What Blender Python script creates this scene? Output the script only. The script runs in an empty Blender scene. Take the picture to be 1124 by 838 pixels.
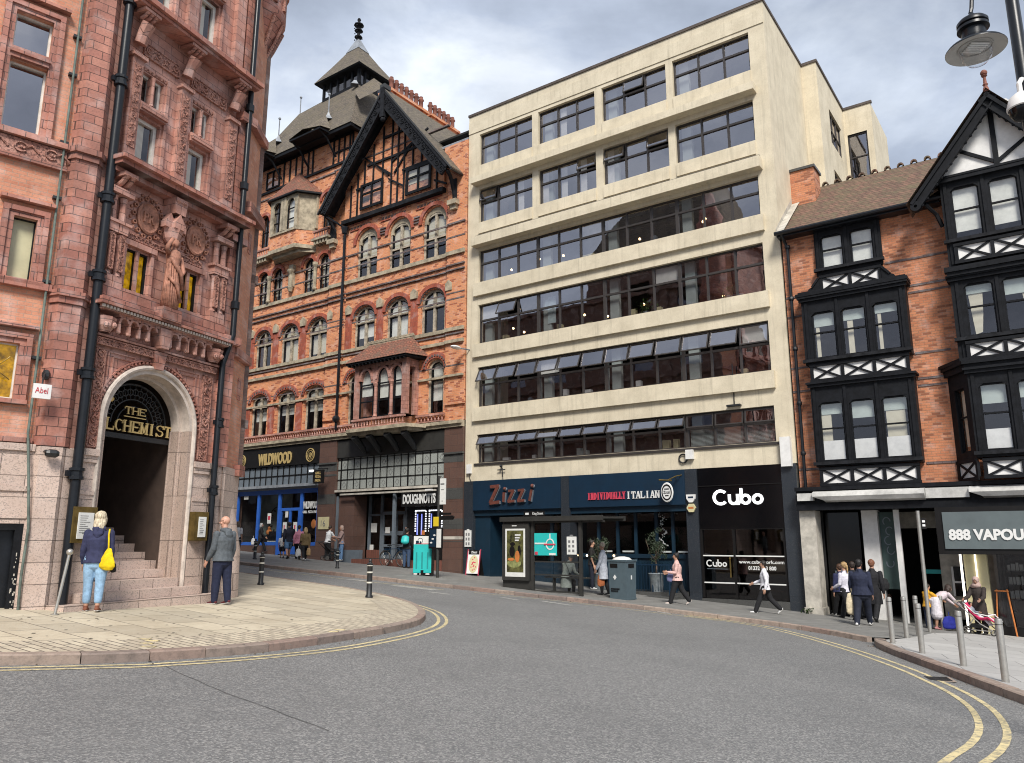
import bpy, bmesh, math, random
from math import sin, cos, pi, radians, sqrt, atan2
from mathutils import Vector, Matrix, noise
from mathutils.geometry import tessellate_polygon
random.seed(7)
SC = bpy.context.scene
class _Later:
    """finished objects are linked in one go at the end, which keeps the text and remesh steps quick"""
    def __init__(s): s.q = []; s.objects = s
    def link(s, o): s.q.append(o)
    def flush(s):
        for o in s.q: SC.collection.objects.link(o)
COL = _Later()
R = radians

# ---------------------------------------------------------------- ground shape and camera helpers
FPX, CX, CY, PITCH, EYE = 846.0, 562.0, 419.0, R(11.66), 1.8
cp_, sp_ = cos(PITCH), sin(PITCH)

def gz(x, y):
    x = max(-26, min(26, x))
    y = min(y, 60)
    t = y - 16
    s = t if t > 20 else math.log1p(math.exp(t / 1.5)) * 1.5
    return -.07 * x + .007 * s

def ray(u, v):
    x = (u - CX) / FPX; y = (CY - v) / FPX
    return (x, cp_ - y * sp_, sp_ + y * cp_)

def G(u, v, off=.12):
    """the point of the ground (plus off) seen at a place of the photograph"""
    r = ray(u, v); lo, hi = 1., 200.
    f = lambda t: EYE + r[2] * t - gz(r[0] * t, r[1] * t) - off
    for _ in range(50):
        m = (lo + hi) / 2
        if f(m) > 0: lo = m
        else: hi = m
    return Vector((r[0] * lo, r[1] * lo, EYE + r[2] * lo))

def frame(x, y, az):
    return Matrix.Translation((x, y, 0)) @ Matrix.Rotation(R(90 - az), 4, 'Z')
FM = frame(9.59, 26, 125.7)      # the long street front: x along it, y into it
FB = frame(-7.77, 13.66, 23)     # entrance bay of the corner building
FA = frame(-7.77, 13.66, 48)     # its left wall
FW = Matrix.Identity(4)

# ---------------------------------------------------------------- objects
WM = {}
def thing(name, label, cat, loc=(0, 0, 0), rz=0, group=None, fr=None):
    o = bpy.data.objects.new(name, None); COL.objects.link(o)
    o.empty_display_size = .3
    m = Matrix.Translation(loc) @ Matrix.Rotation(rz, 4, 'Z')
    if fr is not None: m = fr @ m
    o.matrix_world = m; WM[o.name] = m
    o['label'] = label; o['category'] = cat
    if group: o['group'] = group
    return o
def tag(o, label, cat, group=None):
    o['label'] = label; o['category'] = cat
    if group: o['group'] = group
    return o

APART = set('granite_pier brick_arch granite_pilaster stone_string_course blue_brick_band flank_string pier_cap cornice_bracket opening_glass opening_light mullion studded_arch banner_letter topping spandrel_moulding granite_base rusticated_pier oriel_side_pane stall_riser column_inside stone_corbel roof_finial stone_tympanum granite_band shoulder_bracket cast_bracket stone_cap ceiling_duct sill curtain blind dining_furniture white_bar lit_strip carved_shaft colonnette pilaster roundel window_poster window_notice joint_collar clip slot'.split())
class MB:
    def __init__(s): s.v = []; s.f = []; s.m = []; s.mi = 0
    def add(s, vs, fs):
        n = len(s.v); s.v += [tuple(p) for p in vs]
        for f in fs: s.f.append(tuple(i + n for i in f)); s.m.append(s.mi)
        return s
    def box(s, x0, x1, y0, y1, z0, z1):
        return s.add([(x0,y0,z0),(x1,y0,z0),(x1,y1,z0),(x0,y1,z0),(x0,y0,z1),(x1,y0,z1),(x1,y1,z1),(x0,y1,z1)],
                     [(0,3,2,1),(4,5,6,7),(0,1,5,4),(1,2,6,5),(2,3,7,6),(3,0,4,7)])
    def quad(s, a, b, c, d): return s.add([a,b,c,d], [(0,1,2,3)])
    def poly(s, pts): return s.add(pts, [tuple(range(len(pts)))])
    def prism(s, pts, y0, y1):
        """polygon of (x,z) extruded from y0 to y1"""
        n = len(pts)
        vs = [(p[0], y0, p[1]) for p in pts] + [(p[0], y1, p[1]) for p in pts]
        tr = tessellate_polygon([[Vector((p[0], p[1], 0)) for p in pts]])
        fs = [tuple(t) for t in tr] + [tuple(i + n for i in t[::-1]) for t in tr]
        fs += [(i, (i+1) % n, (i+1) % n + n, i + n) for i in range(n)]
        return s.add(vs, fs)
    def prismz(s, pts, z0, z1):
        n = len(pts)
        vs = [(p[0], p[1], z0) for p in pts] + [(p[0], p[1], z1) for p in pts]
        tr = tessellate_polygon([[Vector((p[0], p[1], 0)) for p in pts]])
        fs = [tuple(t) for t in tr] + [tuple(i + n for i in t[::-1]) for t in tr]
        fs += [(i, (i+1) % n, (i+1) % n + n, i + n) for i in range(n)]
        return s.add(vs, fs)
    def tube(s, pts, r, seg=8, cap=True, sx=1.):
        """round tube along points; r number or list"""
        P = [Vector(p) for p in pts]; n = len(P)
        rs = r if isinstance(r, (list, tuple)) else [r] * n
        base = len(s.v); up = None; vs = []
        for i in range(n):
            d = (P[min(i+1, n-1)] - P[max(i-1, 0)]); d = d.normalized() if d.length > 1e-9 else Vector((0,0,1))
            if up is None:
                up = Vector((0,0,1)) if abs(d.z) < .9 else Vector((0,1,0))
            a = d.cross(up)
            if a.length < 1e-6: a = d.cross(Vector((1,0,0)))
            a.normalize(); b = a.cross(d).normalized(); up = b
            for k in range(seg):
                t = 2*pi*k/seg
                vs.append(P[i] + a*cos(t)*rs[i]*sx + b*sin(t)*rs[i])
        fs = []
        for i in range(n-1):
            for k in range(seg):
                k2 = (k+1) % seg
                fs.append((i*seg+k, i*seg+k2, (i+1)*seg+k2, (i+1)*seg+k))
        if cap:
            fs.append(tuple(range(seg))[::-1]); fs.append(tuple((n-1)*seg+k for k in range(seg)))
        return s.add(vs, fs)
    def bar(s, p, q, w, h=None):
        """square bar between two points"""
        P, Q = Vector(p), Vector(q); d = (Q-P).normalized(); h = h or w
        up = Vector((0,0,1)) if abs(d.z) < .95 else Vector((0,1,0))
        a = d.cross(up).normalized()*w/2; b = a.cross(d).normalized()*h/2
        vs = [P-a-b,P+a-b,P+a+b,P-a+b,Q-a-b,Q+a-b,Q+a+b,Q-a+b]
        return s.add(vs, [(0,3,2,1),(4,5,6,7),(0,1,5,4),(1,2,6,5),(2,3,7,6),(3,0,4,7)])
    def bxz(s, a, b, w, y0, y1):
        """flat bar in a facade: from (x,z) to (x,z), width w, between depths"""
        dx, dz = b[0]-a[0], b[1]-a[1]; L = sqrt(dx*dx+dz*dz) or 1; nx, nz = -dz/L*w/2, dx/L*w/2
        return s.prism([(a[0]+nx,a[1]+nz),(b[0]+nx,b[1]+nz),(b[0]-nx,b[1]-nz),(a[0]-nx,a[1]-nz)], y0, y1)
    def lathe(s, prof, c=(0,0,0), seg=16, ax='z', t0=0, t1=2*pi):
        """prof: list of (r, h)"""
        vs = []; n = len(prof); full = abs(t1-t0-2*pi) < 1e-6; m = seg if full else seg+1
        for r, h in prof:
            for k in range(m):
                t = t0 + (t1-t0)*k/seg
                if ax == 'z': vs.append((c[0]+r*cos(t), c[1]+r*sin(t), c[2]+h))
                elif ax == 'y': vs.append((c[0]+r*cos(t), c[1]+h, c[2]+r*sin(t)))
                else: vs.append((c[0]+h, c[1]+r*cos(t), c[2]+r*sin(t)))
        fs = []
        for i in range(n-1):
            for k in range(seg):
                k2 = (k+1) % m
                fs.append((i*m+k, i*m+k2, (i+1)*m+k2, (i+1)*m+k))
        return s.add(vs, fs)
    def ball(s, c, r, seg=10, rings=7, sc=(1,1,1)):
        pr = []
        vs = []; fs = []
        for i in range(rings+1):
            a = pi*i/rings
            for k in range(seg):
                t = 2*pi*k/seg
                vs.append((c[0]+r*sc[0]*sin(a)*cos(t), c[1]+r*sc[1]*sin(a)*sin(t), c[2]-r*sc[2]*cos(a)))
        for i in range(rings):
            for k in range(seg):
                k2 = (k+1) % seg
                fs.append((i*seg+k, i*seg+k2, (i+1)*seg+k2, (i+1)*seg+k))
        return s.add(vs, fs)
    def ring(s, cx, zs, w, h, bw, bh, y0, y1, t0=0., t1=pi, n=14):
        """arch band in a facade, inner half-axes w,h, thickness bw (side) bh (top)"""
        A = []; B = []
        for i in range(n+1):
            t = t0+(t1-t0)*i/n
            A.append((cx+w*cos(t), zs+h*sin(t))); B.append((cx+(w+bw)*cos(t), zs+(h+bh)*sin(t)))
        vs = [(a[0],y0,a[1]) for a in A]+[(b[0],y0,b[1]) for b in B]+[(a[0],y1,a[1]) for a in A]+[(b[0],y1,b[1]) for b in B]
        m = n+1; fs = []
        for i in range(n):
            fs += [(i,i+1,m+i+1,m+i),(2*m+i,3*m+i,3*m+i+1,2*m+i+1),(i,2*m+i,2*m+i+1,i+1),(m+i,m+i+1,3*m+i+1,3*m+i)]
        fs += [(0,m,3*m,2*m),(n,2*m+n,3*m+n,m+n)]
        return s.add(vs, fs)
    def xf(s, M, start=0):
        for i in range(start, len(s.v)): s.v[i] = tuple(M @ Vector(s.v[i]))
        return s
    def islands(s, gap):
        """groups of faces that touch (or nearly touch)"""
        n = len(s.v); par = list(range(n))
        def fd(i):
            while par[i] != i: par[i] = par[par[i]]; i = par[i]
            return i
        for f in s.f:
            a = fd(f[0])
            for i in f[1:]: par[fd(i)] = a
        bb = {}
        for i, v in enumerate(s.v):
            r = fd(i); b = bb.get(r)
            if b is None: bb[r] = [v[0],v[1],v[2],v[0],v[1],v[2]]
            else:
                for k in range(3): b[k] = min(b[k], v[k]); b[k+3] = max(b[k+3], v[k])
        K = list(bb); g = {k: k for k in K}
        def fg(i):
            while g[i] != i: i = g[i]
            return i
        for i in range(len(K)):
            for j in range(i):
                a, b = bb[K[i]], bb[K[j]]
                if all(a[k]-gap <= b[k+3] and b[k]-gap <= a[k+3] for k in range(3)): g[fg(K[i])] = fg(K[j])
        out = {}
        for fi, f in enumerate(s.f): out.setdefault(fg(fd(f[0])), []).append(fi)
        return list(out.values())
    def build(s, name, mats, parent=None, fr=None, smooth=False, label=None):
        if name in APART and parent is not None:
            G_ = s.islands(.3 if name in ('studded_arch', 'topping') else .03); o = None
            if len(G_) > 1:
                for fl in G_:
                    m = MB(); idx = {}
                    for fi in fl:
                        for i in s.f[fi]:
                            if i not in idx: idx[i] = len(m.v); m.v.append(s.v[i])
                        m.f.append(tuple(idx[i] for i in s.f[fi])); m.m.append(s.m[fi])
                    o = m.build_one(name, mats, parent, fr, smooth, label)
                return o
        return s.build_one(name, mats, parent, fr, smooth, label)
    def build_one(s, name, mats, parent=None, fr=None, smooth=False, label=None):
        me = bpy.data.meshes.new(name)
        me.from_pydata(s.v, [], s.f)
        if not isinstance(mats, (list, tuple)): mats = [mats]
        for m in mats: me.materials.append(m)
        if len(mats) > 1: me.polygons.foreach_set('material_index', s.m)
        bm = bmesh.new(); bm.from_mesh(me)
        bmesh.ops.recalc_face_normals(bm, faces=bm.faces)
        bm.to_mesh(me); bm.free()
        if smooth: 
            me.polygons.foreach_set('use_smooth', [True]*len(me.polygons))
            if smooth != 'all':
                try: me.set_sharp_from_angle(angle=R(40))
                except Exception: pass
        me.update()
        o = bpy.data.objects.new(name, me); COL.objects.link(o)
        place(o, parent, fr)
        if label: o['label'] = label
        return o

def place(o, parent, fr):
    """fr: the frame the mesh is written in (world matrix); None = the parent's own space"""
    if parent is not None:
        pw = WM[parent.name]
        w = pw if fr is None else fr
        o.parent = parent; o.matrix_parent_inverse = Matrix.Identity(4)
        o.matrix_basis = pw.inverted() @ w
    else:
        w = fr if fr is not None else Matrix.Identity(4)
        o.matrix_basis = w
    WM[o.name] = w

def copy_tree(o, loc, rz=0, label=None, group=None, scale=None):
    r = o.copy(); COL.objects.link(r)
    r.matrix_basis = Matrix.Translation(loc) @ Matrix.Rotation(rz, 4, 'Z')
    if scale: r.scale = (scale,)*3
    WM[r.name] = r.matrix_basis.copy()
    if label: r['label'] = label
    if group: r['group'] = group
    def kids(a, b):
        for ch in list(a.children):
            c = ch.copy(); COL.objects.link(c); c.parent = b
            kids(ch, c)
    kids(o, r)
    return r

_tc = {}
def text_mb(txt, size, bold=0., ext=.02, xs=1., spacing=1.):
    """flat letters as a mesh: x along, z up, front at y=-ext; returns verts, faces, width"""
    cu = bpy.data.curves.new('t', 'FONT'); cu.body = txt; cu.size = size; cu.extrude = ext/2
    cu.offset = bold; cu.space_character = spacing; cu.resolution_u = 3
    ob = bpy.data.objects.new('t', cu); SC.collection.objects.link(ob)
    dg = bpy.context.evaluated_depsgraph_get()
    me = bpy.data.meshes.new_from_object(ob.evaluated_get(dg))
    vs = [(v.co.x*xs, -v.co.z-ext/2, v.co.y) for v in me.vertices]
    fs = [tuple(p.vertices) for p in me.polygons]
    bpy.data.objects.remove(ob); bpy.data.curves.remove(cu); bpy.data.meshes.remove(me)
    w0 = min(v[0] for v in vs); w1 = max(v[0] for v in vs)
    return [(v[0]-w0, v[1], v[2]) for v in vs], fs, w1-w0
def put_text(mb, txt, x0, z0, height, y, width=None, bold=0., ext=.02, spacing=1.):
    """letters of cap height with left end at x0, base z0, on depth y"""
    size = height/.69
    vs, fs, w = text_mb(txt, size, bold*size, ext, 1., spacing)
    k = (width/w) if width else 1.
    mb.add([(x0+v[0]*k, y+v[1], z0+v[2]) for v in vs], fs)
    return mb

def arch_pts(x0, x1, zs, h, n=12):
    cx = (x0+x1)/2; w = (x1-x0)/2
    return [(cx-w*cos(pi*i/n), zs+h*sin(pi*i/n)) for i in range(n+1)]

def wall(mb, x0, x1, z0, z1, holes, y=0., dep=.3):
    """front face at depth y with openings; holes: (x0,x1,z0,z1,arch_height); reveals go back by dep"""
    xs = sorted({x0, x1} | {a for h in holes for a in (h[0], h[1]) if x0 < a < x1})
    zs = sorted({z0, z1} | {a for h in holes for a in (h[2], h[3]) if z0 < a < z1})
    for j in range(len(zs)-1):
        zc = (zs[j]+zs[j+1])/2; run = None
        for i in range(len(xs)-1):
            xc = (xs[i]+xs[i+1])/2
            inh = any(h[0] < xc < h[1] and h[2] < zc < h[3] for h in holes)
            if not inh:
                if run is None: run = xs[i]
            if inh and run is not None:
                mb.quad((run,y,zs[j]),(xs[i],y,zs[j]),(xs[i],y,zs[j+1]),(run,y,zs[j+1])); run = None
        if run is not None:
            mb.quad((run,y,zs[j]),(x1,y,zs[j]),(x1,y,zs[j+1]),(run,y,zs[j+1]))
    for h in holes:
        a, b, c, d = h[:4]; ar = h[4] if len(h) > 4 else 0
        yb = y+dep
        if c > z0+1e-4: mb.quad((a,y,c),(b,y,c),(b,yb,c),(a,yb,c))
        sp = d-ar
        mb.quad((a,y,c),(a,yb,c),(a,yb,sp),(a,y,sp)); mb.quad((b,y,c),(b,y,sp),(b,yb,sp),(b,yb,c))
        if ar:
            P = arch_pts(a, b, sp, ar); n = len(P)-1; m = n//2
            for i in range(n):
                p, q = P[i], P[i+1]
                mb.quad((p[0],y,p[1]),(p[0],yb,p[1]),(q[0],yb,q[1]),(q[0],y,q[1]))
                cz = (a, d) if i < m else (b, d)
                mb.add([(p[0],y,p[1]),(q[0],y,q[1]),(cz[0],y,cz[1])], [(0,1,2)])
            mb.add([(P[m][0],y,P[m][1]),(b,y,d),(a,y,d)], [(0,1,2)])
        elif d < z1-1e-4:
            mb.quad((a,y,d),(a,yb,d),(b,yb,d),(b,y,d))
    return mb
# ---------------------------------------------------------------- materials
def srgb(r, g, b):
    f = lambda c: (c/255/12.92) if c/255 <= .04045 else ((c/255+.055)/1.055)**2.4
    return (f(r), f(g), f(b), 1.)
class NT:
    def __init__(s, name):
        s.m = bpy.data.materials.new(name); s.m.use_nodes = True
        s.t = s.m.node_tree; s.t.nodes.clear()
        s.out = s.n('ShaderNodeOutputMaterial'); s.b = s.n('ShaderNodeBsdfPrincipled')
        s.t.links.new(s.b.outputs[0], s.out.inputs[0])
        s.tc = s.n('ShaderNodeTexCoord')
    def n(s, t, **k):
        x = s.t.nodes.new(t)
        for a, b in k.items(): setattr(x, a, b)
        return x
    def l(s, a, b): s.t.links.new(a, b)
    def noise(s, vec, scale, detail=4, rough=.6):
        x = s.n('ShaderNodeTexNoise'); x.inputs['Scale'].default_value = scale
        x.inputs['Detail'].default_value = detail; x.inputs['Roughness'].default_value = rough
        s.l(vec, x.inputs['Vector']); return x.outputs['Fac']
    def ramp(s, fac, stops):
        x = s.n('ShaderNodeValToRGB'); e = x.color_ramp.elements
        while len(e) > 1: e.remove(e[0])
        e[0].position = stops[0][0]; e[0].color = stops[0][1]
        for p, c in stops[1:]:
            q = e.new(p); q.color = c
        s.l(fac, x.inputs[0]); return x.outputs[0]
    def mix(s, a, b, fac, mode='MIX'):
        x = s.n('ShaderNodeMix', data_type='RGBA', blend_type=mode)
        for sock, val in ((x.inputs[0], fac), (x.inputs[6], a), (x.inputs[7], b)):
            if hasattr(val, 'is_output'): s.l(val, sock)
            else: sock.default_value = val
        return x.outputs[2]
    def math(s, op, a, b=0.):
        x = s.n('ShaderNodeMath', operation=op)
        for i, val in enumerate((a, b)):
            if hasattr(val, 'is_output'): s.l(val, x.inputs[i])
            else: x.inputs[i].default_value = val
        return x.outputs[0]
    def bump(s, h, strength=.3, dist=.02):
        x = s.n('ShaderNodeBump'); x.inputs['Strength'].default_value = strength; x.inputs['Distance'].default_value = dist
        s.l(h, x.inputs['Height']); s.l(x.outputs[0], s.b.inputs['Normal'])
    def color(s, c): 
        if hasattr(c, 'is_output'): s.l(c, s.b.inputs['Base Color'])
        else: s.b.inputs['Base Color'].default_value = c
    def rough(s, r):
        if hasattr(r, 'is_output'): s.l(r, s.b.inputs['Roughness'])
        else: s.b.inputs['Roughness'].default_value = r
    def facade_vec(s):
        """(x+y, z) so brickwork follows every upright face of a front"""
        sp = s.n('ShaderNodeSeparateXYZ'); s.l(s.tc.outputs['Object'], sp.inputs[0])
        cb = s.n('ShaderNodeCombineXYZ'); s.l(s.math('ADD', sp.outputs[0], sp.outputs[1]), cb.inputs[0]); s.l(sp.outputs[2], cb.inputs[1])
        return cb.outputs[0], sp
def W(v): return (v, v, v, 1)
def lin(r, g, b): return (r, g, b, 1)

def masonry(name, c1, c2, mortar, bw, bh, msize=.008, stain=.35, stain_col=None, bump=.4, rough=.85, sootz=None, odd=None, fine=25):
    t = NT(name); vec, sp = t.facade_vec()
    br = t.n('ShaderNodeTexBrick'); t.l(vec, br.inputs['Vector'])
    br.inputs['Color1'].default_value = c1; br.inputs['Color2'].default_value = c2; br.inputs['Mortar'].default_value = mortar
    br.inputs['Scale'].default_value = 1; br.inputs['Mortar Size'].default_value = msize
    br.inputs['Brick Width'].default_value = bw; br.inputs['Row Height'].default_value = bh; br.inputs['Mortar Smooth'].default_value = .2
    br.inputs['Bias'].default_value = -.1
    col = br.outputs['Color']
    o = t.tc.outputs['Object']
    n1 = t.noise(o, .9, 5, .65)
    sc = stain_col or tuple(c*.35 for c in c1[:3])+(1,)
    col = t.mix(col, sc, t.math('MULTIPLY', t.ramp(n1, [(.42, W(0)), (.72, W(1))]), stain))
    mp = t.n('ShaderNodeMapping'); mp.inputs['Scale'].default_value = (7, 7, .35); t.l(o, mp.inputs[0])
    n2 = t.noise(mp.outputs[0], 1., 4, .7)
    col = t.mix(col, sc, t.math('MULTIPLY', t.ramp(n2, [(.55, W(0)), (.75, W(1))]), stain*.7))
    n4 = t.noise(o, 2.7, 3, .5)
    col = t.mix(col, t.mix(col, W(1), .35), t.math('MULTIPLY', t.ramp(n4, [(.5, W(0)), (.75, W(1))]), .45))
    n3 = t.noise(o, fine, 4, .7)
    col = t.mix(col, t.mix(col, W(.02), .5), t.ramp(n3, [(.5, W(0)), (.8, W(.8))]))
    if odd:   # scattered single dark bricks
        b2 = t.n('ShaderNodeTexBrick'); t.l(vec, b2.inputs['Vector'])
        b2.inputs['Color1'].default_value = W(0); b2.inputs['Color2'].default_value = W(1); b2.inputs['Mortar'].default_value = W(0)
        b2.inputs['Scale'].default_value = 1; b2.inputs['Brick Width'].default_value = bw; b2.inputs['Row Height'].default_value = bh
        b2.inputs['Mortar Size'].default_value = msize; b2.inputs['Bias'].default_value = 0
        col = t.mix(col, odd, t.math('MULTIPLY', t.ramp(b2.outputs['Color'], [(.78, W(0)), (.83, W(1))]), .8))
    t.color(col); t.rough(rough)
    h = t.math('ADD', t.math('MULTIPLY', br.outputs['Fac'], -1.), t.math('MULTIPLY', n3, .6))
    t.bump(h, bump, .012)
    return t.m

def plain(name, c, rough=.6, var=.25, scale=6., bump=.1, metal=0., dark=None, spec=.5, coat=0., bscale=None):
    t = NT(name); o = t.tc.outputs['Object']
    n = t.noise(o, scale, 5, .65)
    d = dark or tuple(x*(1-var*1.6) if x*(1-var*1.6) > 0 else 0 for x in c[:3])+(1,)
    t.color(t.mix(c, d, t.ramp(n, [(.38, W(0)), (.72, W(1))])))
    t.rough(t.math('ADD', rough-.08, t.math('MULTIPLY', n, .16)))
    t.b.inputs['Metallic'].default_value = metal
    t.b.inputs['Specular IOR Level'].default_value = spec
    if coat: t.b.inputs['Coat Weight'].default_value = coat
    if bump: t.bump(t.noise(o, bscale or scale*5, 4, .6), bump, .01)
    return t.m

def emis(name, c, strength, base=None):
    t = NT(name); t.color(base or c); t.b.inputs['Emission Color'].default_value = c
    t.b.inputs['Emission Strength'].default_value = strength; return t.m

def glass(name, tint=(.75,.8,.85,1), f0=.08, rough=.02, wavy=.03):
    """window glass: mirror reflection rising towards grazing angles, over a see-through pane"""
    t = NT(name); t.t.nodes.remove(t.b)
    gl = t.n('ShaderNodeBsdfGlossy'); gl.inputs['Roughness'].default_value = rough; gl.inputs['Color'].default_value = (1,.96,.99,1)
    tr = t.n('ShaderNodeBsdfTransparent'); tr.inputs['Color'].default_value = tint
    g = t.n('ShaderNodeNewGeometry'); d = t.n('ShaderNodeVectorMath', operation='DOT_PRODUCT'); t.l(g.outputs['Incoming'], d.inputs[0]); t.l(g.outputs['Normal'], d.inputs[1])
    p5 = t.math('POWER', t.math('SUBTRACT', 1., t.math('ABSOLUTE', d.outputs['Value'])), 5.)
    if wavy:
        bp = t.n('ShaderNodeBump'); bp.inputs['Strength'].default_value = wavy; bp.inputs['Distance'].default_value = .05
        t.l(t.noise(t.tc.outputs['Object'], 1.3, 2), bp.inputs['Height']); t.l(bp.outputs[0], gl.inputs['Normal'])
    mx = t.n('ShaderNodeMixShader'); t.l(t.math('ADD', t.math('MULTIPLY', p5, 1-f0), f0), mx.inputs[0]); t.l(tr.outputs[0], mx.inputs[1]); t.l(gl.outputs[0], mx.inputs[2])
    t.l(mx.outputs[0], t.out.inputs[0]); return t.m

def slabs(name, c1, c2, mortar, bw, bh, stain, rot=0., var=.5, msize=.012, rough=.8, offset=.5):
    t = NT(name); o = t.tc.outputs['Object']
    mp = t.n('ShaderNodeMapping'); mp.inputs['Rotation'].default_value = (0,0,rot); t.l(o, mp.inputs[0])
    br = t.n('ShaderNodeTexBrick'); t.l(mp.outputs[0], br.inputs['Vector'])
    br.inputs['Color1'].default_value = c1; br.inputs['Color2'].default_value = c2; br.inputs['Mortar'].default_value = mortar
    br.inputs['Scale'].default_value = 1; br.inputs['Mortar Size'].default_value = msize; br.inputs['Bias'].default_value = 0
    br.inputs['Brick Width'].default_value = bw; br.inputs['Row Height'].default_value = bh; br.offset = offset
    col = br.outputs['Color']
    col = t.mix(col, stain, t.math('MULTIPLY', t.ramp(t.noise(o, 1.1, 6, .7), [(.4, W(0)), (.72, W(1))]), var))
    col = t.mix(col, stain, t.math('MULTIPLY', t.ramp(t.noise(o, 9, 5, .7), [(.45, W(0)), (.75, W(1))]), var*.7))
    sp = t.n('ShaderNodeTexVoronoi'); sp.inputs['Scale'].default_value = 7; t.l(o, sp.inputs['Vector'])
    col = t.mix(col, tuple(c*.35 for c in c1[:3])+(1,), t.math('MULTIPLY', t.ramp(sp.outputs['Distance'], [(.04, W(1)), (.1, W(0))]), .5))
    t.color(col); t.rough(rough)
    t.bump(t.math('ADD', t.math('MULTIPLY', br.outputs['Fac'], -1.), t.math('MULTIPLY', t.noise(o, 40, 4), .4)), .35, .01)
    return t.m

def granite(name, c1, c2, c3, bw=.8, bh=.42, joint=W(.08), stain=.35, stain_col=W(.05), rough=.5, scale=60):
    t = NT(name); vec, sp = t.facade_vec(); o = t.tc.outputs['Object']
    v = t.n('ShaderNodeTexVoronoi'); v.inputs['Scale'].default_value = scale; t.l(o, v.inputs['Vector'])
    sx = t.n('ShaderNodeSeparateColor'); t.l(v.outputs['Color'], sx.inputs[0])
    col = t.ramp(sx.outputs[0], [(0, c1), (.45, c2), (.8, c3), (.95, W(.12))])
    col = t.mix(col, c2, .5)
    br = t.n('ShaderNodeTexBrick'); t.l(vec, br.inputs['Vector'])
    br.inputs['Color1'].default_value = W(1); br.inputs['Color2'].default_value = W(.82); br.inputs['Mortar'].default_value = joint
    br.inputs['Scale'].default_value = 1; br.inputs['Mortar Size'].default_value = .007
    br.inputs['Brick Width'].default_value = bw; br.inputs['Row Height'].default_value = bh
    col = t.mix(col, br.outputs['Color'], 1., 'MULTIPLY')
    col = t.mix(col, stain_col, t.math('MULTIPLY', t.ramp(t.noise(o, 1.4, 6, .7), [(.45, W(0)), (.75, W(1))]), stain))
    t.color(col); t.rough(rough)
    t.bump(t.math('ADD', t.math('MULTIPLY', br.outputs['Fac'], -1.), t.math('MULTIPLY', t.noise(o, 60, 3), .25)), .3, .01)
    return t.m

M = {}
# corner building
M['tbrick'] = masonry('orange_brick', lin(.68,.31,.19), lin(.56,.22,.13), lin(.46,.30,.22), .23, .072, .006, .35, lin(.12,.05,.035))
M['terra'] = masonry('terracotta', lin(.50,.22,.16), lin(.36,.135,.10), lin(.09,.04,.03), .34, .17, .007, .8, lin(.1,.045,.035), .45, .7)
M['terra_pink'] = masonry('pink_terracotta', lin(.57,.30,.235), lin(.43,.20,.15), lin(.12,.06,.045), .34, .2, .006, .75, lin(.16,.075,.06), .45, .6)
M['terra_carved'] = (lambda: (lambda t, o: (t.color(t.mix(t.mix(lin(.50,.26,.20), lin(.34,.14,.10), t.ramp(t.noise(o, 2.2, 5), [(.4, W(0)), (.7, W(1))])), lin(.09,.04,.03), t.ramp(t.noise(o, 26, 5, .7), [(.46, W(0)), (.62, W(.95))]))), t.rough(.7), t.bump(t.noise(o, 26, 5, .7), .7, .03), t.m)[-1])(*(lambda q: (q, q.tc.outputs['Object']))(NT('carved_terracotta'))))()  # dark mottling stands for soot and for shadow in the carving
M['statue'] = plain('statue_terracotta', lin(.46,.21,.14), .75, .45, 7, .4)
M['pgranite'] = granite('pink_granite', lin(.66,.50,.43), lin(.62,.49,.42), lin(.44,.32,.27), .75, .36, W(.3), .35, lin(.3,.19,.13))
M['lstone'] = plain('pale_arch_stone', lin(.62,.53,.46), .65, .25, 6, .25)
M['blackpipe'] = plain('black_gloss_paint', lin(.010,.012,.016), .34, .3, 4, .08, spec=.35)
M['copper'] = plain('green_copper', lin(.16,.20,.17), .7, .6, 3, .3, dark=lin(.05,.06,.05))
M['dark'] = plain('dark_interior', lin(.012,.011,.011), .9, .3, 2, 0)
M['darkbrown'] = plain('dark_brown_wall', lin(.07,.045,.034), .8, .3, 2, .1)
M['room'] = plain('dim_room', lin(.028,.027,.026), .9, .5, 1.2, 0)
M['wpaint'] = plain('white_sash_paint', lin(.74,.72,.66), .5, .15, 8, .1)
M['cream_frame'] = plain('cream_stone_frame', lin(.50,.43,.33), .8, .45, 5, .3)
M['yglass'] = glass('yellow_glass', (.95,.85,.5,1), .04, .05)
def _yc():  # glow of a lit room is put into the blind itself
    t = NT('glowing_yellow_blind'); n = t.noise(t.tc.outputs['Object'], 7, 3); c = t.ramp(n, [(.35, lin(.38,.23,.005)), (.65, lin(.10,.06,.005))])
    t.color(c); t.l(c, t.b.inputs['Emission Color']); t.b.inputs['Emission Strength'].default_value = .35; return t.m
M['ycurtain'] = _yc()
M['glass'] = glass('clear_glass')
M['oldglass'] = glass('old_glass', (.93,.94,.94,1), .10, .02, .12)
M['skyglass'] = glass('coated_glass', (.78,.78,.80,1), .33, .015, .05)
M['shopglass'] = glass('shop_glass', (.9,.92,.92,1), .05, .01, .02)
M['clearpanel'] = glass('shelter_glass', (.95,.96,.96,1), .03, .01, 0)
M['blackglass'] = glass('tinted_black_glass', (.12,.12,.14,1), .06, .03, .02)
M['frost'] = plain('frosted_pane', lin(.55,.52,.33), .35, .15, 2, 0)
M['brass'] = plain('aged_brass', lin(.22,.15,.045), .42, .35, 6, .1, metal=.6)
M['gold'] = plain('gold_letters', lin(.75,.56,.24), .35, .15, 8, .05, metal=.35)
M['paper'] = plain('white_paper', lin(.75,.75,.72), .8, .08, 9, 0)
M['ink'] = plain('print_grey', lin(.2,.2,.2), .8, .1, 9, 0)
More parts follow.
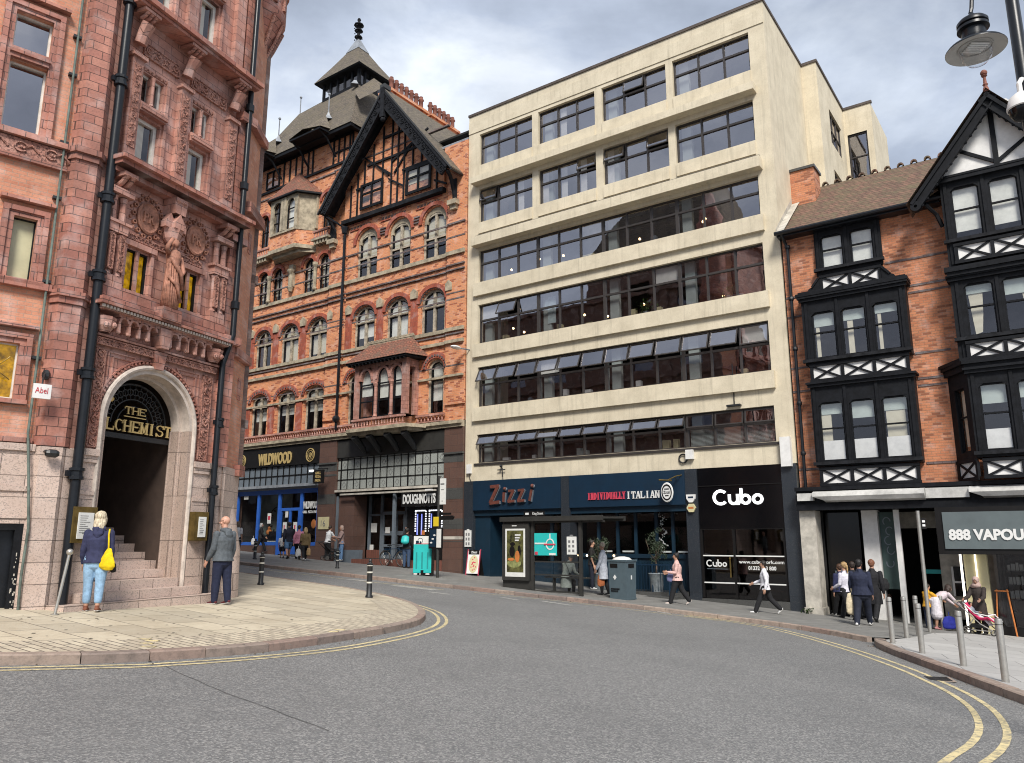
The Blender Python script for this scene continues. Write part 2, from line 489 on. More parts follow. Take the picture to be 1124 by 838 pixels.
M['steel'] = plain('brushed_steel', lin(.50,.48,.44), .38, .15, 10, .05, metal=.75)
M['white'] = plain('white_paint', lin(.78,.77,.75), .5, .12, 4, .05)
M['red'] = plain('red_paint', lin(.5,.03,.04), .5, .1, 4, 0)
M['jamb'] = granite('jamb_granite', lin(.50,.38,.32), lin(.46,.35,.29), lin(.34,.25,.21), .9, .9, W(.3), .3, lin(.22,.15,.11))
M['darkbrick'] = masonry('dark_side_brick', lin(.20,.12,.095), lin(.15,.09,.075), lin(.12,.09,.08), .23, .072, .006, .3)  # brick darkened to tone down red reflections in the office windows
# brick building
M['brick'] = masonry('red_orange_brick', lin(.74,.31,.145), lin(.62,.225,.10), lin(.52,.31,.2), .24, .08, .007, .22, lin(.14,.045,.03), .4, .85, odd=lin(.3,.08,.04))
M['brick_dark'] = masonry('blue_brick', lin(.17,.12,.11), lin(.11,.085,.085), lin(.06,.05,.05), .24, .08, .007, .2)
M['brick_red'] = masonry('dark_red_brick', lin(.40,.10,.055), lin(.32,.07,.04), lin(.22,.09,.06), .12, .24, .007, .3)
M['stone'] = plain('carved_buff_stone', lin(.46,.39,.28), .85, .4, 3.5, .3)
M['timber'] = plain('black_timber', lin(.010,.011,.014), .6, .4, 5, .3, spec=.18)
M['timber2'] = plain('weathered_black_timber', lin(.020,.021,.025), .7, .5, 5, .4, spec=.18)
M['lead'] = plain('lead_sheet', lin(.30,.32,.35), .5, .3, 4, .2)
def rooftile(name, c1, c2, moss, bw=.2, bh=.14):
    t = NT(name); vec, sp = t.facade_vec(); o = t.tc.outputs['Object']
    br = t.n('ShaderNodeTexBrick'); t.l(vec, br.inputs['Vector'])
    br.inputs['Color1'].default_value = c1; br.inputs['Color2'].default_value = c2; br.inputs['Mortar'].default_value = tuple(c*.25 for c in c1[:3])+(1,)
    br.inputs['Scale'].default_value = 1; br.inputs['Mortar Size'].default_value = .012
    br.inputs['Brick Width'].default_value = bw; br.inputs['Row Height'].default_value = bh
    col = t.mix(br.outputs['Color'], moss, t.math('MULTIPLY', t.ramp(t.noise(o, 2.3, 6, .75), [(.42, W(0)), (.62, W(1))]), .75))
    col = t.mix(col, tuple(c*.4 for c in c2[:3])+(1,), t.math('MULTIPLY', t.ramp(t.noise(o, 11, 4, .7), [(.5, W(0)), (.7, W(1))]), .7))
    t.color(col); t.rough(.9); t.bump(t.math('MULTIPLY', br.outputs['Fac'], -1.), .6, .03)
    return t.m
M['tile'] = rooftile('mossy_grey_tiles', lin(.19,.155,.12), lin(.11,.092,.075), lin(.15,.125,.082))
M['tile_red'] = rooftile('weathered_red_tiles', lin(.32,.12,.075), lin(.22,.085,.058), lin(.14,.10,.07))
M['tile_brown'] = rooftile('brown_clay_tiles', lin(.22,.12,.085), lin(.135,.078,.058), lin(.12,.11,.06))
M['gbrown'] = granite('brown_granite', lin(.17,.095,.072), lin(.14,.078,.06), lin(.08,.045,.036), .9, .5, W(.5), .2, W(.03), .35)
M['ggrey'] = granite('grey_granite', lin(.10,.10,.095), lin(.085,.085,.08), lin(.04,.04,.04), .9, .5, W(.5), .2, W(.02), .35)
M['fascia'] = plain('black_fascia', lin(.012,.011,.011), .45, .2, 3, .04, spec=.2)
M['blue'] = plain('bright_blue_paint', lin(.035,.14,.55), .4, .15, 3, .04)
M['greyframe'] = plain('grey_blue_frame', lin(.16,.19,.22), .45, .15, 3, .04)
M['sageinside'] = plain('sage_inside_wall', lin(.24,.30,.27), .8, .3, 1, 0)
M['warmroom'] = plain('warm_brown_room', lin(.16,.09,.045), .8, .6, 1.2, 0)
M['signcream'] = plain('cream_sign', lin(.62,.56,.33), .5, .1, 4, 0)
M['frostgrid'] = (lambda t: t.m)(NT('x'))
def _fg():
    t = NT('frosted_transom'); o = t.tc.outputs['Object']
    n = t.noise(o, 30, 3); t.color(t.mix(lin(.40,.42,.39), lin(.22,.24,.23), t.ramp(n, [(.35, W(0)), (.7, W(1))]))); t.rough(.25); t.bump(n, .5, .01); return t.m
M['frostgrid'] = _fg()
M['blind'] = plain('cream_blind', lin(.80,.80,.74), .8, .15, 3, 0)
M['curtain'] = (lambda t: (t.color(t.mix(lin(.72,.68,.55), lin(.45,.41,.31), (lambda w: (w.inputs.__getitem__('Scale').__setattr__('default_value', 12), t.l(t.tc.outputs['Object'], w.inputs['Vector']), w.outputs['Fac'])[-1])(t.n('ShaderNodeTexWave', bands_direction='X')))), t.rough(.85), t.m)[-1])(NT('pleated_curtain'))
# concrete building
def _conc():
    t = NT('painted_concrete'); o = t.tc.outputs['Object']
    n = t.noise(o, 1.2, 6, .7)
    c = t.mix(lin(.70,.62,.47), lin(.55,.48,.355), t.ramp(n, [(.38, W(0)), (.7, W(1))]))
    mp = t.n('ShaderNodeMapping'); mp.inputs['Scale'].default_value = (5, 5, .25); t.l(o, mp.inputs[0])
    c = t.mix(c, lin(.24,.21,.15), t.math('MULTIPLY', t.ramp(t.noise(mp.outputs[0], 1., 5, .75), [(.52, W(0)), (.78, W(1))]), .5))
    n3 = t.noise(o, 22, 5, .7)
    c = t.mix(c, lin(.32,.28,.20), t.math('MULTIPLY', t.ramp(n3, [(.5, W(0)), (.75, W(1))]), .35))
    t.color(c); t.rough(.85); t.bump(n3, .25, .015); return t.m
M['conc'] = _conc()
M['wframe'] = plain('dark_bronze_frame', lin(.045,.038,.035), .45, .2, 5, .04)
M['roofedge'] = plain('brown_coping', lin(.10,.075,.06), .6, .3, 4, .1)
M['palecol'] = plain('pale_column_inside', lin(.46,.52,.49), .8, .1, 3, 0)
M['navy'] = plain('navy_shop_paint', lin(.006,.024,.05), .42, .15, 2, .03)
M['navy2'] = plain('dark_teal_joinery', lin(.008,.027,.048), .42, .15, 2, .03)
M['bluegranite'] = granite('blue_grey_granite', lin(.035,.043,.055), lin(.026,.033,.043), lin(.012,.015,.02), 1.2, 1.4, W(.6), .15, W(.02), .3, 80)
M['cubowall'] = plain('gloss_black_panel', lin(.004,.004,.005), .12, .1, 2, 0, spec=.3)
M['rustletter'] = plain('rust_red_letters', lin(.16,.05,.035), .5, .3, 8, .1)
M['redletter'] = plain('pinkish_red_letters', lin(.6,.06,.10), .5, .1, 8, 0)
M['whiteglow'] = emis('lit_white_letters', lin(1,1,1), .6, lin(.8,.8,.8))
M['offwhite'] = plain('offwhite_letters', lin(.72,.72,.70), .5, .05, 8, 0)
M['plantpot'] = plain('galvanised_pot', lin(.34,.38,.40), .45, .35, 6, .1, metal=.5)
M['leaf'] = plain('olive_leaf', lin(.06,.085,.045), .6, .4, 9, 0)
M['leafg'] = plain('green_leaf', lin(.07,.14,.03), .6, .4, 9, 0)
M['bark'] = plain('bark', lin(.14,.10,.07), .9, .4, 9, .3)
# timber-framed building
M['htbrick'] = masonry('handmade_brick', lin(.60,.24,.12), lin(.48,.165,.08), lin(.38,.2,.12), .24, .08, .009, .25, lin(.12,.045,.03), .5, .85, odd=lin(.24,.09,.05))
M['whitepanel'] = plain('white_render', lin(.80,.79,.77), .8, .12, 3, .1)
M['awning'] = plain('dirty_white_awning', lin(.62,.61,.58), .75, .3, 2, .1)
M['pstone'] = plain('pale_limestone', lin(.56,.52,.45), .75, .3, 3, .2)
M['signgrey'] = plain('grey_green_sign', lin(.11,.135,.14), .5, .12, 2, 0)
M['bannergreen'] = plain('dark_green_banner', lin(.045,.08,.075), .6, .15, 3, 0)
# street
def _asphalt():
    t = NT('worn_asphalt'); o = t.tc.outputs['Object']
    v = t.n('ShaderNodeTexVoronoi'); v.inputs['Scale'].default_value = 62; t.l(o, v.inputs['Vector'])
    sx = t.n('ShaderNodeSeparateColor'); t.l(v.outputs['Color'], sx.inputs[0])
    c = t.ramp(sx.outputs[0], [(0, W(.065)), (.3, W(.12)), (.65, lin(.185,.185,.18)), (.93, lin(.36,.35,.33))])
    big = t.noise(o, .32, 6, .65); mid = t.noise(o, 2.2, 5, .7)
    c = t.mix(c, W(.18), .35)
    c = t.mix(c, W(.10), t.math('MULTIPLY', t.ramp(big, [(.45, W(0)), (.68, W(1))]), .35))
    c = t.mix(c, lin(.20,.197,.19), t.math('MULTIPLY', t.ramp(mid, [(.5, W(0)), (.75, W(1))]), .4))
    v2 = t.n('ShaderNodeTexVoronoi', feature='DISTANCE_TO_EDGE'); v2.inputs['Scale'].default_value = .35
    wv = t.n('ShaderNodeMix', data_type='VECTOR'); wv.inputs[0].default_value = .12; t.l(o, wv.inputs[4])
    nn = t.n('ShaderNodeTexNoise'); nn.inputs['Scale'].default_value = 1.2; t.l(o, nn.inputs['Vector']); t.l(nn.outputs['Color'], wv.inputs[5]); t.l(wv.outputs[1], v2.inputs['Vector'])
    c = t.mix(c, W(.045), t.math('MULTIPLY', t.ramp(v2.outputs['Distance'], [(.0, W(1)), (.005, W(0))]), .14))
    t.color(c); t.rough(.85); t.bump(t.math('ADD', v.outputs['Distance'], t.math('MULTIPLY', mid, .5)), .5, .012); return t.m
M['asphalt'] = _asphalt()
M['gum'] = plain('trodden_gum', lin(.16,.145,.12), .8, .1, 4, 0)
M['asphalt_dark'] = plain('fresh_tar_seam', lin(.12,.12,.118), .8, .3, 8, .2)
M['yorkstone'] = slabs('york_stone_flags', lin(.60,.53,.40), lin(.44,.39,.30), lin(.14,.12,.10), .95, .62, lin(.30,.24,.16), R(35), .5)
M['setts'] = slabs('york_stone_setts', lin(.60,.53,.40), lin(.45,.39,.30), lin(.11,.095,.08), .36, .13, lin(.30,.24,.17), R(35), .4)
M['greyslab'] = slabs('grey_concrete_flags', lin(.24,.235,.22), lin(.19,.185,.175), lin(.10,.10,.095), .6, .45, lin(.13,.125,.115), R(-35.7), .5)
M['paleslab'] = slabs('pale_granite_paving', lin(.46,.45,.43), lin(.38,.37,.355), lin(.16,.155,.15), 1.3, .85, lin(.27,.26,.25), R(20), .35, .01)
M['redtile'] = slabs('red_entrance_tiles', lin(.22,.08,.055), lin(.18,.065,.045), lin(.08,.04,.03), .15, .15, lin(.1,.05,.04), 0, .3, .01)
def _kerb():
    t = NT('granite_kerb'); o = t.tc.outputs['Object']
    g = t.n('ShaderNodeNewGeometry')
    c = t.ramp(g.outputs['Random Per Island'], [(0, lin(.26,.17,.14)), (.5, lin(.34,.27,.22)), (1, lin(.21,.16,.14))])
    c = t.mix(c, lin(.09,.075,.065), t.math('MULTIPLY', t.ramp(t.noise(o, 8, 5, .7), [(.45, W(0)), (.7, W(1))]), .6))
    t.color(c); t.rough(.8); t.bump(t.noise(o, 30, 4), .4, .012); return t.m
M['kerb'] = _kerb()
def _yl(name, c, wear):
    t = NT(name); o = t.tc.outputs['Object']
    n = t.noise(o, 12, 6, .75); m = t.noise(o, 1.1, 3)
    f = t.math('MULTIPLY', t.ramp(n, [(.46, W(0)), (.62, W(1))]), wear)
    t.color(t.mix(t.mix(c, tuple(x*.75 for x in c[:3])+(1,), t.ramp(m, [(.4, W(0)), (.7, W(1))])), W(.14), f)); t.rough(.8); t.bump(n, .2, .01); return t.m
M['yline'] = _yl('yellow_line_paint', lin(.66,.55,.30), .75)
M['yline_faint'] = _yl('worn_yellow_paint', lin(.50,.44,.27), .9)
M['wline'] = _yl('worn_white_paint', lin(.42,.41,.38), .95)
M['iron'] = plain('cast_iron', lin(.02,.021,.023), .45, .3, 6, .1)
M['reflect'] = plain('white_band', lin(.7,.68,.6), .5, .2, 8, 0)
M['bingrey'] = plain('slate_grey_plastic', lin(.085,.12,.14), .45, .12, 5, .04)
M['teal'] = plain('turquoise_wrap', lin(.03,.52,.50), .45, .1, 3, .02)
M['shelter'] = plain('dark_grey_metal', lin(.04,.039,.036), .4, .2, 5, .03)
M['pinkframe'] = plain('magenta_frame', lin(.42,.05,.09), .5, .1, 5, 0)
M['yellow'] = plain('yellow_plastic', lin(.75,.55,.03), .5, .1, 5, 0)
M['rubber'] = plain('rubber', lin(.02,.02,.02), .8, .2, 5, 0)
M['warmlamp'] = emis('warm_lamp', lin(1,.66,.34), 2.5, lin(.8,.6,.4))
M['ledwhite'] = emis('led_white', lin(.9,.93,1), .4)
M['ledblue'] = emis('led_blue', lin(.25,.3,1), .35)
M['shoplight'] = emis('shop_strip_light', lin(1,.93,.8), .6)
M['orange'] = plain('orange_print', lin(.6,.2,.05), .6, .2, 4, 0)
M['skin'] = plain('skin', lin(.52,.30,.21), .55, .1, 9, 0)
M['pot'] = plain('terracotta_pot', lin(.26,.10,.07), .8, .4, 4, .1)
M['palering'] = plain('pale_lamp_ring', lin(.40,.39,.37), .5, .12, 4, 0)
# ---------------------------------------------------------------- camera, sky, sun
cam = bpy.data.cameras.new('camera'); co = bpy.data.objects.new('camera', cam); COL.objects.link(co)
co.location = (0, 0, EYE); co.rotation_euler = (R(90)+PITCH, 0, 0)
cam.sensor_width = 36; cam.lens = 36*FPX/1124; cam.clip_end = 2000; cam.clip_start = .05
SC.camera = co
SUN_EL, SUN_AZ = R(45), R(176)          # compass-like, measured from +Y towards +X
wd = bpy.data.worlds.new('World'); SC.world = wd; wd.use_nodes = True
nt = wd.node_tree; nt.nodes.clear()
def wn(t, **k):
    x = nt.nodes.new(t)
    for a, b in k.items(): setattr(x, a, b)
    return x
wo = wn('ShaderNodeOutputWorld'); bg = wn('ShaderNodeBackground'); nt.links.new(bg.outputs[0], wo.inputs[0])
sky = wn('ShaderNodeTexSky', sky_type='NISHITA'); sky.sun_disc = False; sky.sun_elevation = SUN_EL; sky.sun_rotation = SUN_AZ
tc = wn('ShaderNodeTexCoord')
def wnoise(scale, det, rough, sc=(1,1,2.2), loc=(0,0,0), dist=0.):
    mp = wn('ShaderNodeMapping'); mp.inputs['Scale'].default_value = sc; mp.inputs['Location'].default_value = loc
    nt.links.new(tc.outputs['Generated'], mp.inputs[0])
    n = wn('ShaderNodeTexNoise'); n.inputs['Scale'].default_value = scale; n.inputs['Detail'].default_value = det
    n.inputs['Roughness'].default_value = rough; n.inputs['Distortion'].default_value = dist
    nt.links.new(mp.outputs[0], n.inputs['Vector']); return n.outputs['Fac']
def wramp(f, stops):
    x = wn('ShaderNodeValToRGB'); e = x.color_ramp.elements
    while len(e) > 1: e.remove(e[0])
    e[0].position = stops[0][0]; e[0].color = stops[0][1]
    for p, c in stops[1:]: e.new(p).color = c
    nt.links.new(f, x.inputs[0]); return x.outputs[0]
def wmix(a, b, f):
    x = wn('ShaderNodeMix', data_type='RGBA')
    for s_, v in ((x.inputs[0], f), (x.inputs[6], a), (x.inputs[7], b)):
        if hasattr(v, 'is_output'): nt.links.new(v, s_)
        else: s_.default_value = v
    return x.outputs[2]
n1 = wnoise(1.75, 8, .56, (1,1,2.1), (3.1, .4, .9), .35)
n2 = wnoise(4.2, 8, .55, (1,1,1.7), (.3, 2.2, 5.), .3)
K = 4.15
cl = wramp(n1, [(.36, (.24*K,.27*K,.33*K,1)), (.46, (.35*K,.395*K,.475*K,1)), (.56, (.51*K,.57*K,.68*K,1)), (.68, (.92*K,.96*K,1.0*K,1))])
cl2 = wramp(n2, [(.36, (.25*K,.285*K,.355*K,1)), (.52, (.43*K,.485*K,.59*K,1)), (.66, (.86*K,.92*K,1.0*K,1))])
cloud = wmix(cl, cl2, .38)
skym = wmix(sky.outputs[0], cloud, .93)
nt.links.new(skym, bg.inputs[0]); bg.inputs[1].default_value = .1
sl = bpy.data.lights.new('sun', 'SUN'); so = bpy.data.objects.new('sun', sl); COL.objects.link(so)
sl.energy = 1.5; sl.angle = R(17); sl.color = (1, .955, .88)
sd = Vector((sin(SUN_AZ)*cos(SUN_EL), cos(SUN_AZ)*cos(SUN_EL), sin(SUN_EL)))
so.rotation_euler = sd.to_track_quat('Z', 'Y').to_euler(); so.location = (0, -20, 40)
SC.view_settings.view_transform = 'Standard'; SC.view_settings.look = 'None'; SC.view_settings.gamma = 1
SC.view_settings.exposure = 1.62; SC.view_settings.use_curve_mapping = False
SC.cycles.max_bounces = 6; SC.cycles.diffuse_bounces = 3; SC.cycles.glossy_bounces = 4; SC.cycles.transparent_max_bounces = 10
SC.cycles.transmission_bounces = 4; SC.cycles.caustics_reflective = False; SC.cycles.caustics_refractive = False
SC.cycles.sample_clamp_indirect = 6; SC.cycles.use_denoising = True; SC.cycles.filter_width = 1.05
SC.render.film_transparent = False

# ---------------------------------------------------------------- ground, road, pavements
def struct(o): o['kind'] = 'structure'; return o
mb = MB(); mb.box(-400, 400, -400, 400, -9, -3.2)
struct(mb.build('ground', M['greyslab']))
mb = MB()
xs = [-60,-45,-34,-26,-20]+[-16+i for i in range(33)]+[20,26,34,45,60]
ys = [-60,-40,-25,-15,-8,-4]+[i for i in range(0,46)]+[50,55,60,75,95]
vs = [(x, y, gz(x, y)) for y in ys for x in xs]; nx = len(xs)
mb.add(vs, [(j*nx+i, j*nx+i+1, (j+1)*nx+i+1, (j+1)*nx+i) for j in range(len(ys)-1) for i in range(nx-1)])
struct(mb.build('road', M['asphalt']))

def smooth_line(P, step=.35):
    """Catmull-Rom through 2D points, resampled"""
    P = [Vector(p[:2]) for p in P]; out = []
    Q = [P[0]*2-P[1]]+P+[P[-1]*2-P[-2]]
    for i in range(1, len(Q)-2):
        n = max(1, int((Q[i+1]-Q[i]).length/step))
        for k in range(n):
            t = k/n; a, b, c, d = Q[i-1], Q[i], Q[i+1], Q[i+2]
            out.append(.5*((2*b)+(c-a)*t+(2*a-5*b+4*c-d)*t*t+(3*b-a-3*c+d)*t*t*t))
    out.append(P[-1]); return out
def offset(L, d):
    out = []
    for i, p in enumerate(L):
        t = (L[min(i+1, len(L)-1)]-L[max(i-1, 0)]).normalized()
        out.append(p+Vector((-t.y, t.x))*d)
    return out
def strip(mb, L, d0, d1, dz, skip=None):
    A, B = offset(L, d0), offset(L, d1)
    for i in range(len(L)-1):
        if skip and skip(i): continue
        mb.quad(*[(p.x, p.y, gz(p.x, p.y)+dz) for p in (A[i], A[i+1], B[i+1], B[i])])
def sheet(mb, pts, dz):
    tr = tessellate_polygon([[Vector((p[0], p[1], 0)) for p in pts]])
    mb.add([(p[0], p[1], gz(p[0], p[1])+dz) for p in pts], [tuple(t) for t in tr])
KERB = .12
def kerb_stones(mb, L, side, w=.16, h=KERB, stone=.9):
    """separate stones along L; side +1: pavement on the left of the direction of travel"""
    acc = [0.]
    for i in range(1, len(L)): acc.append(acc[-1]+(L[i]-L[i-1]).length)
    O, I = L, offset(L, side*w)
    def at(Q, s):
        for i in range(1, len(acc)):
            if acc[i] >= s:
                t = (s-acc[i-1])/max(acc[i]-acc[i-1], 1e-9); return Q[i-1]*(1-t)+Q[i]*t
        return Q[-1]
    s = 0.
    while s < acc[-1]-.1:
        ln = stone*random.uniform(.8, 1.25); e = min(s+ln-.012, acc[-1]); hh = h+random.uniform(-.004, .006)
        n = 3; vs = []
        for k in range(n+1):
            q = s+(e-s)*k/n; a, b = at(O, q), at(I, q)
            ga, gb = gz(a.x, a.y), gz(b.x, b.y)
            aa = a+(b-a)*.12
            vs += [(a.x,a.y,ga-.05), (a.x,a.y,ga+hh-.018), (aa.x,aa.y,ga+hh), (b.x,b.y,gb+hh), (b.x,b.y,gb-.05)]
        fs = []
        for k in range(n):
            for j in range(4): fs.append((k*5+j, k*5+j+1, k*5+j+6, k*5+j+5))
        fs += [(0,1,2,3,4), tuple(n*5+j for j in (4,3,2,1,0))]
        mb.add(vs, fs); s += ln

# left pavement, round the corner building
kl = [(-26,-3), (-14,4.1), (-9,7.1), (-5.82,9.23), (-5.04,9.72), (-4.26,10.47), (-3.43,11.64), (-2.52,13.76), (-2.08,15.09), (-1.85,16.31), (-1.93,17.85),
      (-2.37,19.5), (-3.3,21.2), (-4.9,22.9), (-6.6,24.1), (-8.6,25.6), (-14,29.5), (-24,36.7), (-40,48)]
KL = smooth_line(kl)
kin = offset(KL, .16)
pv = MB(); sheet(pv, [tuple(p) for p in kin]+[(-40,44), (-28,31), (-15,21), (-11,15), (-20,3)], KERB-.004)
struct(pv.build('pavement', M['yorkstone']))
pv = MB(); strip(pv, KL, .16, 1.05, KERB+.002, skip=lambda i: KL[i].y > 19.5)
struct(pv.build('pavement_setts', M['setts']))
pv = MB(); kerb_stones(pv, KL, 1); struct(pv.build('kerb', M['kerb']))
# far pavement along the long front
kb = [(-40,51.0), (-24,40.3), (-15,34.2), (-11.8,32.0), (-9.2,30.4), (-5.6,28.6), (-1.89,26.75), (-.06,25.85), (1.68,25.0), (3.29,24.15), (4.79,23.25), (6.18,22.3), (7.16,21.5), (7.9,20.5), (8.45,19.2)]
KB = smooth_line(kb); kin = offset(KB, .16)
def fmw(x, y): v = FM @ Vector((x, y, 0)); return (v.x, v.y)
rk = [(8.5,18.95), (8.18,18.1), (7.97,17.0), (7.84,15.92), (7.68,14.34), (7.50,12.93), (7.33,11.5), (6.9,9.6), (6.3,7.9), (5.2,5.6), (4.2,3.6), (3.,.5), (2.4,-4), (2,-20)]
RK = smooth_line(rk); rin = offset(RK, .24)
j0 = min(range(len(KB)), key=lambda i: (KB[i]-Vector((6.18,22.3))).length)
pv = MB(); sheet(pv, [tuple(p) for p in kin]+[(9.6,19.6), (14.5,19.6), fmw(14, 6), fmw(-1,6), fmw(-45, 6)], KERB-.004)
struct(pv.build('pavement', M['greyslab']))
pv = MB(); kerb_stones(pv, KB[:j0+12], 1, .15, KERB, .8); struct(pv.build('kerb', M['kerb']))
pv = MB(); strip(pv, KB[j0+12:], -.02, .2, KERB-.03); struct(pv.build('dropped_kerb', M['kerb']))
# right pavement
pv = MB(); sheet(pv, [tuple(p) for p in rin]+[(20,-20), (24,17), fmw(16,.5), fmw(5.2,-.3), (11.3,21.6), (9.6,19.6)], KERB+.002)
struct(pv.build('pavement', M['paleslab']))
pv = MB(); kerb_stones(pv, RK, 1, .24, KERB+.02, 1.0); struct(pv.build('kerb', M['kerb']))

# painted lines
yl = smooth_line([(-14,3.7), (-5.75,9.05), (-4.18,10.2), (-2.87,11.95), (-2.1,13.75), (-1.62,15.5), (-1.52,17.0), (-1.78,18.6), (-2.33,19.9), (-3.2,21.35)])
mb = MB(); strip(mb, yl, 0, .07, .005); strip(mb, yl, -.17, -.10, .005)
struct(mb.build('road_yellow_lines', M['yline']))
yr = smooth_line([(5.0,23.0), (5.7,22.55), (6.6,21.5), (7.02,20.3), (7.25,18.9), (7.37,16.89), (7.28,14.84), (7.1,13.57), (6.88,12.41), (6.53,11.26), (6.04,10.19), (5.56,9.37), (5.03,8.65), (4.3,7.8), (3.2,6.3), (2,4)])
mb = MB(); strip(mb, yr, 0, .085, .005); strip(mb, yr, -.28, -.195, .005)
struct(mb.build('road_yellow_lines', M['yline']))
mb = MB(); strip(mb, smooth_line([(-1.2,25.75), (1.1,25.0), (3.0,23.9), (5.0,22.6), (5.7,22.05)]), -.12, -.02, .005)
strip(mb, smooth_line([(-10,29.9), (-6.1,27.8), (-2.2,26.0)]), -.12, -.02, .005)
struct(mb.build('road_worn_line', M['yline_faint']))
mb = MB()
for (u0, v0, u1, v1, w) in [(380,636,402,638,.35), (433,643,478,648,.5), (398,634,432,638,.5), (550,656,568,659,.2), (594,660,628,665,.25), (640,661,668,665,.2), (700,668,736,674,.2), (340,630,352,631,.3), (300,628,312,629,.3), (470,650,495,653,.3)]:
    a, b = G(u0, v0, 0), G(u1, v1, 0)
    strip(mb, smooth_line([a, b], .3), -w/2, w/2, .006)
struct(mb.build('road_marking', M['wline']))
mb = MB()
for pts, w in [([(172,728), (240,757), (300,780), (362,803)], .014)]:
    L = smooth_line([G(*p, 0) for p in pts], .2)
    L = [p+Vector((random.uniform(-.015,.015), random.uniform(-.015,.015))) for p in L]
    strip(mb, L, -w/2, w/2, .004)
struct(mb.build('road_seam', M['asphalt_dark']))
mb = MB(); rr = random.Random(12)
for k in range(110):
    u, v = rr.uniform(20, 440), rr.uniform(668, 712); p = G(u, v, KERB)
    if p.y > 8: mb.lathe([(0,.003),(rr.uniform(.01,.03),.0028)], (p.x, p.y, gz(p.x,p.y)+KERB), 7)
struct(mb.build('pavement_gum_spots', M['gum']))
mb = MB(); rr = random.Random(31)
for L_, sg in ((KL, -1), (KB, -1), (RK, -1)):
    for k in range(170):
        i = rr.randrange(len(L_)-1); p = L_[i]+(L_[i+1]-L_[i])*rr.random(); t_ = (L_[i+1]-L_[i]).normalized(); n_ = Vector((-t_.y, t_.x)); p = p+n_*sg*abs(rr.gauss(0,.07))
        if p.y < 5: continue
        w_ = rr.uniform(.008,.03); a_ = rr.uniform(0,6.3); c = [(p.x+w_*cos(a_+q)*(.5+rr.random()*.6), p.y+w_*sin(a_+q)*(.5+rr.random()*.6)) for q in (0,1.5,3.1,4.6)]
        mb.add([(x, y, gz(x,y)+.008) for x, y in c]+[(p.x, p.y, gz(p.x,p.y)+.018)], [(0,1,4),(1,2,4),(2,3,4),(3,0,4)])
o_ = mb.build('gutter_grit', M['bark']); o_['kind'] = 'stuff'; o_['label'] = 'leaf scraps and grit lying along the kerbs'; o_['category'] = 'litter'
# drain
def drain(u, v, rz):
    p = G(u, v, 0); t = thing('drain_cover', 'iron drain grating between the yellow lines at the right kerb', 'drain', (p.x, p.y, gz(p.x, p.y)+.003), rz)
    mb = MB(); mb.box(-.23,.23,-.23,.23,0,.006); mb.build('cover_frame', M['kerb'], t)
    mb = MB()
    for i in range(7): mb.box(-.19+i*.058, -.155+i*.058, -.18, .18, .006, .012)
    mb.build('grating', M['iron'], t)
drain(1030, 746, R(75))
mb = MB()
for (u, v) in [(160,717), (166,714), (157,712), (162,721), (365,702), (372,700)]:
    p = G(u, v, 0); mb.box(p.x-.09, p.x+.09, p.y-.035, p.y+.035, gz(p.x,p.y)+KERB+.0, gz(p.x,p.y)+KERB+.009)
struct(mb.build('kerb_paint', M['yline']))
# ---------------------------------------------------------------- windows
def window(parent, fr, x0, x1, z0, z1, y, fw=.06, mat='wframe', gl='glass', arch=0., mull=(), trans=(), mw=.05, dep=.07, blind=0., blindmat='blind', by=.12, name='window', sill=None, smat='stone', low=None):
    f = MB(); zs = z1-arch
    f.box(x0, x0+fw, y, y+dep, z0, zs); f.box(x1-fw, x1, y, y+dep, z0, zs); f.box(x0+fw, x1-fw, y, y+dep, z0, z0+fw)
    if arch: f.ring((x0+x1)/2, zs, (x1-x0)/2-fw, arch-fw, fw, fw, y, y+dep)
    else: f.box(x0+fw, x1-fw, y, y+dep, z1-fw, z1)
    w = (x1-x0)/2; cx = (x0+x1)/2
    for m in mull:
        xx = x0+(x1-x0)*m; zt = zs+arch*sqrt(max(0, 1-((xx-cx)/w)**2))-(fw if not arch else .01)
        f.box(xx-mw/2, xx+mw/2, y-.004, y+dep-.006, z0+fw, zt)
    for t in trans:
        zz = z0+(z1-z0)*t; f.box(x0+fw, x1-fw, y-.008, y+dep-.012, zz-mw/2, zz+mw/2)
    o = f.build(name, M[mat], parent, fr)
    p = MB()
    if arch:
        P = arch_pts(x0+fw/2, x1-fw/2, zs, arch-fw/2)
        p.poly([(x0+fw/2, y+.045, z0+fw/2), (x1-fw/2, y+.045, z0+fw/2)]+[(a, y+.045, b) for a, b in P[::-1]])
    else: p.quad((x0+fw/2, y+.045, z0+fw/2), (x1-fw/2, y+.045, z0+fw/2), (x1-fw/2, y+.045, z1-fw/2), (x0+fw/2, y+.045, z1-fw/2))
    p.build('pane', M[gl], o, fr)
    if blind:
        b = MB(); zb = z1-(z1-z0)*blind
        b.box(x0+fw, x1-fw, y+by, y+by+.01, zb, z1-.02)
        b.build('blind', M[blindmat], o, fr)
    if sill:
        s = MB(); s.box(x0-sill, x1+sill, y-.12, y+.03, z0-.08, z0-.003); s.build('sill', M[smat], o, fr)
    return o

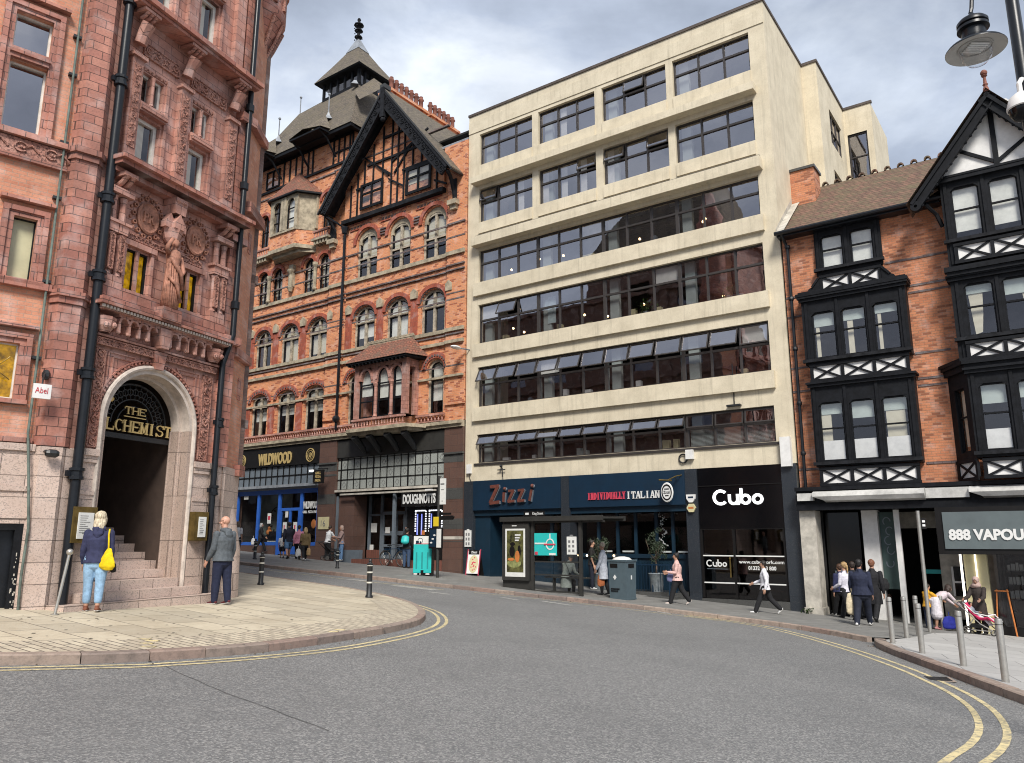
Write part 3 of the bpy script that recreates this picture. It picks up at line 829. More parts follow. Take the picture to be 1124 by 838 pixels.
# ---------------------------------------------------------------- concrete office building
cb = thing('office_building', 'cream painted concrete office block with seven storeys of ribbon windows over dark shopfronts', 'building', (-7.2, 0, .1), fr=FM)
X0, X1 = -14.38, 0.0
bays = [(-13.72,-10.68), (-10.34,-7.40), (-7.05,-4.07), (-3.77,-.62)]
rows = [(19.37,20.98,1), (16.45,18.12,1), (13.48,15.04,0), (10.57,12.40,0), (7.65,9.46,0), (5.14,6.40,0)]
holes = []
for z0, z1, piers in rows:
    if piers: holes += [(a, b, z0, z1) for a, b in bays]
    else: holes.append((bays[0][0], bays[-1][1], z0, z1))
w = MB(); wall(w, X0, X1, 4.36, 22.08, holes, 0, .32)
w.quad((X0,0,4.36),(X1,0,4.36),(X1,.6,4.36),(X0,.6,4.36))
# flanks
w.quad((X0,0,4.36),(X0,14,4.36),(X0,14,22.08),(X0,0,22.08))
w.quad((X1,0,4.36),(X1,5.2,4.36),(X1,5.2,22.08),(X1,0,22.08))
w.build('front_wall', M['conc'], cb, FM)
w = MB(); wall(w, 0, 10, 4.0, 22.08, [], 0, .1)
def sidewall(mb, x, d0, d1, z0, z1, holes):
    k = MB(); wall(k, d0, d1, z0, z1, holes, 0, .2)
    for i, v in enumerate(k.v): k.v[i] = (x-v[1], v[0], v[2])
    mb.add(k.v, k.f)
w = MB()
w.quad((0,5.2,12),(.62,5.2,12),(.62,5.2,22.08),(0,5.2,22.08))
sidewall(w, .62, 5.2, 10.0, 12, 22.08, [(7.0,9.25,19.1,20.75), (7.0,9.25,16.1,17.8)])
w.quad((.62,10,12),(1.86,10,12),(1.86,10,18.4),(.62,10,18.4)); w.quad((.62,10,20.75),(1.86,10,20.75),(1.86,10,22.08),(.62,10,22.08))
w.quad((.62,10,18.4),(.74,10,18.4),(.74,10,20.75),(.62,10,20.75)); w.quad((1.60,10,18.4),(1.86,10,18.4),(1.86,10,20.75),(1.60,10,20.75))
w.quad((1.86,10,12),(1.86,14,12),(1.86,14,22.08),(1.86,10,22.08)); w.quad((X0,14,4),(1.86,14,4),(1.86,14,22.08),(X0,14,22.08))
w.quad((X0,0,22.07),(0,0,22.07),(0,14,22.07),(X0,14,22.07)); w.quad((0,5.2,22.07),(.62,5.2,22.07),(.62,14,22.07),(0,14,22.07)); w.quad((.62,10,22.06),(1.86,10,22.06),(1.86,14,22.06),(.62,14,22.06))
w.build('rear_wing_wall', M['conc'], cb, FM)
w = MB(); t = .09
w.box(X0-.03, X1+.04, -.05, .12, 22.08, 22.20); w.box(X1-.1, X1+.04, .125, 5.15, 22.08, 22.20); w.box(X1-.1, .67, 5.155, 5.3, 22.08, 22.20)
w.box(.52, .67, 5.305, 9.95, 22.08, 22.20); w.box(.52, 1.92, 9.955, 10.1, 22.08, 22.20)
w.build('parapet_coping', M['roofedge'], cb, FM)
# raised bands
def band(x0, x1, z0, z1, d, mat='conc', name='ledge'):
    m = MB(); m.prism([(x0,z0),(x1,z0),(x1,z1),(x0,z1)], -d, -.004); return m.build(name, M[mat], cb, FM)
band(X0+.01, X1-.01, 21.15, 21.75, .035, name='parapet_band')
band(-13.95, -.45, 18.32, 18.62, .42); band(-13.9, -.42, 15.2, 15.62, .38)
for z0, z1 in ((12.82,13.44), (9.93,10.53), (7.0,7.61)): band(-13.93, -.5, z0, z1, .14, name='spandrel_panel')
for a, b in bays:
    for z0, z1 in ((18.72,19.33), (15.88,16.41)): band(a, b, z0, z1, .05, name='spandrel_panel')
    m = MB(); m.box(a-.02, b+.02, -.552, -.50, 18.622, 18.64)
m = MB(); m.box(-13.9,-.5,-.06,-.005,15.66,15.80); m.box(-13.9,-.5,-.06,-.005,18.66,18.70); m.build('drip_strip', M['wframe'], cb, FM)
m = MB(); m.box(-13.86,-.5,-.05,.02,5.03,5.125); m.build('window_sill', M['wframe'], cb, FM)
# glazing: a window per bay, its panes and its opening lights
lamps = []
for ri, (z0, z1, piers) in enumerate(rows):
    for bi, (a, b) in enumerate(bays):
        if not piers:
            a = bays[bi][0] if bi == 0 else (bays[bi-1][1]+bays[bi][0])/2
            b = bays[bi][1] if bi == 3 else (bays[bi][1]+bays[bi+1][0])/2
        f = MB(); y = .14; t = .055
        zt = z0+(z1-z0)*(.60 if ri < 4 else .56)
        f.box(a, b, y, y+.09, z0, z0+t); f.box(a, b, y, y+.09, z1-t, z1)
        xs_ = [a+(b-a)*k/3 for k in range(4)]
        for k, x in enumerate(xs_):
            xa = max(a, x-.035) if k else a; xb = min(b, x+.035) if k < 3 else b
            if k == 0: xb = a+.06
            if k == 3: xa = b-.06
            f.box(xa, xb, y-.01, y+.085, z0+t, z1-t)
        f.box(a+.061, b-.061, y-.003, y+.08, zt-.04, zt+.04)
        o = f.build('window', M['wframe'], cb, FM)
        p = MB(); op = MB(); opg = MB()
        for k in range(3):
            xa, xb = xs_[k]+.03, xs_[k+1]-.03
            p.quad((xa,y+.05,z0+.03),(xb,y+.05,z0+.03),(xb,y+.05,zt),(xa,y+.05,zt))
            openlight = (ri in (4, 5)) or (ri == 3 and bi == 0 and k == 1) or (ri == 1 and (bi, k) in ((0,0),(1,2),(2,0),(2,2))) or (ri == 0 and (bi, k) == (2,1))
            if openlight:
                h = z1-.06-zt-.02; ang = R(random.uniform(20, 27) if ri > 2 else 14)
                if ri == 5: ang = R(random.uniform(28, 36))
                if ri == 5 and bi == 3: ang = R(8)
                if ri == 4 and bi == 3 and k == 2: ang = R(10)
                ca, sa = cos(ang), sin(ang)
                T = lambda x, d, q: (x, y-.02-q*sa-d*ca, z1-.06-q*ca+d*sa)
                def bx(m, xa_, xb_, q0, q1):
                    m.add([T(xa_,0,q0),T(xb_,0,q0),T(xb_,0,q1),T(xa_,0,q1),T(xa_,.04,q0),T(xb_,.04,q0),T(xb_,.04,q1),T(xa_,.04,q1)],
                          [(0,1,2,3),(7,6,5,4),(0,4,5,1),(1,5,6,2),(2,6,7,3),(3,7,4,0)])
                bx(op, xa, xa+.045, 0, h); bx(op, xb-.045, xb, 0, h); bx(op, xa+.045, xb-.045, 0, .045); bx(op, xa+.045, xb-.045, h-.045, h)
                opg.quad(T(xa+.03,.02,.03), T(xb-.03,.02,.03), T(xb-.03,.02,h-.03), T(xa+.03,.02,h-.03))
            else:
                p.quad((xa,y+.05,zt),(xb,y+.05,zt),(xb,y+.05,z1-.03),(xa,y+.05,z1-.03))
        p.build('pane', M['skyglass'], o, FM)
        if op.v:
            q = op.build('opening_light', M['wframe'], o, FM); q2 = opg.build('opening_glass', M['skyglass'], o, FM)
        c = MB()       # pale structural column and blinds behind the glass
        c.box(a+.12, a+.52, y+.25, y+.45, z0, z1)
        if ri in (4, 5): c.box(b-.22, b-.1, y+.25, y+.45, z0, z1)
        c.build('column_inside', M['palecol'], o, FM)
        if ri in (0, 1):
            bl = MB()
            for k in range(3):
                if random.random() < .4: bl.box(xs_[k]+.08, xs_[k]+.38, y+.12, y+.135, z0+.05, z1-.06)
            if bl.v: bl.build('blind', M['blind'], o, FM)
        if ri in (2,3,4) and (ri+bi) % 2:
            bl = MB(); k = (ri*2+bi) % 3; bl.box(xs_[k]+.06, xs_[k+1]-.06, y+.11, y+.12, z1-(z1-z0)*.38, z1-.06); bl.build('blind', M['blind'], o, FM)
        if ri in (2,3,4,5):
            rr = random.Random(ri*10+bi); it = MB()
            for k in range(3):
                if rr.random() < .6: x = rr.uniform(a+.5, b-.5); it.box(x, x+rr.uniform(.15,.4), y+.3, y+.5, z0+.02, z0+rr.uniform(.15,.42))
            if it.v: it.build('sill_clutter', M[rr.choice(['paper','greyframe','palecol','signcream'])], o, FM)
        if ri == 5 and bi == 3:
            bl = MB(); q = z0+.06
            while q < zt-.05: bl.box(a+.1, b-.1, y+.13, y+.16, q, q+.028); q += .045
            bl.build('blind', M['palecol'], o, FM)
        if ri in (2, 3) and bi > 0 or ri == 3 or ri == 2:
            for k in range(random.choice((1, 2, 2))): lamps.append((random.uniform(a+.6, b-.3), z0+random.uniform(.45, .9), random.uniform(.9, 1.6)))
m = MB()
for z0, z1, pr in rows:
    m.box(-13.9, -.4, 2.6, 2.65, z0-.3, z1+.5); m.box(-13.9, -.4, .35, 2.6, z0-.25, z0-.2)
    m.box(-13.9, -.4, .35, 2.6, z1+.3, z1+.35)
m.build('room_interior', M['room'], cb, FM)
m = MB()
for z0, z1, pr in rows:
    for k in range(6): m.box(-13.4+k*2.2, -13.4+k*2.2+1.1, 1.0, 1.15, z1+.2, z1+.26)
m.build('ceiling_duct', M['greyframe'], cb, FM)
for i, (x, z, d) in enumerate(lamps):
    fl = 'third' if z > 13 else 'fourth'
    t = thing('pendant_lamp', 'small warm pendant lamp hanging behind the %s row of windows from the top' % fl, 'lamp', (x, d, z), 0, 'pendant lamps behind the %s window row' % fl, FM)
    m = MB(); m.ball((0,0,0), .055, 8, 6); m.build('bulb', M['warmlamp'], t)
    m = MB(); m.tube([(0,0,.05),(0,0,.8)], .006, 5); m.build('cord', M['rubber'], t)
m = MB(); m.box(-10.15,-9.75,.36,.40,11.0,12.2); m.box(-10.3,-10.15,.36,.40,11.7,12.1); m.build('hanging_cloth', plain('pale_blue_cloth', lin(.55,.68,.68), .8, .2, 6, 0), cb, FM)
for (x, z, lab) in ((-5.55,10.66,'left'), (-2.1,10.66,'right')):
    t = thing('window_plant', 'leafy green plant on the sill of the fourth window row, the %s of two' % lab, 'plant', (x, .45, z-.1), 0, 'plants on the fourth window row sill', FM)
    m = MB(); m.lathe([(0,0),(.1,0),(.13,.2),(0,.2)], (0,0,0), 10); m.build('pot', M['plantpot'], t)
    m = MB(); rr = random.Random(int(-x*7))
    for k in range(120):
        c = Vector((rr.gauss(0,.16),rr.gauss(0,.1),.42+rr.gauss(0,.16))); q = Vector((rr.gauss(0,1),rr.gauss(0,1),rr.gauss(0,1))).normalized(); b = q.cross(Vector((0,.3,1))).normalized()
        m.add([c-q*.07, c+b*.04, c+q*.07, c-b*.04], [(0,1,2,3)])
    m.build('leaves', M['leafg'], t)
# rear wing windows
def side_window(d0, d1, z0, z1, x):
    f = MB(); 
    f.box(x-.15, x-.08, d0, d1, z0, z0+.07); f.box(x-.15, x-.08, d0, d1, z1-.07, z1)
    for k in range(4):
        q = d0+(d1-d0)*k/3; f.box(x-.15, x-.075, max(d0, q-.04), min(d1, q+.04), z0+.07, z1-.07)
    f.box(x-.148, x-.07, d0+.04, d1-.04, (z0+z1)/2-.03, (z0+z1)/2+.03)
    o = f.build('window', M['wframe'], cb, FM)
    p = MB(); p.quad((x-.11,d0,z0),(x-.11,d1,z0),(x-.11,d1,z1),(x-.11,d0,z1)); p.build('pane', M['skyglass'], o, FM)
side_window(7.0, 9.25, 19.1, 20.75, .62); side_window(7.0, 9.25, 16.1, 17.8, .62)
window(cb, FM, .74, 1.60, 18.4, 20.75, 10.08, .07, 'wframe', 'skyglass', trans=(.5,))
m = MB(); m.box(.5, 1.75, 10.5, 10.55, 12, 22); m.box(.1,.3,7,9.5,12,22); m.build('rear_room', M['room'], cb, FM)
# ground floor structure: blue-grey granite piers and heads
m = MB()
for a, b in ((-14.38,-13.84), (-9.34,-8.92), (-4.0,-3.55), (-.52,-.02)): m.box(a, b, -.06, .5, -.9, 4.352)
m.build('granite_pier', M['bluegranite'], cb, FM)
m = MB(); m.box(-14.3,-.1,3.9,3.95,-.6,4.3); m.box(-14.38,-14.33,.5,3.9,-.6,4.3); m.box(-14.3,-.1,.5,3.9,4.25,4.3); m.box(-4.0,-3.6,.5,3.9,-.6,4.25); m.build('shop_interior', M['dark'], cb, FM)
m = MB(); m.box(-.02, 0, -.05, .5, -.9, 4.3); m.build('pier_edge', M['ggrey'], cb, FM)
# small fixings on the front
def fixing(name, label, cat, x, y, z, fn, group=None):
    t = thing(name, label, cat, (x, y, z), 0, group, FM); fn(t); return t
def f1(t):
    m = MB(); m.box(-.14,.14,-.16,0,-.17,.17); m.build('case', M['white'], t)
    m = MB(); m.lathe([(.16,-.03),(.19,0),(.16,.03),(.13,0),(.16,-.03)], (-.28,-.05,-.13), 14, 'y'); m.build('cable_loop', M['rubber'], t)
fixing('junction_box', 'white junction box with a black cable loop over the blue shop sign', 'box', -3.75, -.005, 4.88, f1)
def f2(t):
    m = MB(); m.box(-.11,.11,-.12,0,-.2,.2); m.build('case', M['white'], t); m = MB(); m.tube([(0,-.04,-.2),(.02,-.04,-.4),(.1,-.03,-.55)], .012, 5); m.build('cable', M['rubber'], t)
fixing('electric_box', 'small white electric box at the lower left corner of the concrete wall', 'box', -14.1, -.005, 4.9, f2)
def f3(t):
    m = MB(); m.ball((0,-.12,.08), .07, 8, 6); m.tube([(0,0,0),(0,-.12,.0),(0,-.12,.05)], .02, 6); m.tube([(-.2,-.1,-.08),(.2,-.1,-.08)], .025, 6); m.tube([(.05,-.1,-.08),(.05,-.06,-.4)], .02, 6); m.build('body', M['iron'], t)
fixing('security_camera', 'little security camera bracket on the concrete over the rust red letters', 'camera', -12.3, 0, 4.85, f3)
def f4(t):
    m = MB(); m.tube([(0,-.03,0),(0,-.03,1.5)], .02, 6); m.build('rod', M['iron'], t); m = MB(); m.box(-.25,.25,-.18,-.005,-.06,.0); m.build('bracket', M['iron'], t)
fixing('lightning_rod', 'thin iron rod on a bracket between the two lowest window rows', 'rod', -2.0, 0, 6.55, f4)
def f5(t):
    m = MB(); m.box(-.17,.17,-.22,0,-.5,.5); m.build('sign_case', M['white'], t); m = MB(); m.box(-.03,.03,-.02,.04,-.62,-.5); m.build('bracket', M['iron'], t)
fixing('blank_box_sign', 'blank white box sign at the lower right corner of the concrete wall', 'sign', -.28, -.005, 4.75, f5)
def f6(t):
    m = MB(); m.tube([(0,0,0),(-.15,-.5,.0)], .03, 6); m.build('arm', M['greyframe'], t); m = MB(); m.ball((-.2,-.75,0), .3, 12, 8, (.6,1.1,.28)); m.build('lamp_head', M['white'], t); 
fixing('wall_street_light', 'pale street light fixed between the brick front and the concrete block', 'lamp', -14.2, 0, 10.35, f6)

# bold slab letters: drawn strokes with serifs
def slab(m, ch, x, z, h, w_, y):
    t = h*.17; s = h*.07; e = .03
    def v(xx, za=0, zb=1): m.box(xx-t/2,xx+t/2,y,y+e,z+za*h,z+zb*h); 
    def ser(xx, zz): m.box(xx-t*.95,xx+t*.95,y-.002,y+e-.002,z+zz*h-(s if zz > .5 else 0),z+zz*h+(0 if zz > .5 else s))
    L, Rr = x+t*.6, x+w_-t*.6; C = x+w_/2
    if ch == 'T': v(C); ser(C, 0); m.box(x,x+w_,y+.001,y+e,z+h*.86,z+h); m.box(x,x+s,y+.002,y+e,z+h*.68,z+h*.86); m.box(x+w_-s,x+w_,y+.002,y+e,z+h*.68,z+h*.86)
    elif ch == 'H': v(L); v(Rr); [ser(a, b) for a in (L, Rr) for b in (0, 1)]; m.box(L,Rr,y+.001,y+e,z+h*.45,z+h*.57)
    elif ch == 'E': v(L); ser(L, 0); ser(L, 1); m.box(L,x+w_,y+.001,y+e,z,z+h*.13); m.box(L,x+w_,y+.001,y+e,z+h*.87,z+h); m.box(L,x+w_*.8,y+.001,y+e,z+h*.45,z+h*.56); m.box(x+w_-s,x+w_,y+.002,y+e,z+.13*h,z+h*.28); m.box(x+w_-s,x+w_,y+.002,y+e,z+.72*h,z+h*.87)
    elif ch == 'L': v(L); ser(L, 1); ser(L, 0); m.box(L,x+w_,y+.001,y+e,z,z+h*.13); m.box(x+w_-s,x+w_,y+.002,y+e,z+.13*h,z+h*.34)
    elif ch == 'I': v(C); ser(C, 0); ser(C, 1)
    elif ch == 'A': m.bxz((x+t*.4,z),(C,z+h),t*.6,y,y+e); m.bxz((x+w_-t*.5,z),(C,z+h),t,y+.001,y+e); m.box(x+w_*.25,x+w_*.75,y+.002,y+e,z+h*.28,z+h*.38); ser(x+t*.5,0); ser(x+w_-t*.5,0)
    elif ch == 'M': v(L); v(Rr); m.bxz((L,z+h),(C,z+h*.1),t*.8,y+.001,y+e); m.bxz((Rr,z+h),(C,z+h*.1),t*.6,y+.002,y+e); [ser(a, b) for a in (L, Rr) for b in (0, 1)]
    elif ch == 'N': v(L); v(Rr); m.bxz((L,z+h),(Rr,z),t*.9,y+.001,y+e); ser(L,0); ser(L,1); ser(Rr,1)
    elif ch == 'D': v(L); ser(L,0); ser(L,1); m.ring(L, z+h/2, w_-t*1.7, h/2-s*1.4, t, s*1.4, y+.001, y+e, R(-90), R(90), 12)
    elif ch == 'V': m.bxz((x+t*.5,z+h),(C,z),t,y,y+e); m.bxz((x+w_-t*.5,z+h),(C,z),t*.6,y+.001,y+e); ser(x+t*.6,1); ser(x+w_-t*.6,1)
    elif ch == 'U': v(L,.3,1); v(Rr,.3,1); ser(L,1); ser(Rr,1); m.ring(C, z+h*.32, w_/2-t*1.1, h*.32-s*1.4, t, s*1.4, y+.001, y+e, R(180), R(360), 10)
    elif ch == 'Y': v(C,0,.5); ser(C,0); m.bxz((x+t*.5,z+h),(C,z+h*.45),t,y+.001,y+e); m.bxz((x+w_-t*.5,z+h),(C,z+h*.45),t*.7,y+.002,y+e); ser(x+t*.6,1); ser(x+w_-t*.6,1)
    elif ch == 'C': m.ring(C, z+h/2, w_/2-t, h/2-s, t, s, y, y+e, R(48), R(312), 14); m.box(x+w_-s*1.2,x+w_-.0,y+.001,y+e,z+h*.68,z+h*.95)
    elif ch == 'S': m.ring(C, z+h*.73, w_*.5-t*.8, h*.2, t*.7, s, y, y+e, R(20), R(270), 10); m.ring(C, z+h*.27, w_*.5-t*.8, h*.2, t*.7, s, y, y+e, R(-160), R(90), 10); m.box(x+w_-s*1.2,x+w_,y,y+e,z+h*.7,z+h); m.box(x,x+s*1.2,y,y+e,z,z+h*.3)
def slabword(m, txt, x, z, h, wd, y):
    cw = wd/len(txt)
    for i, c in enumerate(txt): slab(m, c, x+i*cw+cw*.04, z, h, cw*(.92 if c != 'I' else .8), y)
# ---- left restaurant front
rest = thing('navy_shopfront', 'navy blue restaurant shopfront with glazed doors in a recess', 'shopfront', (-8.7, .05, .3), fr=FM)
m = MB(); m.box(-13.838,-9.342,-.10,.3,3.08,4.35); m.box(-8.918,-4.002,-.10,.3,3.08,4.35); m.build('fascia', M['navy'], rest, FM)
m = MB()
m.box(-13.838,-9.342,.02,.1,2.85,3.078); m.box(-8.918,-4.002,.02,.1,2.85,3.078)
m.box(-13.838,-13.1,.1,.18,.2,2.85); m.box(-13.1,-13.02,.1,1.6,.2,2.85)
for x in (-9.42,-10.2,-11.3): m.box(x-.06,x+.06,.55,.65,.2,2.85)
for x in (-8.86,-8.0,-7.15,-6.37,-5.5,-4.83,-4.06): m.box(x-.055,x+.055,.55,.65,-.3,3.1)
m.box(-8.9,-4.0,.53,.67,1.15,1.3); m.box(-8.9,-4.0,.53,.67,2.95,3.07)
for a, b in ((-8.8,-8.06),(-7.94,-7.2),(-7.09,-6.43),(-6.31,-5.56),(-5.44,-4.89),(-4.77,-4.12)):
    m.box(a, b, .6, .64, -.3, 1.148)
    for k in range(5): q = a+.06+(b-a-.12)*k/4; m.box(q-.02,q+.02,.57,.598,-.2,1.0)
m.box(-12.2,-9.36,.6,.66,.1,.95); m.build('joinery', M['navy2'], rest, FM)
m = MB(); m.quad((-8.86,.6,1.3),(-4.06,.6,1.3),(-4.06,.6,2.95),(-8.86,.6,2.95)); m.quad((-12.3,.62,.95),(-9.42,.62,.95),(-9.42,.62,2.85),(-12.3,.62,2.85)); m.build('shop_glass', M['shopglass'], rest, FM)
m = MB(); m.box(-13.02,-12.3,1.55,1.6,.2,2.85); m.build('entrance_door', M['navy'], rest, FM)
m = MB()
for x in (-7.7,-6.75,-5.2,-4.45): m.box(x-.25,x+.25,.66,.67,1.36,1.42)
m.build('window_lettering', M['offwhite'], rest, FM)
# bright star decorations inside the glass
m = MB(); rr = random.Random(3)
for k in range(60): 
    x = -5.35+rr.uniform(-.13,.13)+.1*sin(k*.3); z = 1.5+k*.0225; m.ball((x, .72, z), rr.uniform(.012,.035), 5, 4)
m.build('window_decoration', M['offwhite'], rest, FM)
m = MB(); m.box(-7.05,-4.06,-.55,.5,-.75,-.0); m.box(-5.3,-4.1,-1.1,-.55,-.75,-.12); m.build('plinth', M['ggrey'], rest, FM)
rl = thing('terrace_railing', 'dark blue metal railing along the terrace under the restaurant windows', 'railing', (-6.0,-.5,0), fr=FM)
m = MB()
for x in (-7.0,-6.1,-5.2,-4.3): m.box(x-.025,x+.025,-.53,-.48,0,.98)
m.box(-7.0,-4.3,-.525,-.485,.92,.97)
m.box(-4.33,-4.27,-1.08,-1.02,-.14,.95); m.box(-4.32,-4.28,-1.02,-.53,.85,.9)
for k in range(25): x = -6.98+k*.11; m.box(x-.008,x+.008,-.512,-.498,.02,.92)
m.build('rail_bars', M['navy'], rl, FM)
for x in (-7.25,-9.2,-8.6,-7.95):
    pass
for x in (-8.95,-8.5,-7.9,-7.3):
    m = MB(); m.ball((x, .5, 1.22), .045, 6, 5)
    tag(m.build('bulkhead_lamp', M['warmlamp'], None, FM), 'tiny warm lamp in a row on the dark restaurant front behind the bus shelter', 'lamp', 'tiny lamps behind the bus shelter')
def sign(name, label, fr, parts, loc, back=None):
    """a sign as a thing: parts = list of (part name, MB, material)"""
    t = thing(name, label, 'sign', loc, 0, None, fr)
    for n_, m_, mt in parts: m_.build(n_, M[mt], t, fr)
    return t
# rust red hand-drawn word
def zshape(m, x, z, s, y0, y1, w=.14):
    m.bxz((x, z+s*.97), (x+s*.62, z+s), w, y0, y1); m.bxz((x+s*.58, z+s), (x, z), w*1.2, y0+.002, y1-.002); m.bxz((x-.02, z), (x+s*.66, z+s*.06), w, y0, y1)
word = MB()
zshape(word, -12.82, 3.36, .72, -.22, -.12, .13)
word.bxz((-12.12,3.40),(-12.09,3.80), .1, -.22,-.12); word.ball((-12.07,-.17,3.95), .075, 8, 6)
zshape(word, -11.86, 3.40, .46, -.22, -.12, .1); zshape(word, -11.36, 3.41, .46, -.22, -.12, .1)
word.bxz((-10.78,3.40),(-10.68,3.86), .1, -.22,-.12); word.ball((-10.66,-.17,4.02), .08, 8, 6)
edge = MB()
for p in range(len(word.v)): pass
edge.add([(v[0]+.025, v[1]+.05, v[2]-.02) for v in word.v], word.f)
sign('restaurant_name_sign', 'large rust red hand-drawn letters reading Zizzi on the navy fascia', FM, [('letters', word, 'rustletter'), ('letter_rims', edge, 'greyframe')], (-11.7,-.12,3.4))
a1 = MB(); slabword(a1, 'INDIVIDUALLY', -8.06, 3.36, .27, 1.66, -.135); a2 = MB(); slabword(a2, 'ITALIAN', -6.36, 3.355, .27, 1.38, -.135)
sign('slogan_sign', 'red and white capital letters reading INDIVIDUALLY ITALIAN on the navy fascia', FM, [('red_letters', a1, 'redletter'), ('white_letters', a2, 'offwhite')], (-6.5,-.12,3.35))
hs = MB(); hs.lathe([(0,-.03),(.27,-.03),(.29,0),(.27,.03),(0,.03)], (0,0,0), 20, 'y')
for i, v in enumerate(hs.v): hs.v[i] = (-4.55+v[0]*.85, -.42+v[1], 3.52+v[2]*1.25)
hr = MB(); hr.lathe([(.19,-.036),(.235,-.036),(.235,-.03),(.19,-.03)], (0,0,0), 20, 'y')
for i, v in enumerate(hr.v): hr.v[i] = (-4.55+v[0]*.85, -.425+v[1], 3.52+v[2]*1.25)
ht = MB(); put_text(ht, 'Zizzi', -4.68, 3.48, .10, -.457, .26, .0, .008); ht.box(-4.64,-4.46,-.457,-.45,3.62,3.66); ht.box(-4.62,-4.48,-.457,-.45,3.38,3.42)
hb = MB(); hb.tube([(-4.1,-.1,4.15),(-4.2,-.35,4.1),(-4.55,-.42,3.95)], .02, 6); hb.tube([(-4.3,-.1,4.0),(-4.25,-.4,4.08)], .015, 6); hb.tube([(-4.85,-.42,3.98),(-4.35,-.42,3.94)], .03, 6)
sign('oval_hanging_sign', 'oval hanging sign on a bracket near the right end of the navy fascia', FM, [('disc', hs, 'offwhite'), ('ring', hr, 'fascia'), ('letters', ht, 'fascia'), ('bracket', hb, 'brass')], (-4.55,-.42,3.52))
for (z, lab, mt, sx) in ((3.30, 'white bell-shaped alarm box on the granite pier, upper of the two', 'white', 0), (2.95, 'yellow and white hexagonal alarm box on the granite pier, lower of the two', 'signcream', 1)):
    t = thing('alarm_box', lab, 'alarm', (-3.77,-.065,z), 0, 'alarm boxes on the granite pier', FM)
    m = MB()
    if sx: m.prism([(.17*cos(k*pi/3), .17*sin(k*pi/3)) for k in range(6)], -.09, 0)
    else: m.prism([(-.17,.13),(-.16,-.02),(-.07,-.15),(.07,-.15),(.16,-.02),(.17,.13)], -.09, 0)
    m.build('case', M[mt], t); m = MB()
    if sx: m.box(-.1,.1,-.095,-.09,-.03,.04); m.build('label_plate', M['orange'], t)
    else: m.box(-.1,.1,-.095,-.09,.0,.06); m.build('label_plate', M['navy'], t)
# ---- right black glass front
cu = thing('black_glass_shopfront', 'tall black glass office entrance with white frame bars', 'shopfront', (-2.0,.05,-.2), fr=FM)
m = MB(); m.box(-3.55,-.52,.02,.12,2.2,4.35); m.build('upper_panel', M['cubowall'], cu, FM)
m = MB(); m.box(-3.54,-.53,-.004,.018,3.70,3.73); m.box(-3.54,-.53,-.004,.018,2.18,2.2)
for x in (-3.5,-2.32,-.58): m.box(x-.04,x+.04,.0,.1,-.16,2.178)
m.build('mullion', M['fascia'], cu, FM)
m = MB()
for z in (1.28,.36): m.box(-3.46,-2.36,-.005,.06,z-.02,z+.02); m.box(-2.28,-.62,-.005,.06,z-.02,z+.02)
m.build('white_bar', M['offwhite'], cu, FM)
m = MB(); m.quad((-3.5,.07,-.16),(-.58,.07,-.16),(-.58,.07,2.18),(-3.5,.07,2.18)); m.build('black_glass', M['blackglass'], cu, FM)
m = MB(); m.box(-3.55,-.52,-.08,.3,-.9,-.18); m.build('plinth', M['ggrey'], cu, FM)
m = MB(); m.box(-2.5,-2.46,-.03,.0,.55,1.15); m.ball((-2.48,-.03,1.19), .04, 6, 5); m.build('door_handle', M['brass'], cu, FM)
def ringletters(m, x, z, h, y, wd):
    """four rounded geometric letters C u b o"""
    th = h*.17; r = h*.5
    xh = h*.68; rr_ = xh/2
    cx = x+r; m.ring(cx, z+r, r-th, r-th, th, th, y, y+.03, R(45), R(315), 20)
    ux = cx+r*.95
    m.ring(ux+rr_, z+rr_, rr_-th, rr_-th, th, th, y, y+.03, pi, 2*pi, 14); m.box(ux, ux+th, y, y+.03, z+rr_, z+xh); m.box(ux+2*rr_-th, ux+2*rr_, y, y+.03, z+.001, z+xh)
    bx_ = ux+2*rr_+th*.35
    m.box(bx_, bx_+th, y, y+.03, z+rr_*.3, z+h*1.04); m.ring(bx_+rr_, z+rr_, rr_-th, rr_-th, th, th, y+.001, y+.031, 0, 2*pi, 22)
    ox = bx_+2*rr_+th*.35; m.ring(ox+rr_, z+rr_, rr_-th, rr_-th, th, th, y, y+.03, 0, 2*pi, 22)
    return ox+2*rr_
m = MB(); ringletters(m, -2.99, 3.02, .55, -.03, 1.8)
k = (1.8)/(max(v[0] for v in m.v)+2.99)
for i, v in enumerate(m.v): m.v[i] = (-2.99+(v[0]+2.99)*k, v[1], v[2])
sign('lit_name_sign', 'large rounded white lit letters reading Cubo on gloss black', FM, [('letters', m, 'whiteglow')], (-2.1,-.02,3.0))
m = MB(); ringletters(m, -3.38, .90, .24, .055, .7)
k = .75/(max(v[0] for v in m.v)+3.38)
for i, v in enumerate(m.v): m.v[i] = (-3.38+(v[0]+3.38)*k, v[1], v[2])
m2 = MB(); m2.box(-3.36,-2.62,.055,.062,.82,.835)
sign('door_vinyl_sign', 'small white vinyl word Cubo on the black glass door', FM, [('letters', m, 'offwhite'), ('underline', m2, 'greyframe')], (-3,.05,.9))
m = MB(); put_text(m, 'www.cubowork.com', -2.2, 1.03, .11, .058, 1.55, .02, .006); put_text(m, '01332 913 800', -1.88, .82, .12, .058, .95, .03, .006)
sign('web_address_vinyl', 'white vinyl web address and phone number on the black glass', FM, [('letters', m, 'offwhite')], (-1.4,.05,.9))
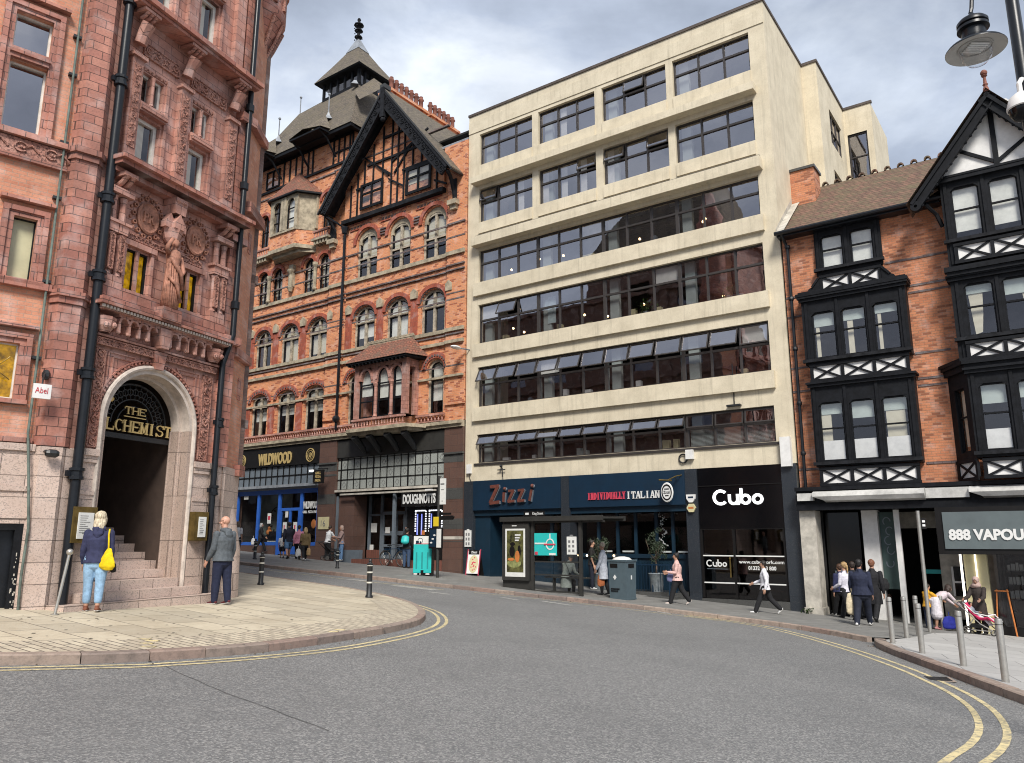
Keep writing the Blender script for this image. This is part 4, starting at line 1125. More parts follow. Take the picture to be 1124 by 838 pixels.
# ---------------------------------------------------------------- gabled brick building
bb = thing('gabled_brick_building', 'tall orange brick building with black timber gable, steep tiled roof and roof lantern', 'building', (-22.8, 0, .8), fr=FM)
XL, XR = -31.6, -14.42
LW = [(-30.23,-28.78), (-27.93,-26.38), (-25.58,-24.03)]
RW = [(-21.93,-20.40), (-19.58,-18.05), (-17.24,-15.70)]
H = []
for a, b in LW: H += [(a, b, 7.57, 9.93, .45), (a, b, 11.54, 13.72, .62)]
for a, b in RW: H += [(a, b, 11.54, 13.72, .62), (a, b, 15.32, 17.98, .77)]
H += [(-22.2,-21.2, 7.6, 10.2, .45), (-16.72,-15.70, 7.62, 10.2, .5)]
for a, b in ((-30.33,-29.40), (-29.02,-28.12), (-26.27,-25.36), (-24.98,-24.12)): H.append((a, b, 15.33, 17.33, .44))
H += [(-30.5,-29.70, 18.96, 21.0, .42), (-24.95,-24.0, 18.93, 20.95, .45)]
H += [(-25.88,-24.25, 22.5, 23.62)]
H += [(-20.2,-17.5, 7.6, 10.0)]
w = MB(); wall(w, XL, -22.62, 7.15, 22.4, [h for h in H if h[1] < -22.7], 0, .28)
wall(w, -22.62, XR, 7.15, 18.55, [h for h in H if h[1] > -22.7 and h[2] < 18.55], -.04, .32)
w.quad((XL,0,7),(XL,12,7),(XL,12,22.4),(XL,0,22.4)); w.quad((XR,0,7.15),(XR,12,7.15),(XR,12,21.0),(XR,0,21.0))
w.box(-15.9, XR+.01, -.038, .3, 18.55, 20.95)
w.box(-31.25,-30.8,-.12,-.003,7.15,22.0); w.box(-23.95,-22.75,-.10,-.003,7.9,18.0); w.box(-15.55,XR+.02,-.13,-.043,7.9,20.8)
w.build('front_wall', M['brick'], bb, FM)
# brick infill gable, timber storey
g = MB(); g.prism([(-22.9,18.56),(-15.8,18.56),(-15.8,20.6),(-19.40,24.4),(-22.9,20.6)], -.16, .2)
g.box(-31.2,-22.9,-.02,.25,22.41,24.2); g.box(-22.9,-22.3,-.02,8,20,24.1)
g.build('infill_wall', M['brick'], bb, FM)
g = MB()
yy0, yy1 = -.25, -.162
g.box(-22.95,-15.75,-.34,-.05,18.52,18.74)
for a, b in (((-22.0,20.32),(-20.6,20.32)), ((-21.2,21.5),(-16.8,21.5)), ((-18.6,20.48),(-16.3,20.48)), ((-20.1,22.75),(-18.7,22.75)), ((-21.0,19.6),(-21.6,19.6))):
    g.bxz(a, b, .12, yy0, yy1)
for x in (-22.4,-21.9,-20.75,-20.05,-19.4,-18.95,-18.5,-17.9,-17.3,-16.7,-16.25,-21.4):
    top = 24.2-abs(x+19.4)*1.17
    for (wa, wb, za, zb) in ((-21.60,-19.93,19.0,20.45), (-18.30,-16.58,18.95,20.40)):
        if wa < x < wb: g.box(x-.035,x+.035,yy0+.01,yy1,zb,top); break
    else: g.box(x-.035,x+.035,yy0+.01,yy1,18.74,top)
for a, b in (((-19.4,21.2),(-16.9,22.3)), ((-19.4,20.5),(-21.4,22.0)), ((-19.2,20.5),(-18.0,21.8)), ((-19.6,20.5),(-20.6,21.4)), ((-19.6,20.3),(-18.5,19.6)), ((-16.4,19.3),(-15.6,18.9))):
    g.bxz(a, b, .09, yy0+.005, yy1)
# timbers of the left storey
g.box(-31.1,-22.6,-.1,-.021,22.38,22.52); g.box(-31.1,-22.6,-.1,-.021,24.0,24.16)
for x in (-31.0,-28.55,-28.0,-27.45,-26.9,-26.35,-25.95,-24.18,-23.75,-23.3,-22.85,-22.62): g.box(x-.05,x+.05,-.08,-.021,22.52,24.0)
for a, b in ((-24.1,-22.65),): g.bxz((a,23.2),(b,23.2),.1,-.09,-.022)
g.build('timber_frame', M['timber2'], bb, FM)
# gable bargeboards
g = MB()
apx = (-19.42, 25.0)
for sx, foot in ((-1, (-23.95,19.35)), (1, (-14.9,19.3))):
    g.bxz(apx, foot, .16, -1.0, -.02); 
    f2_ = (foot[0]+.0, foot[1]); dx, dz = foot[0]-apx[0], foot[1]-apx[1]; L = sqrt(dx*dx+dz*dz); nx, nz = (-dz/L, dx/L) if sx > 0 else (dz/L, -dx/L)
    if nz > 0: nx, nz = -nx, -nz
    q = .30
    g.bxz((apx[0]+nx*q, apx[1]+nz*q-.05), (foot[0]+nx*q, foot[1]+nz*q), .44, -.98, -.86)
    g.bxz((apx[0]+nx*.06, apx[1]+nz*.06), (foot[0]+nx*.06, foot[1]+nz*.06), .08, -1.04, -.84)
    g.bxz((apx[0]+nx*.54, apx[1]+nz*.54-.1), (foot[0]+nx*.54, foot[1]+nz*.54+.05), .08, -1.02, -.85)
    n = 15
    for k in range(n):
        t = (k+.6)/n; x = apx[0]+dx*t+nx*q; z = apx[1]+dz*t+nz*q
        g.lathe([(.10,-.03),(.15,-.03),(.15,0),(.10,0),(.10,-.03)], (x,-.985,z), 8, 'y'); g.ball((x,-.985,z), .05, 6, 4)
        x2 = apx[0]+dx*(t+.033)+nx*(q-.1); z2 = apx[1]+dz*(t+.033)+nz*(q-.1); g.ball((x2,-.985,z2), .055, 6, 4)
g.box(-19.56,-19.28,-1.06,-.8,23.4,25.1); g.ball((-19.42,-.93,23.3), .14, 8, 6)
for x in (-15.0,-23.75):
    s = 1 if x > -20 else -1
    g.tube([(x-.1*s,-.12,17.85),(x-.15*s,-.2,18.4),(x-.05*s,-.55,18.95),(x,-.85,19.15)], .1, 6)
    g.box(x-.2,x+.02,-.22,-.05,17.9,19.0)
g.build('bargeboard', M['timber2'], bb, FM)
g = MB()
for x in (-15.1,-23.7): g.box(x-.28,x+.28,-.42,-.045,17.62,17.86); g.box(x-.18,x+.18,-.3,-.045,17.4,17.62)
g.build('stone_corbel', M['stone'], bb, FM)
# gable roof going back
g = MB(); th = .12
for foot in ((-24.15,19.15), (-14.65,19.1)):
    a = (apx[0], apx[1]+.14); b = (foot[0], foot[1]+.1)
    g.quad((a[0],-1.02,a[1]),(b[0],-1.02,b[1]),(b[0],7,b[1]),(a[0],7,a[1]))
g.build('gable_roof', M['tile'], bb, FM)
g = MB()
for foot in ((-24.15,19.15), (-14.65,19.1)):
    a = (apx[0], apx[1]+.07); b = (foot[0], foot[1]+.03); g.bxz(a, b, .08, -1.03, -.9)
g.box(-19.6,-19.25,-1.06,-.6,25.03,25.28)
g.tube([(-14.66,-1.0,19.1),(-14.66,2,19.1)], .07, 6)
g.build('roof_lead', M['shelter'], bb, FM)
# lantern roof
RX0, RX1, RY0, RY1 = -32.0, -22.0, -.85, 8.6
LX0, LX1, LY0, LY1 = -27.85, -24.65, 2.0, 4.45
g = MB(); ze, zl = 24.12, 28.85
e = [(RX0,RY0,ze),(RX1,RY0,ze),(RX1,RY1,ze),(RX0,RY1,ze)]; l = [(-30.2,LY0,zl-.1),(LX1,LY0,zl),(LX1,LY1,zl),(-30.2,LY1,zl-.1)]
mid = [((a[0]*.45+b[0]*.55), (a[1]*.45+b[1]*.55), a[2]*.45+b[2]*.55-.22) for a, b in zip(e, l)]
for i in range(4):
    j = (i+1) % 4; g.quad(e[i], e[j], mid[j], mid[i]); g.quad(mid[i], mid[j], l[j], l[i])
g.quad(l[0],(LX0,LY0,zl),(LX0,LY1,zl),l[3]); g.add([l[0],l[1],(LX0,LY0,zl)],[(0,1,2)]); g.add([l[3],l[2],(LX0,LY1,zl)],[(0,1,2)])
# the two dormer gablets (hipped brows over recessed windows)
for cx_, wd_, zb in ((-25.05,1.35,24.18), (-29.6,1.15,24.18)):
    g.add([(cx_-wd_,-1.5,zb-.05),(cx_,-1.62,zb+.12),(cx_+wd_,-1.5,zb-.05),(cx_-wd_,-.75,zb+.1),(cx_+wd_,-.75,zb+.1),(cx_,-.05,zb+1.75)], [(0,1,5,3),(1,2,4,5)])
g.add([(-23.9,1.0,27.6),(-22.55,1.3,26.2),(-22.55,2.2,28.0),(-24.0,2.6,29.3),(-22.55,.2,26.15)], [(0,4,2,3)])
g.build('main_roof', M['tile'], bb, FM)
g = MB(); g.box(RX0+.02,RX1-.02,RY0+.05,RY0+.3,ze-.2,ze-.01); g.box(RX1-.3,RX1-.05,RY0+.3,RY1,ze-.2,ze-.01)
g.quad((RX0,RY0+.1,ze-.01),(RX1,RY0+.1,ze-.01),(RX1,.1,ze-.01),(RX0,.1,ze-.01))
for cx_, wd_ in ((-25.05,1.3), (-29.6,1.1)):
    g.box(cx_-wd_,cx_+wd_,-1.48,-.3,24.0,24.1)
    for s in (-1, 1):
        x = cx_+s*(wd_-.15); g.tube([(x,-.12,22.9),(x,-.4,23.2),(x,-.8,23.7),(x,-1.4,24.02)], .06, 6)
g.build('eaves', M['timber'], bb, FM)
g = MB()
for cx_, z, y in ((-25.05,25.95,.15), (-29.6,25.95,.15)):
    g.lathe([(.34,-.25),(.12,.05),(.05,.25),(0,.3)], (cx_,y,z), 4); g.tube([(cx_,y,z),(cx_,y,z+1.35)], .035, 5); g.ball((cx_,y,z+1.4), .09, 6, 5)
g.tube([(-30.2,2.1,28.6),(-30.2,2.1,30.0)], .035, 5); g.ball((-30.2,2.1,30.0), .09, 6, 5)
for (x, y) in ((LX1,LY0),): g.lathe([(.3,0),(.1,.3),(0,.35)], (x-.0,y-.3,28.6), 4)
g.build('roof_finial', M['lead'], bb, FM)
# lantern
g = MB(); g.box(LX0-.05,LX1+.05,LY0-.05,LY1+.05,zl-.1,zl+.08)
n = 5
for i in range(n+1):
    t = i/n; x = LX0+(LX1-LX0)*t; y = LY0+(LY1-LY0)*t
    g.box(x-.07,x+.07,LY0-.03,LY0+.1,zl+.08,zl+1.05); g.box(LX1-.1,LX1+.03,y-.07,y+.07,zl+.08,zl+1.05); g.box(LX0-.03,LX0+.1,y-.07,y+.07,zl+.08,zl+1.05)
g.box(LX0-.4,LX1+.4,LY0-.4,LY1+.4,zl+1.05,zl+1.16)
g.build('lantern_frame', M['timber'], bb, FM)
g = MB(); g.quad((LX0,LY0+.03,zl),(LX1,LY0+.03,zl),(LX1,LY0+.03,zl+1.05),(LX0,LY0+.03,zl+1.05)); g.quad((LX1-.03,LY0,zl),(LX1-.03,LY1,zl),(LX1-.03,LY1,zl+1.05),(LX1-.03,LY0,zl+1.05))
g.quad((LX0+.03,LY0,zl),(LX0+.03,LY1,zl),(LX0+.03,LY1,zl+1.05),(LX0+.03,LY0,zl+1.05)); g.quad((LX0,LY1-.03,zl),(LX1,LY1-.03,zl),(LX1,LY1-.03,zl+1.05),(LX0,LY1-.03,zl+1.05))
g.build('lantern_glass', M['oldglass'], bb, FM)
lx, ly = (LX0+LX1)/2, (LY0+LY1)/2
g = MB(); q = [(LX0-.45,LY0-.45),(LX1+.45,LY0-.45),(LX1+.45,LY1+.45),(LX0-.45,LY1+.45)]
m1 = [(lx+(a-lx)*.55, ly+(b-ly)*.55) for a, b in q]; m2 = [(lx+(a-lx)*.14, ly+(b-ly)*.14) for a, b in q]
zA, zB, zC = zl+1.12, zl+2.45, zl+3.75
for i in range(4):
    j = (i+1) % 4; g.quad((*q[i],zA),(*q[j],zA),(*m1[j],zB),(*m1[i],zB)); g.quad((*m1[i],zB),(*m1[j],zB),(*m2[j],zC),(*m2[i],zC))
g.build('lantern_roof', M['tile'], bb, FM)
g = MB(); q0 = [(lx+(a-lx)*.28, ly+(b-ly)*.28) for a, b in q]; q1 = [(lx+(a-lx)*.07, ly+(b-ly)*.07) for a, b in q]
for i in range(4):
    j = (i+1) % 4; g.quad((*q0[i],zC-.38),(*q0[j],zC-.38),(*q1[j],zC+.55),(*q1[i],zC+.55))
g.build('spire_lead', M['lead'], bb, FM)
g = MB(); g.lathe([(.24,.3),(.17,.5),(.13,.85),(.30,.9),(.30,.96),(.12,1.02),(.11,1.4),(.32,1.45),(.32,1.5),(.12,1.58),(.10,1.85),(.38,1.92),(.36,2.0),(.12,2.1),(.10,2.3),(.15,2.4),(.1,2.52),(0,2.58)], (lx,ly,zC), 8)
for i_ in range(len(g.v)): g.v[i_] = (lx+(g.v[i_][0]-lx)*.85, ly+(g.v[i_][1]-ly)*.85, zC+(g.v[i_][2]-zC)*.85)
for k in range(4):
    a = k*pi/2+.4
    for r, z in ((.30,.75),(.30,1.3),(.34,1.75)): g.ball((lx+r*.85*cos(a), ly+r*.85*sin(a), zC+z*.85), .045, 5, 4)
g.build('spire_finial', M['timber2'], bb, FM)
# chimneys
for (x0, x1, y0, y1, zt, n) in ((-20.85,-20.05,.25,3.05,25.75,7), (-20.85,-20.05,3.45,5.85,25.8,6)):
    c = MB()
    c.box(x0,x1,y0,y1,18,zt); c.box(x0-.12,x1+.12,y0-.12,y1+.12,zt-.5,zt-.35); c.box(x0-.12,x1+.12,y0-.12,y1+.12,zt,zt+.15)
    co_ = c.build('chimney', M['brick'], bb, FM)
    for k in range(n):
        p = MB(); y = y0+.2+(y1-y0-.4)*k/(n-1)
        p.lathe([(.17,0),(.13,.12),(.12,.6),(.17,.66),(.17,.72),(.11,.78),(.11,.9),(.09,.9)], (x1-.25,y,zt+.15), 8)
        p.build('chimney_pot', M['pot'], co_, FM, smooth=True)
g = MB()
for k in range(8): g.tube([(-17.2+k*.4,1.5,21.0),(-17.2+k*.4,1.5,21.7)], .03, 5)
for z in (21.4,21.7): g.tube([(-17.2,1.5,z),(-14.4,1.5,z)], .03, 5)
g.box(-17.6,-14.42,.0,.4,20.95,21.08)
g.build('roof_guard', M['lead'], bb, FM)
g = MB(); g.quad((-18,1,21.0),(-14.42,0,21.0),(-14.42,9,21.0),(-18,9,21.0)); g.build('flat_roof', M['lead'], bb, FM)
# string courses
m = MB()
def course(z0, z1, d, xs_=(XL, -14.43)):
    m.box(xs_[0], -23.95, -d, .0-.003, z0, z1); m.box(-23.95, -22.62, -d-.1, -.103, z0, z1); m.box(-22.62, -15.55, -d-.04, -.043, z0, z1); m.box(-15.55, xs_[1], -d-.13, -.133, z0, z1)
for z in (14.58, 14.32): course(z, z+.07, .09)
course(11.2,11.28,.05)
m.build('dark_string_course', M['brick_dark'], bb, FM)
m = MB()
course(15.12,15.31,.10); course(11.36,11.53,.10); course(10.78,10.93,.12)
m.build('stone_string_course', M['stone'], bb, FM)
m = MB(); course(9.18,9.28,.12)
m.build('impost_course', M['stone'], bb, FM)
m = MB(); course(16.68,16.76,.06); course(16.0,16.08,.015); course(12.9,12.97,.012); course(13.2,13.26,.012); course(9.7,9.76,.012); course(22.0,22.08,.06, (XL,-22.8))
m.build('blue_brick_band', M['brick_dark'], bb, FM)
# recessed brick patterns over the right windows
m = MB(); k2 = MB()
for a, b in ((-22.5,-20.9), (-20.2,-18.4), (-17.7,-16.0)):
    m.box(a,b,-.075,-.043,18.42,18.5); m.box(a,b,-.09,-.043,18.08,18.13)
    n = int((b-a)/.22)
    for i in range(n):
        x = a+.06+i*.22
        k2.bxz((x,18.18),(x+.14,18.3),.035,-.07,-.043); k2.bxz((x,18.3),(x+.14,18.18),.035,-.068,-.043)
for x in (-20.0,-17.62,-15.4):
    for z in (17.35,17.5,17.65): k2.box(x-.2,x+.2,-.12,-.043,z,z+.07)
m.build('brick_panel', M['brick_red'], bb, FM); k2.build('brick_pattern', M['brick_dark'], bb, FM)
# arches
m = MB(); st = MB(); dk = MB()
for a, b in LW+RW:
    y = 0 if a < -22.7 else -.04
    m.ring((a+b)/2, 13.10, (b-a)/2+.04, .66, .20, .20, y-.08, y-.003)
    dk.ring((a+b)/2, 13.10, (b-a)/2+.0, .62, .05, .05, y-.045, y+.1)
for a, b in RW: m.ring((a+b)/2, 17.21, (b-a)/2+.05, .82, .20, .2, -.12, -.043); st.ring((a+b)/2, 17.21, .55, .50, .2, .26, .06, .17, 0, pi)
for a, b in LW+[(-22.2,-21.2), (-16.72,-15.70)]:
    y = 0 if a < -22.7 else -.04; zt = 9.93 if a < -22.7 else 10.2; r = .45
    m.ring((a+b)/2, zt-r, (b-a)/2+.05, r+.05, .26, .28, y-.07, y-.003, n=10)
    for i in range(13):
        t = pi*(i+.5)/13; x = (a+b)/2+((b-a)/2+.16)*cos(t); z = zt-r+(r+.16)*sin(t); dk.box(x-.045,x+.045,y-.1,y-.071,z-.045,z+.045)
for a, b in ((-30.33,-29.40), (-29.02,-28.12), (-26.27,-25.36), (-24.98,-24.12)): m.ring((a+b)/2, 16.89, (b-a)/2+.03, .47, .2, .2, -.08, -.003)
for a, b in ((-30.5,-29.70), (-24.95,-24.0)): m.ring((a+b)/2, 20.55, (b-a)/2+.03, .45, .18, .2, -.08, -.003)
m.build('brick_arch', M['brick_red'], bb, FM); dk.build('studded_arch', M['brick_dark'], bb, FM); st.build('stone_tympanum', M['stone'], bb, FM)
# capstones and rusticated red piers between third-row windows, mullion shafts
m = MB(); rp = MB()
for x in (-30.55,-28.35,-25.98,-23.75): 
    m.prism([(x-.2,13.4),(x+.2,13.4),(x+.2,13.75),(x,13.92),(x-.2,13.75)], -.14, -.003)
    if x < -24: rp.box(x-.24,x+.24,-.06,-.003,11.54,13.38); rp.box(x-.24,x+.24,-.06,-.003,7.6,9.16)
for x in (-22.3,-20.0,-17.65,-15.4):
    m.prism([(x-.2,13.4),(x+.2,13.4),(x+.2,13.75),(x,13.92),(x-.2,13.75)], -.18, -.043)
    rp.box(x-.22,x+.22,-.10,-.043,11.54,13.38)
for x in (-29.21,-25.17): m.lathe([(.12,0),(.16,.1),(.1,.16),(.1,1.3),(.17,1.45),(.17,1.6)], (x,-.1,15.33), 8)
m.box(-27.35,-27.0,-.2,-.003,15.9,17.2); m.lathe([(.1,0),(.2,.25),(.12,.3),(.12,1.0),(.24,1.2),(.24,1.3)], (-27.17,-.15,15.6), 8)
m.build('stone_cap', M['stone'], bb, FM); rp.build('rusticated_pier', M['brick_red'], bb, FM)
# windows
def st_win(a, b, z0, z1, arch, y, **k):
    fr_ = MB(); t = .13; zs = z1-arch
    fr_.box(a, a+t, y, y+.1, z0, zs); fr_.box(b-t, b, y, y+.1, z0, zs); fr_.ring((a+b)/2, zs, (b-a)/2-t, arch-t, t, t, y, y+.1)
    o = window(bb, FM, a+t, b-t, z0+.02, z1-t, y+.03, .05, 'timber', 'oldglass', max(arch-t, .1), **k)
    s = MB(); s.v, s.f = fr_.v, fr_.f; s.m = fr_.m
    c = (a+b)/2
    if k.get('mull'): s.box(c-.07, c+.07, y-.01, y+.09, z0, z1-t-.02)
    if k.get('trans'): zz = z0+(z1-z0)*k['trans'][0]; s.box(a+t, b-t, y-.012, y+.088, zz-.05, zz+.05)
    s.build('stone_frame', M['cream_frame'], o, FM)
    return o
for i, (a, b) in enumerate(LW):
    st_win(a, b, 7.58, 9.93, .45, .12, mull=(.5,), trans=(.70,), mw=.06, blind=(.62,.55,.55)[i])
    st_win(a, b, 11.54, 13.72, .62, .12, mull=(.5,), trans=(.62,), mw=.06, blind=(.0,.97,.9)[i], blindmat='curtain')
for i, (a, b) in enumerate(RW):
    st_win(a, b, 11.54, 13.72, .62, .08, mull=(.5,), trans=(.60,), mw=.06, blind=(.75,.97,.25)[i])
    st_win(a, b, 15.33, 17.72, .5, .08, mull=(.5,), trans=(.44,), mw=.06, blind=(.5,.6,.6)[i], blindmat='curtain')
st_win(-16.72,-15.70, 7.62, 10.2, .5, .08, trans=(.64,), mw=.06, blind=.75)
st_win(-22.2,-21.2, 7.6, 10.2, .45, .08, trans=(.64,), mw=.06, blind=.7)
for i, (a, b) in enumerate(((-30.33,-29.40), (-29.02,-28.12), (-26.27,-25.36), (-24.98,-24.12))):
    window(bb, FM, a, b, 15.33, 17.33, .12, .07, 'timber', 'oldglass', .44, (.5,), (.35,.66), .05, blind=.8, blindmat='curtain')
window(bb, FM, -30.5,-29.70, 18.96, 21.0, .12, .07, 'timber', 'oldglass', .42, (.5,), (.5,), .05)
window(bb, FM, -24.95,-24.0, 18.93, 20.95, .12, .07, 'timber', 'oldglass', .45, (.5,), (.35,.66), .05)
window(bb, FM, -25.88,-24.25, 22.5, 23.62, .02, .08, 'timber', 'oldglass', 0, (.35,.66), (), .07, blind=.6, blindmat='curtain')
window(bb, FM, -30.15,-28.9, 22.6, 23.75, -.12, .08, 'timber', 'oldglass', 0, (.5,), (), .07)
window(bb, FM, -21.60,-19.93, 19.02, 20.45, -.30, .14, 'timber', 'oldglass', 0, (.5,), (.6,), .1, blind=.0)
window(bb, FM, -18.30,-16.58, 18.96, 20.40, -.30, .14, 'timber', 'oldglass', 0, (.5,), (.6,), .1, blind=.6, blindmat='curtain')
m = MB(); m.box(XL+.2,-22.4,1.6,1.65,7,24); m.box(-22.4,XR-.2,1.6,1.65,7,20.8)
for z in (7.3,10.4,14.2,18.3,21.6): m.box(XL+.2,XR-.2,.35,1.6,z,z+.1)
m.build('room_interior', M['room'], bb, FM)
# oriel, upper left
def poly_oriel(P, z0, z1):
    return [(p[0], p[1]) for p in P]
OP = [(-29.55,0), (-28.35,-.95), (-26.15,-.95), (-25.0,-.35), (-25.0,0)]
OP = [(-28.9,.0), (-28.35,-.75), (-26.1,-.95), (-25.15,-.5), (-25.05,0)]
OP = [(-28.95,0), (-28.3,-.9), (-26.0,-.9), (-25.3,0)]
m = MB(); m.prismz(OP, 18.0, 18.85); m.build('oriel_base', M['brick'], bb, FM)
m = MB(); O2 = [(p[0]+(.0), p[1]-(.08 if p[1] < 0 else 0)) for p in OP]
m.prismz(O2, 17.78, 18.0); m.prismz([(a*.985-.405, b*.7) for a, b in OP], 17.6, 17.78); m.prismz(O2, 18.85, 18.98)
m.prismz(O2, 20.98, 21.1)
for (x, y) in ((-28.9,-.06),(-28.22,-.86),(-27.25,-.92),(-27.05,-.92),(-26.08,-.86),(-25.38,-.06)): m.box(x-.13,x+.13,y-.08,y+.12,18.98,20.98)
m.ring(-27.72, 20.35, .42, .5, .12, .14, -.95, -.8); m.ring(-26.55, 20.35, .36, .5, .12, .14, -.95, -.8)
m.box(-28.3,-26.0,-.94,-.8,20.86,20.98)
m.build('oriel_stone', M['stone'], bb, FM)
window(bb, FM, -28.15,-27.3, 18.98, 20.88, -.85, .06, 'timber', 'oldglass', .4, (.5,), (.35,.68), .05)
window(bb, FM, -26.95,-26.2, 18.98, 20.88, -.85, .06, 'timber', 'oldglass', .4, (), (.35,.68), .05, blind=.9, blindmat='blind')
m = MB(); m.add([(-28.3,-.86,18.98),(-28.95,0,18.98),(-28.95,0,20.98),(-28.3,-.86,20.98)], [(0,1,2,3)]); m.build('oriel_side_pane', M['oldglass'], bb, FM)
m = MB(); m.add([(-26.0,-.86,18.98),(-25.3,0,18.98),(-25.3,0,20.98),(-26.0,-.86,20.98)], [(0,1,2,3)]); m.build('oriel_side_wall', M['stone'], bb, FM)
m = MB(); E1 = [(-29.3,-.02,21.1), (-28.45,-1.15,21.1), (-25.85,-1.15,21.1), (-25.0,-.02,21.1)]; A1 = (-27.1,-.02,22.95)
for i in range(3): m.add([E1[i], E1[i+1], A1], [(0,1,2)])
m.build('oriel_roof', M['tile_red'], bb, FM)
m = MB(); m.prismz([(p[0], p[1]) for p in E1], 21.0, 21.095); m.build('oriel_eaves', M['timber'], bb, FM)
# small balconies either side of the oriel
def balustrade(x0, x1, y, z0, z1, mat='terra_pink', pitch=.19, name='balustrade', bw=.09):
    m = MB(); m.box(x0,x1,y-.08,y+.08,z1-.10,z1); m.box(x0,x1,y-.08,y+.08,z0,z0+.06)
    n = max(1, int((x1-x0)/pitch))
    for k in range(n): x = x0+pitch/2+k*(x1-x0)/n; m.lathe([(.03,0),(.05,.06),(.03,.12),(.035,z1-z0-.2),(.05,z1-z0-.16)], (x,y,z0+.06), 6)
    return m.build(name, M[mat], bb, FM)
for a, b in ((-31.0,-29.1), (-25.2,-23.95)):
    balustrade(a, b, -.33, 18.2, 18.66)
    m = MB(); m.box(a-.05,b+.05,-.45,-.003,18.08,18.19)
    for k in range(int((b-a)/.24)): m.box(a+.1+k*.24,a+.22+k*.24,-.38,-.003,17.86,18.08)
    m.build('balcony_slab', M['stone'], bb, FM)
# two-storey bay over the right shop
BX0, BX1, BD = -20.55, -17.35, -.95
m = MB()
for x in (BX0,BX1): m.box(x-.14,x+.14,BD-.02,BD+.22,7.6,10.4)
for x in (-19.30,-18.25): m.lathe([(.13,0),(.09,.12),(.09,1.45),(.15,1.6),(.15,1.68)], (x,BD+.1,7.62), 10)
m.box(BX0+.14,BX1-.14,BD+.01,BD+.2,10.06,10.4); 
for x in (-19.93,-18.78,-17.87): m.ring(x, 9.45, .36, .50, .12, .12, BD-.01, BD+.2)
for (xa, xb) in ((-19.57,-19.14),(-18.42,-18.23)): m.box(xa,xb,BD+.02,BD+.2,9.3,10.06)
m.box(BX1-.1,BX1+.1,BD+.22,-.05,9.9,10.4); m.box(BX0-.1,BX0+.1,BD+.22,-.05,9.9,10.4)
m.box(BX0-.1,BX0+.1,-.35,-.05,7.6,9.9); m.box(BX1-.1,BX1+.1,-.3,-.05,7.6,9.9)
m.build('bay_frame', M['terra_pink'], bb, FM)
for (a, b, bl) in ((-20.38,-19.45,.55),(-19.15,-18.38,.62),(-18.12,-17.5,.62)):
    window(bb, FM, a, b, 7.62, 9.98, BD+.08, .05, 'timber', 'oldglass', .42, (), (.33,.68), .06, blind=bl)
m = MB(); m.add([(BX1,BD+.2,7.6),(BX1,-.3,7.6),(BX1,-.3,9.9),(BX1,BD+.2,9.9)], [(0,1,2,3)]); m.build('bay_side_pane', M['oldglass'], bb, FM)
m = MB(); e = [(-21.05,-1.35,10.35),(-16.95,-1.35,10.35),(-16.65,-.05,10.38),(-21.5,-.05,10.38)]; t_ = [(-20.6,-.05,11.55),(-17.7,-.05,11.55)]
m.quad(e[0],e[1],t_[1],t_[0]); m.add([e[1],e[2],t_[1]],[(0,1,2)]); m.add([e[3],e[0],t_[0]],[(0,1,2)])
m.build('bay_roof', M['tile_red'], bb, FM)
m = MB(); m.prismz([(-21.0,-1.3),(-17.0,-1.3),(-16.75,-.05),(-21.3,-.05)], 10.26, 10.34)
for k in range(16): m.box(-20.9+k*.25,-20.82+k*.25,-1.28,-1.1,10.18,10.259)
m.build('bay_eaves', M['timber'], bb, FM)
m = MB(); m.box(-20.75,-17.55,-.16,-.045,11.53,11.62)
for k in range(16): m.box(-20.7+k*.2,-20.6+k*.2,-.17,-.06,11.62,11.68)
m.build('bay_ridge', M['stone'], bb, FM)
# long balustrade and stone cornice above the shops
balustrade(-31.2,-22.62,-.16, 7.16, 7.55)
balustrade(-22.60,-20.7,-.2, 7.16, 7.55); balustrade(-17.2,-15.5,-.2, 7.16, 7.55); balustrade(-20.7,-17.2,-1.02, 7.1, 7.55, name='bay_balustrade')
m = MB(); m.box(XL,-14.44,-.30,-.003,6.98,7.13); m.box(XL,-14.44,-.20,-.003,6.84,6.98)
m.prismz([(-21.7,-.31),(-20.9,-1.2),(-16.9,-1.2),(-16.5,-.31)], 6.92, 7.08); m.prismz([(-21.4,-.305),(-20.8,-1.0),(-17.0,-1.0),(-16.7,-.305)], 6.78, 6.92)
m.build('stone_cornice', M['stone'], bb, FM)
m = MB()
for x in (-20.6,-19.6,-18.4,-17.3): m.tube([(x,-.15,6.0),(x,-.3,6.2),(x,-.6,6.5),(x,-.95,6.75)], [.1,.14,.16,.18], 8)
m.build('cast_bracket', M['iron'], bb, FM)
# shop storey piers: banded granite
for a, b in ((-31.6,-31.0),(-24.0,-22.72),(-15.52,-14.42)):
    m = MB(); m.box(a,b,-.12,.4,-.2,6.83); m.build('granite_pier', M['gbrown'], bb, FM)
    m = MB()
    for z0, z1 in ((1.75,1.78),(3.6,4.1) if a > -24.5 else (3.5,4.0),(5.25,5.65),(2.3,2.75) if a > -16 else (5.0,5.1)): m.box(a-.004,b+.004,-.127,-.05,z0,z1)
    m.box(a-.03,b+.03,-.2,-.05,5.62,5.7); m.build('granite_band', M['ggrey'], bb, FM)
m = MB(); m.box(-15.53,-14.41,-.132,-.05,1.85,1.98); m.build('pale_band', M['pstone'], bb, FM)
m = MB(); m.box(-31.3,-14.5,5.5,5.55,-.5,6.8); m.box(-23.3,-23.2,.4,5.5,-.5,6.8); m.box(-31,-14.5,.45,5.5,6.7,6.75); m.box(-31.25,-31.2,.2,5.5,-.5,6.8); m.box(-31,-14.5,.45,5.5,.9,.95); m.build('shop_interior', M['room'], bb, FM)
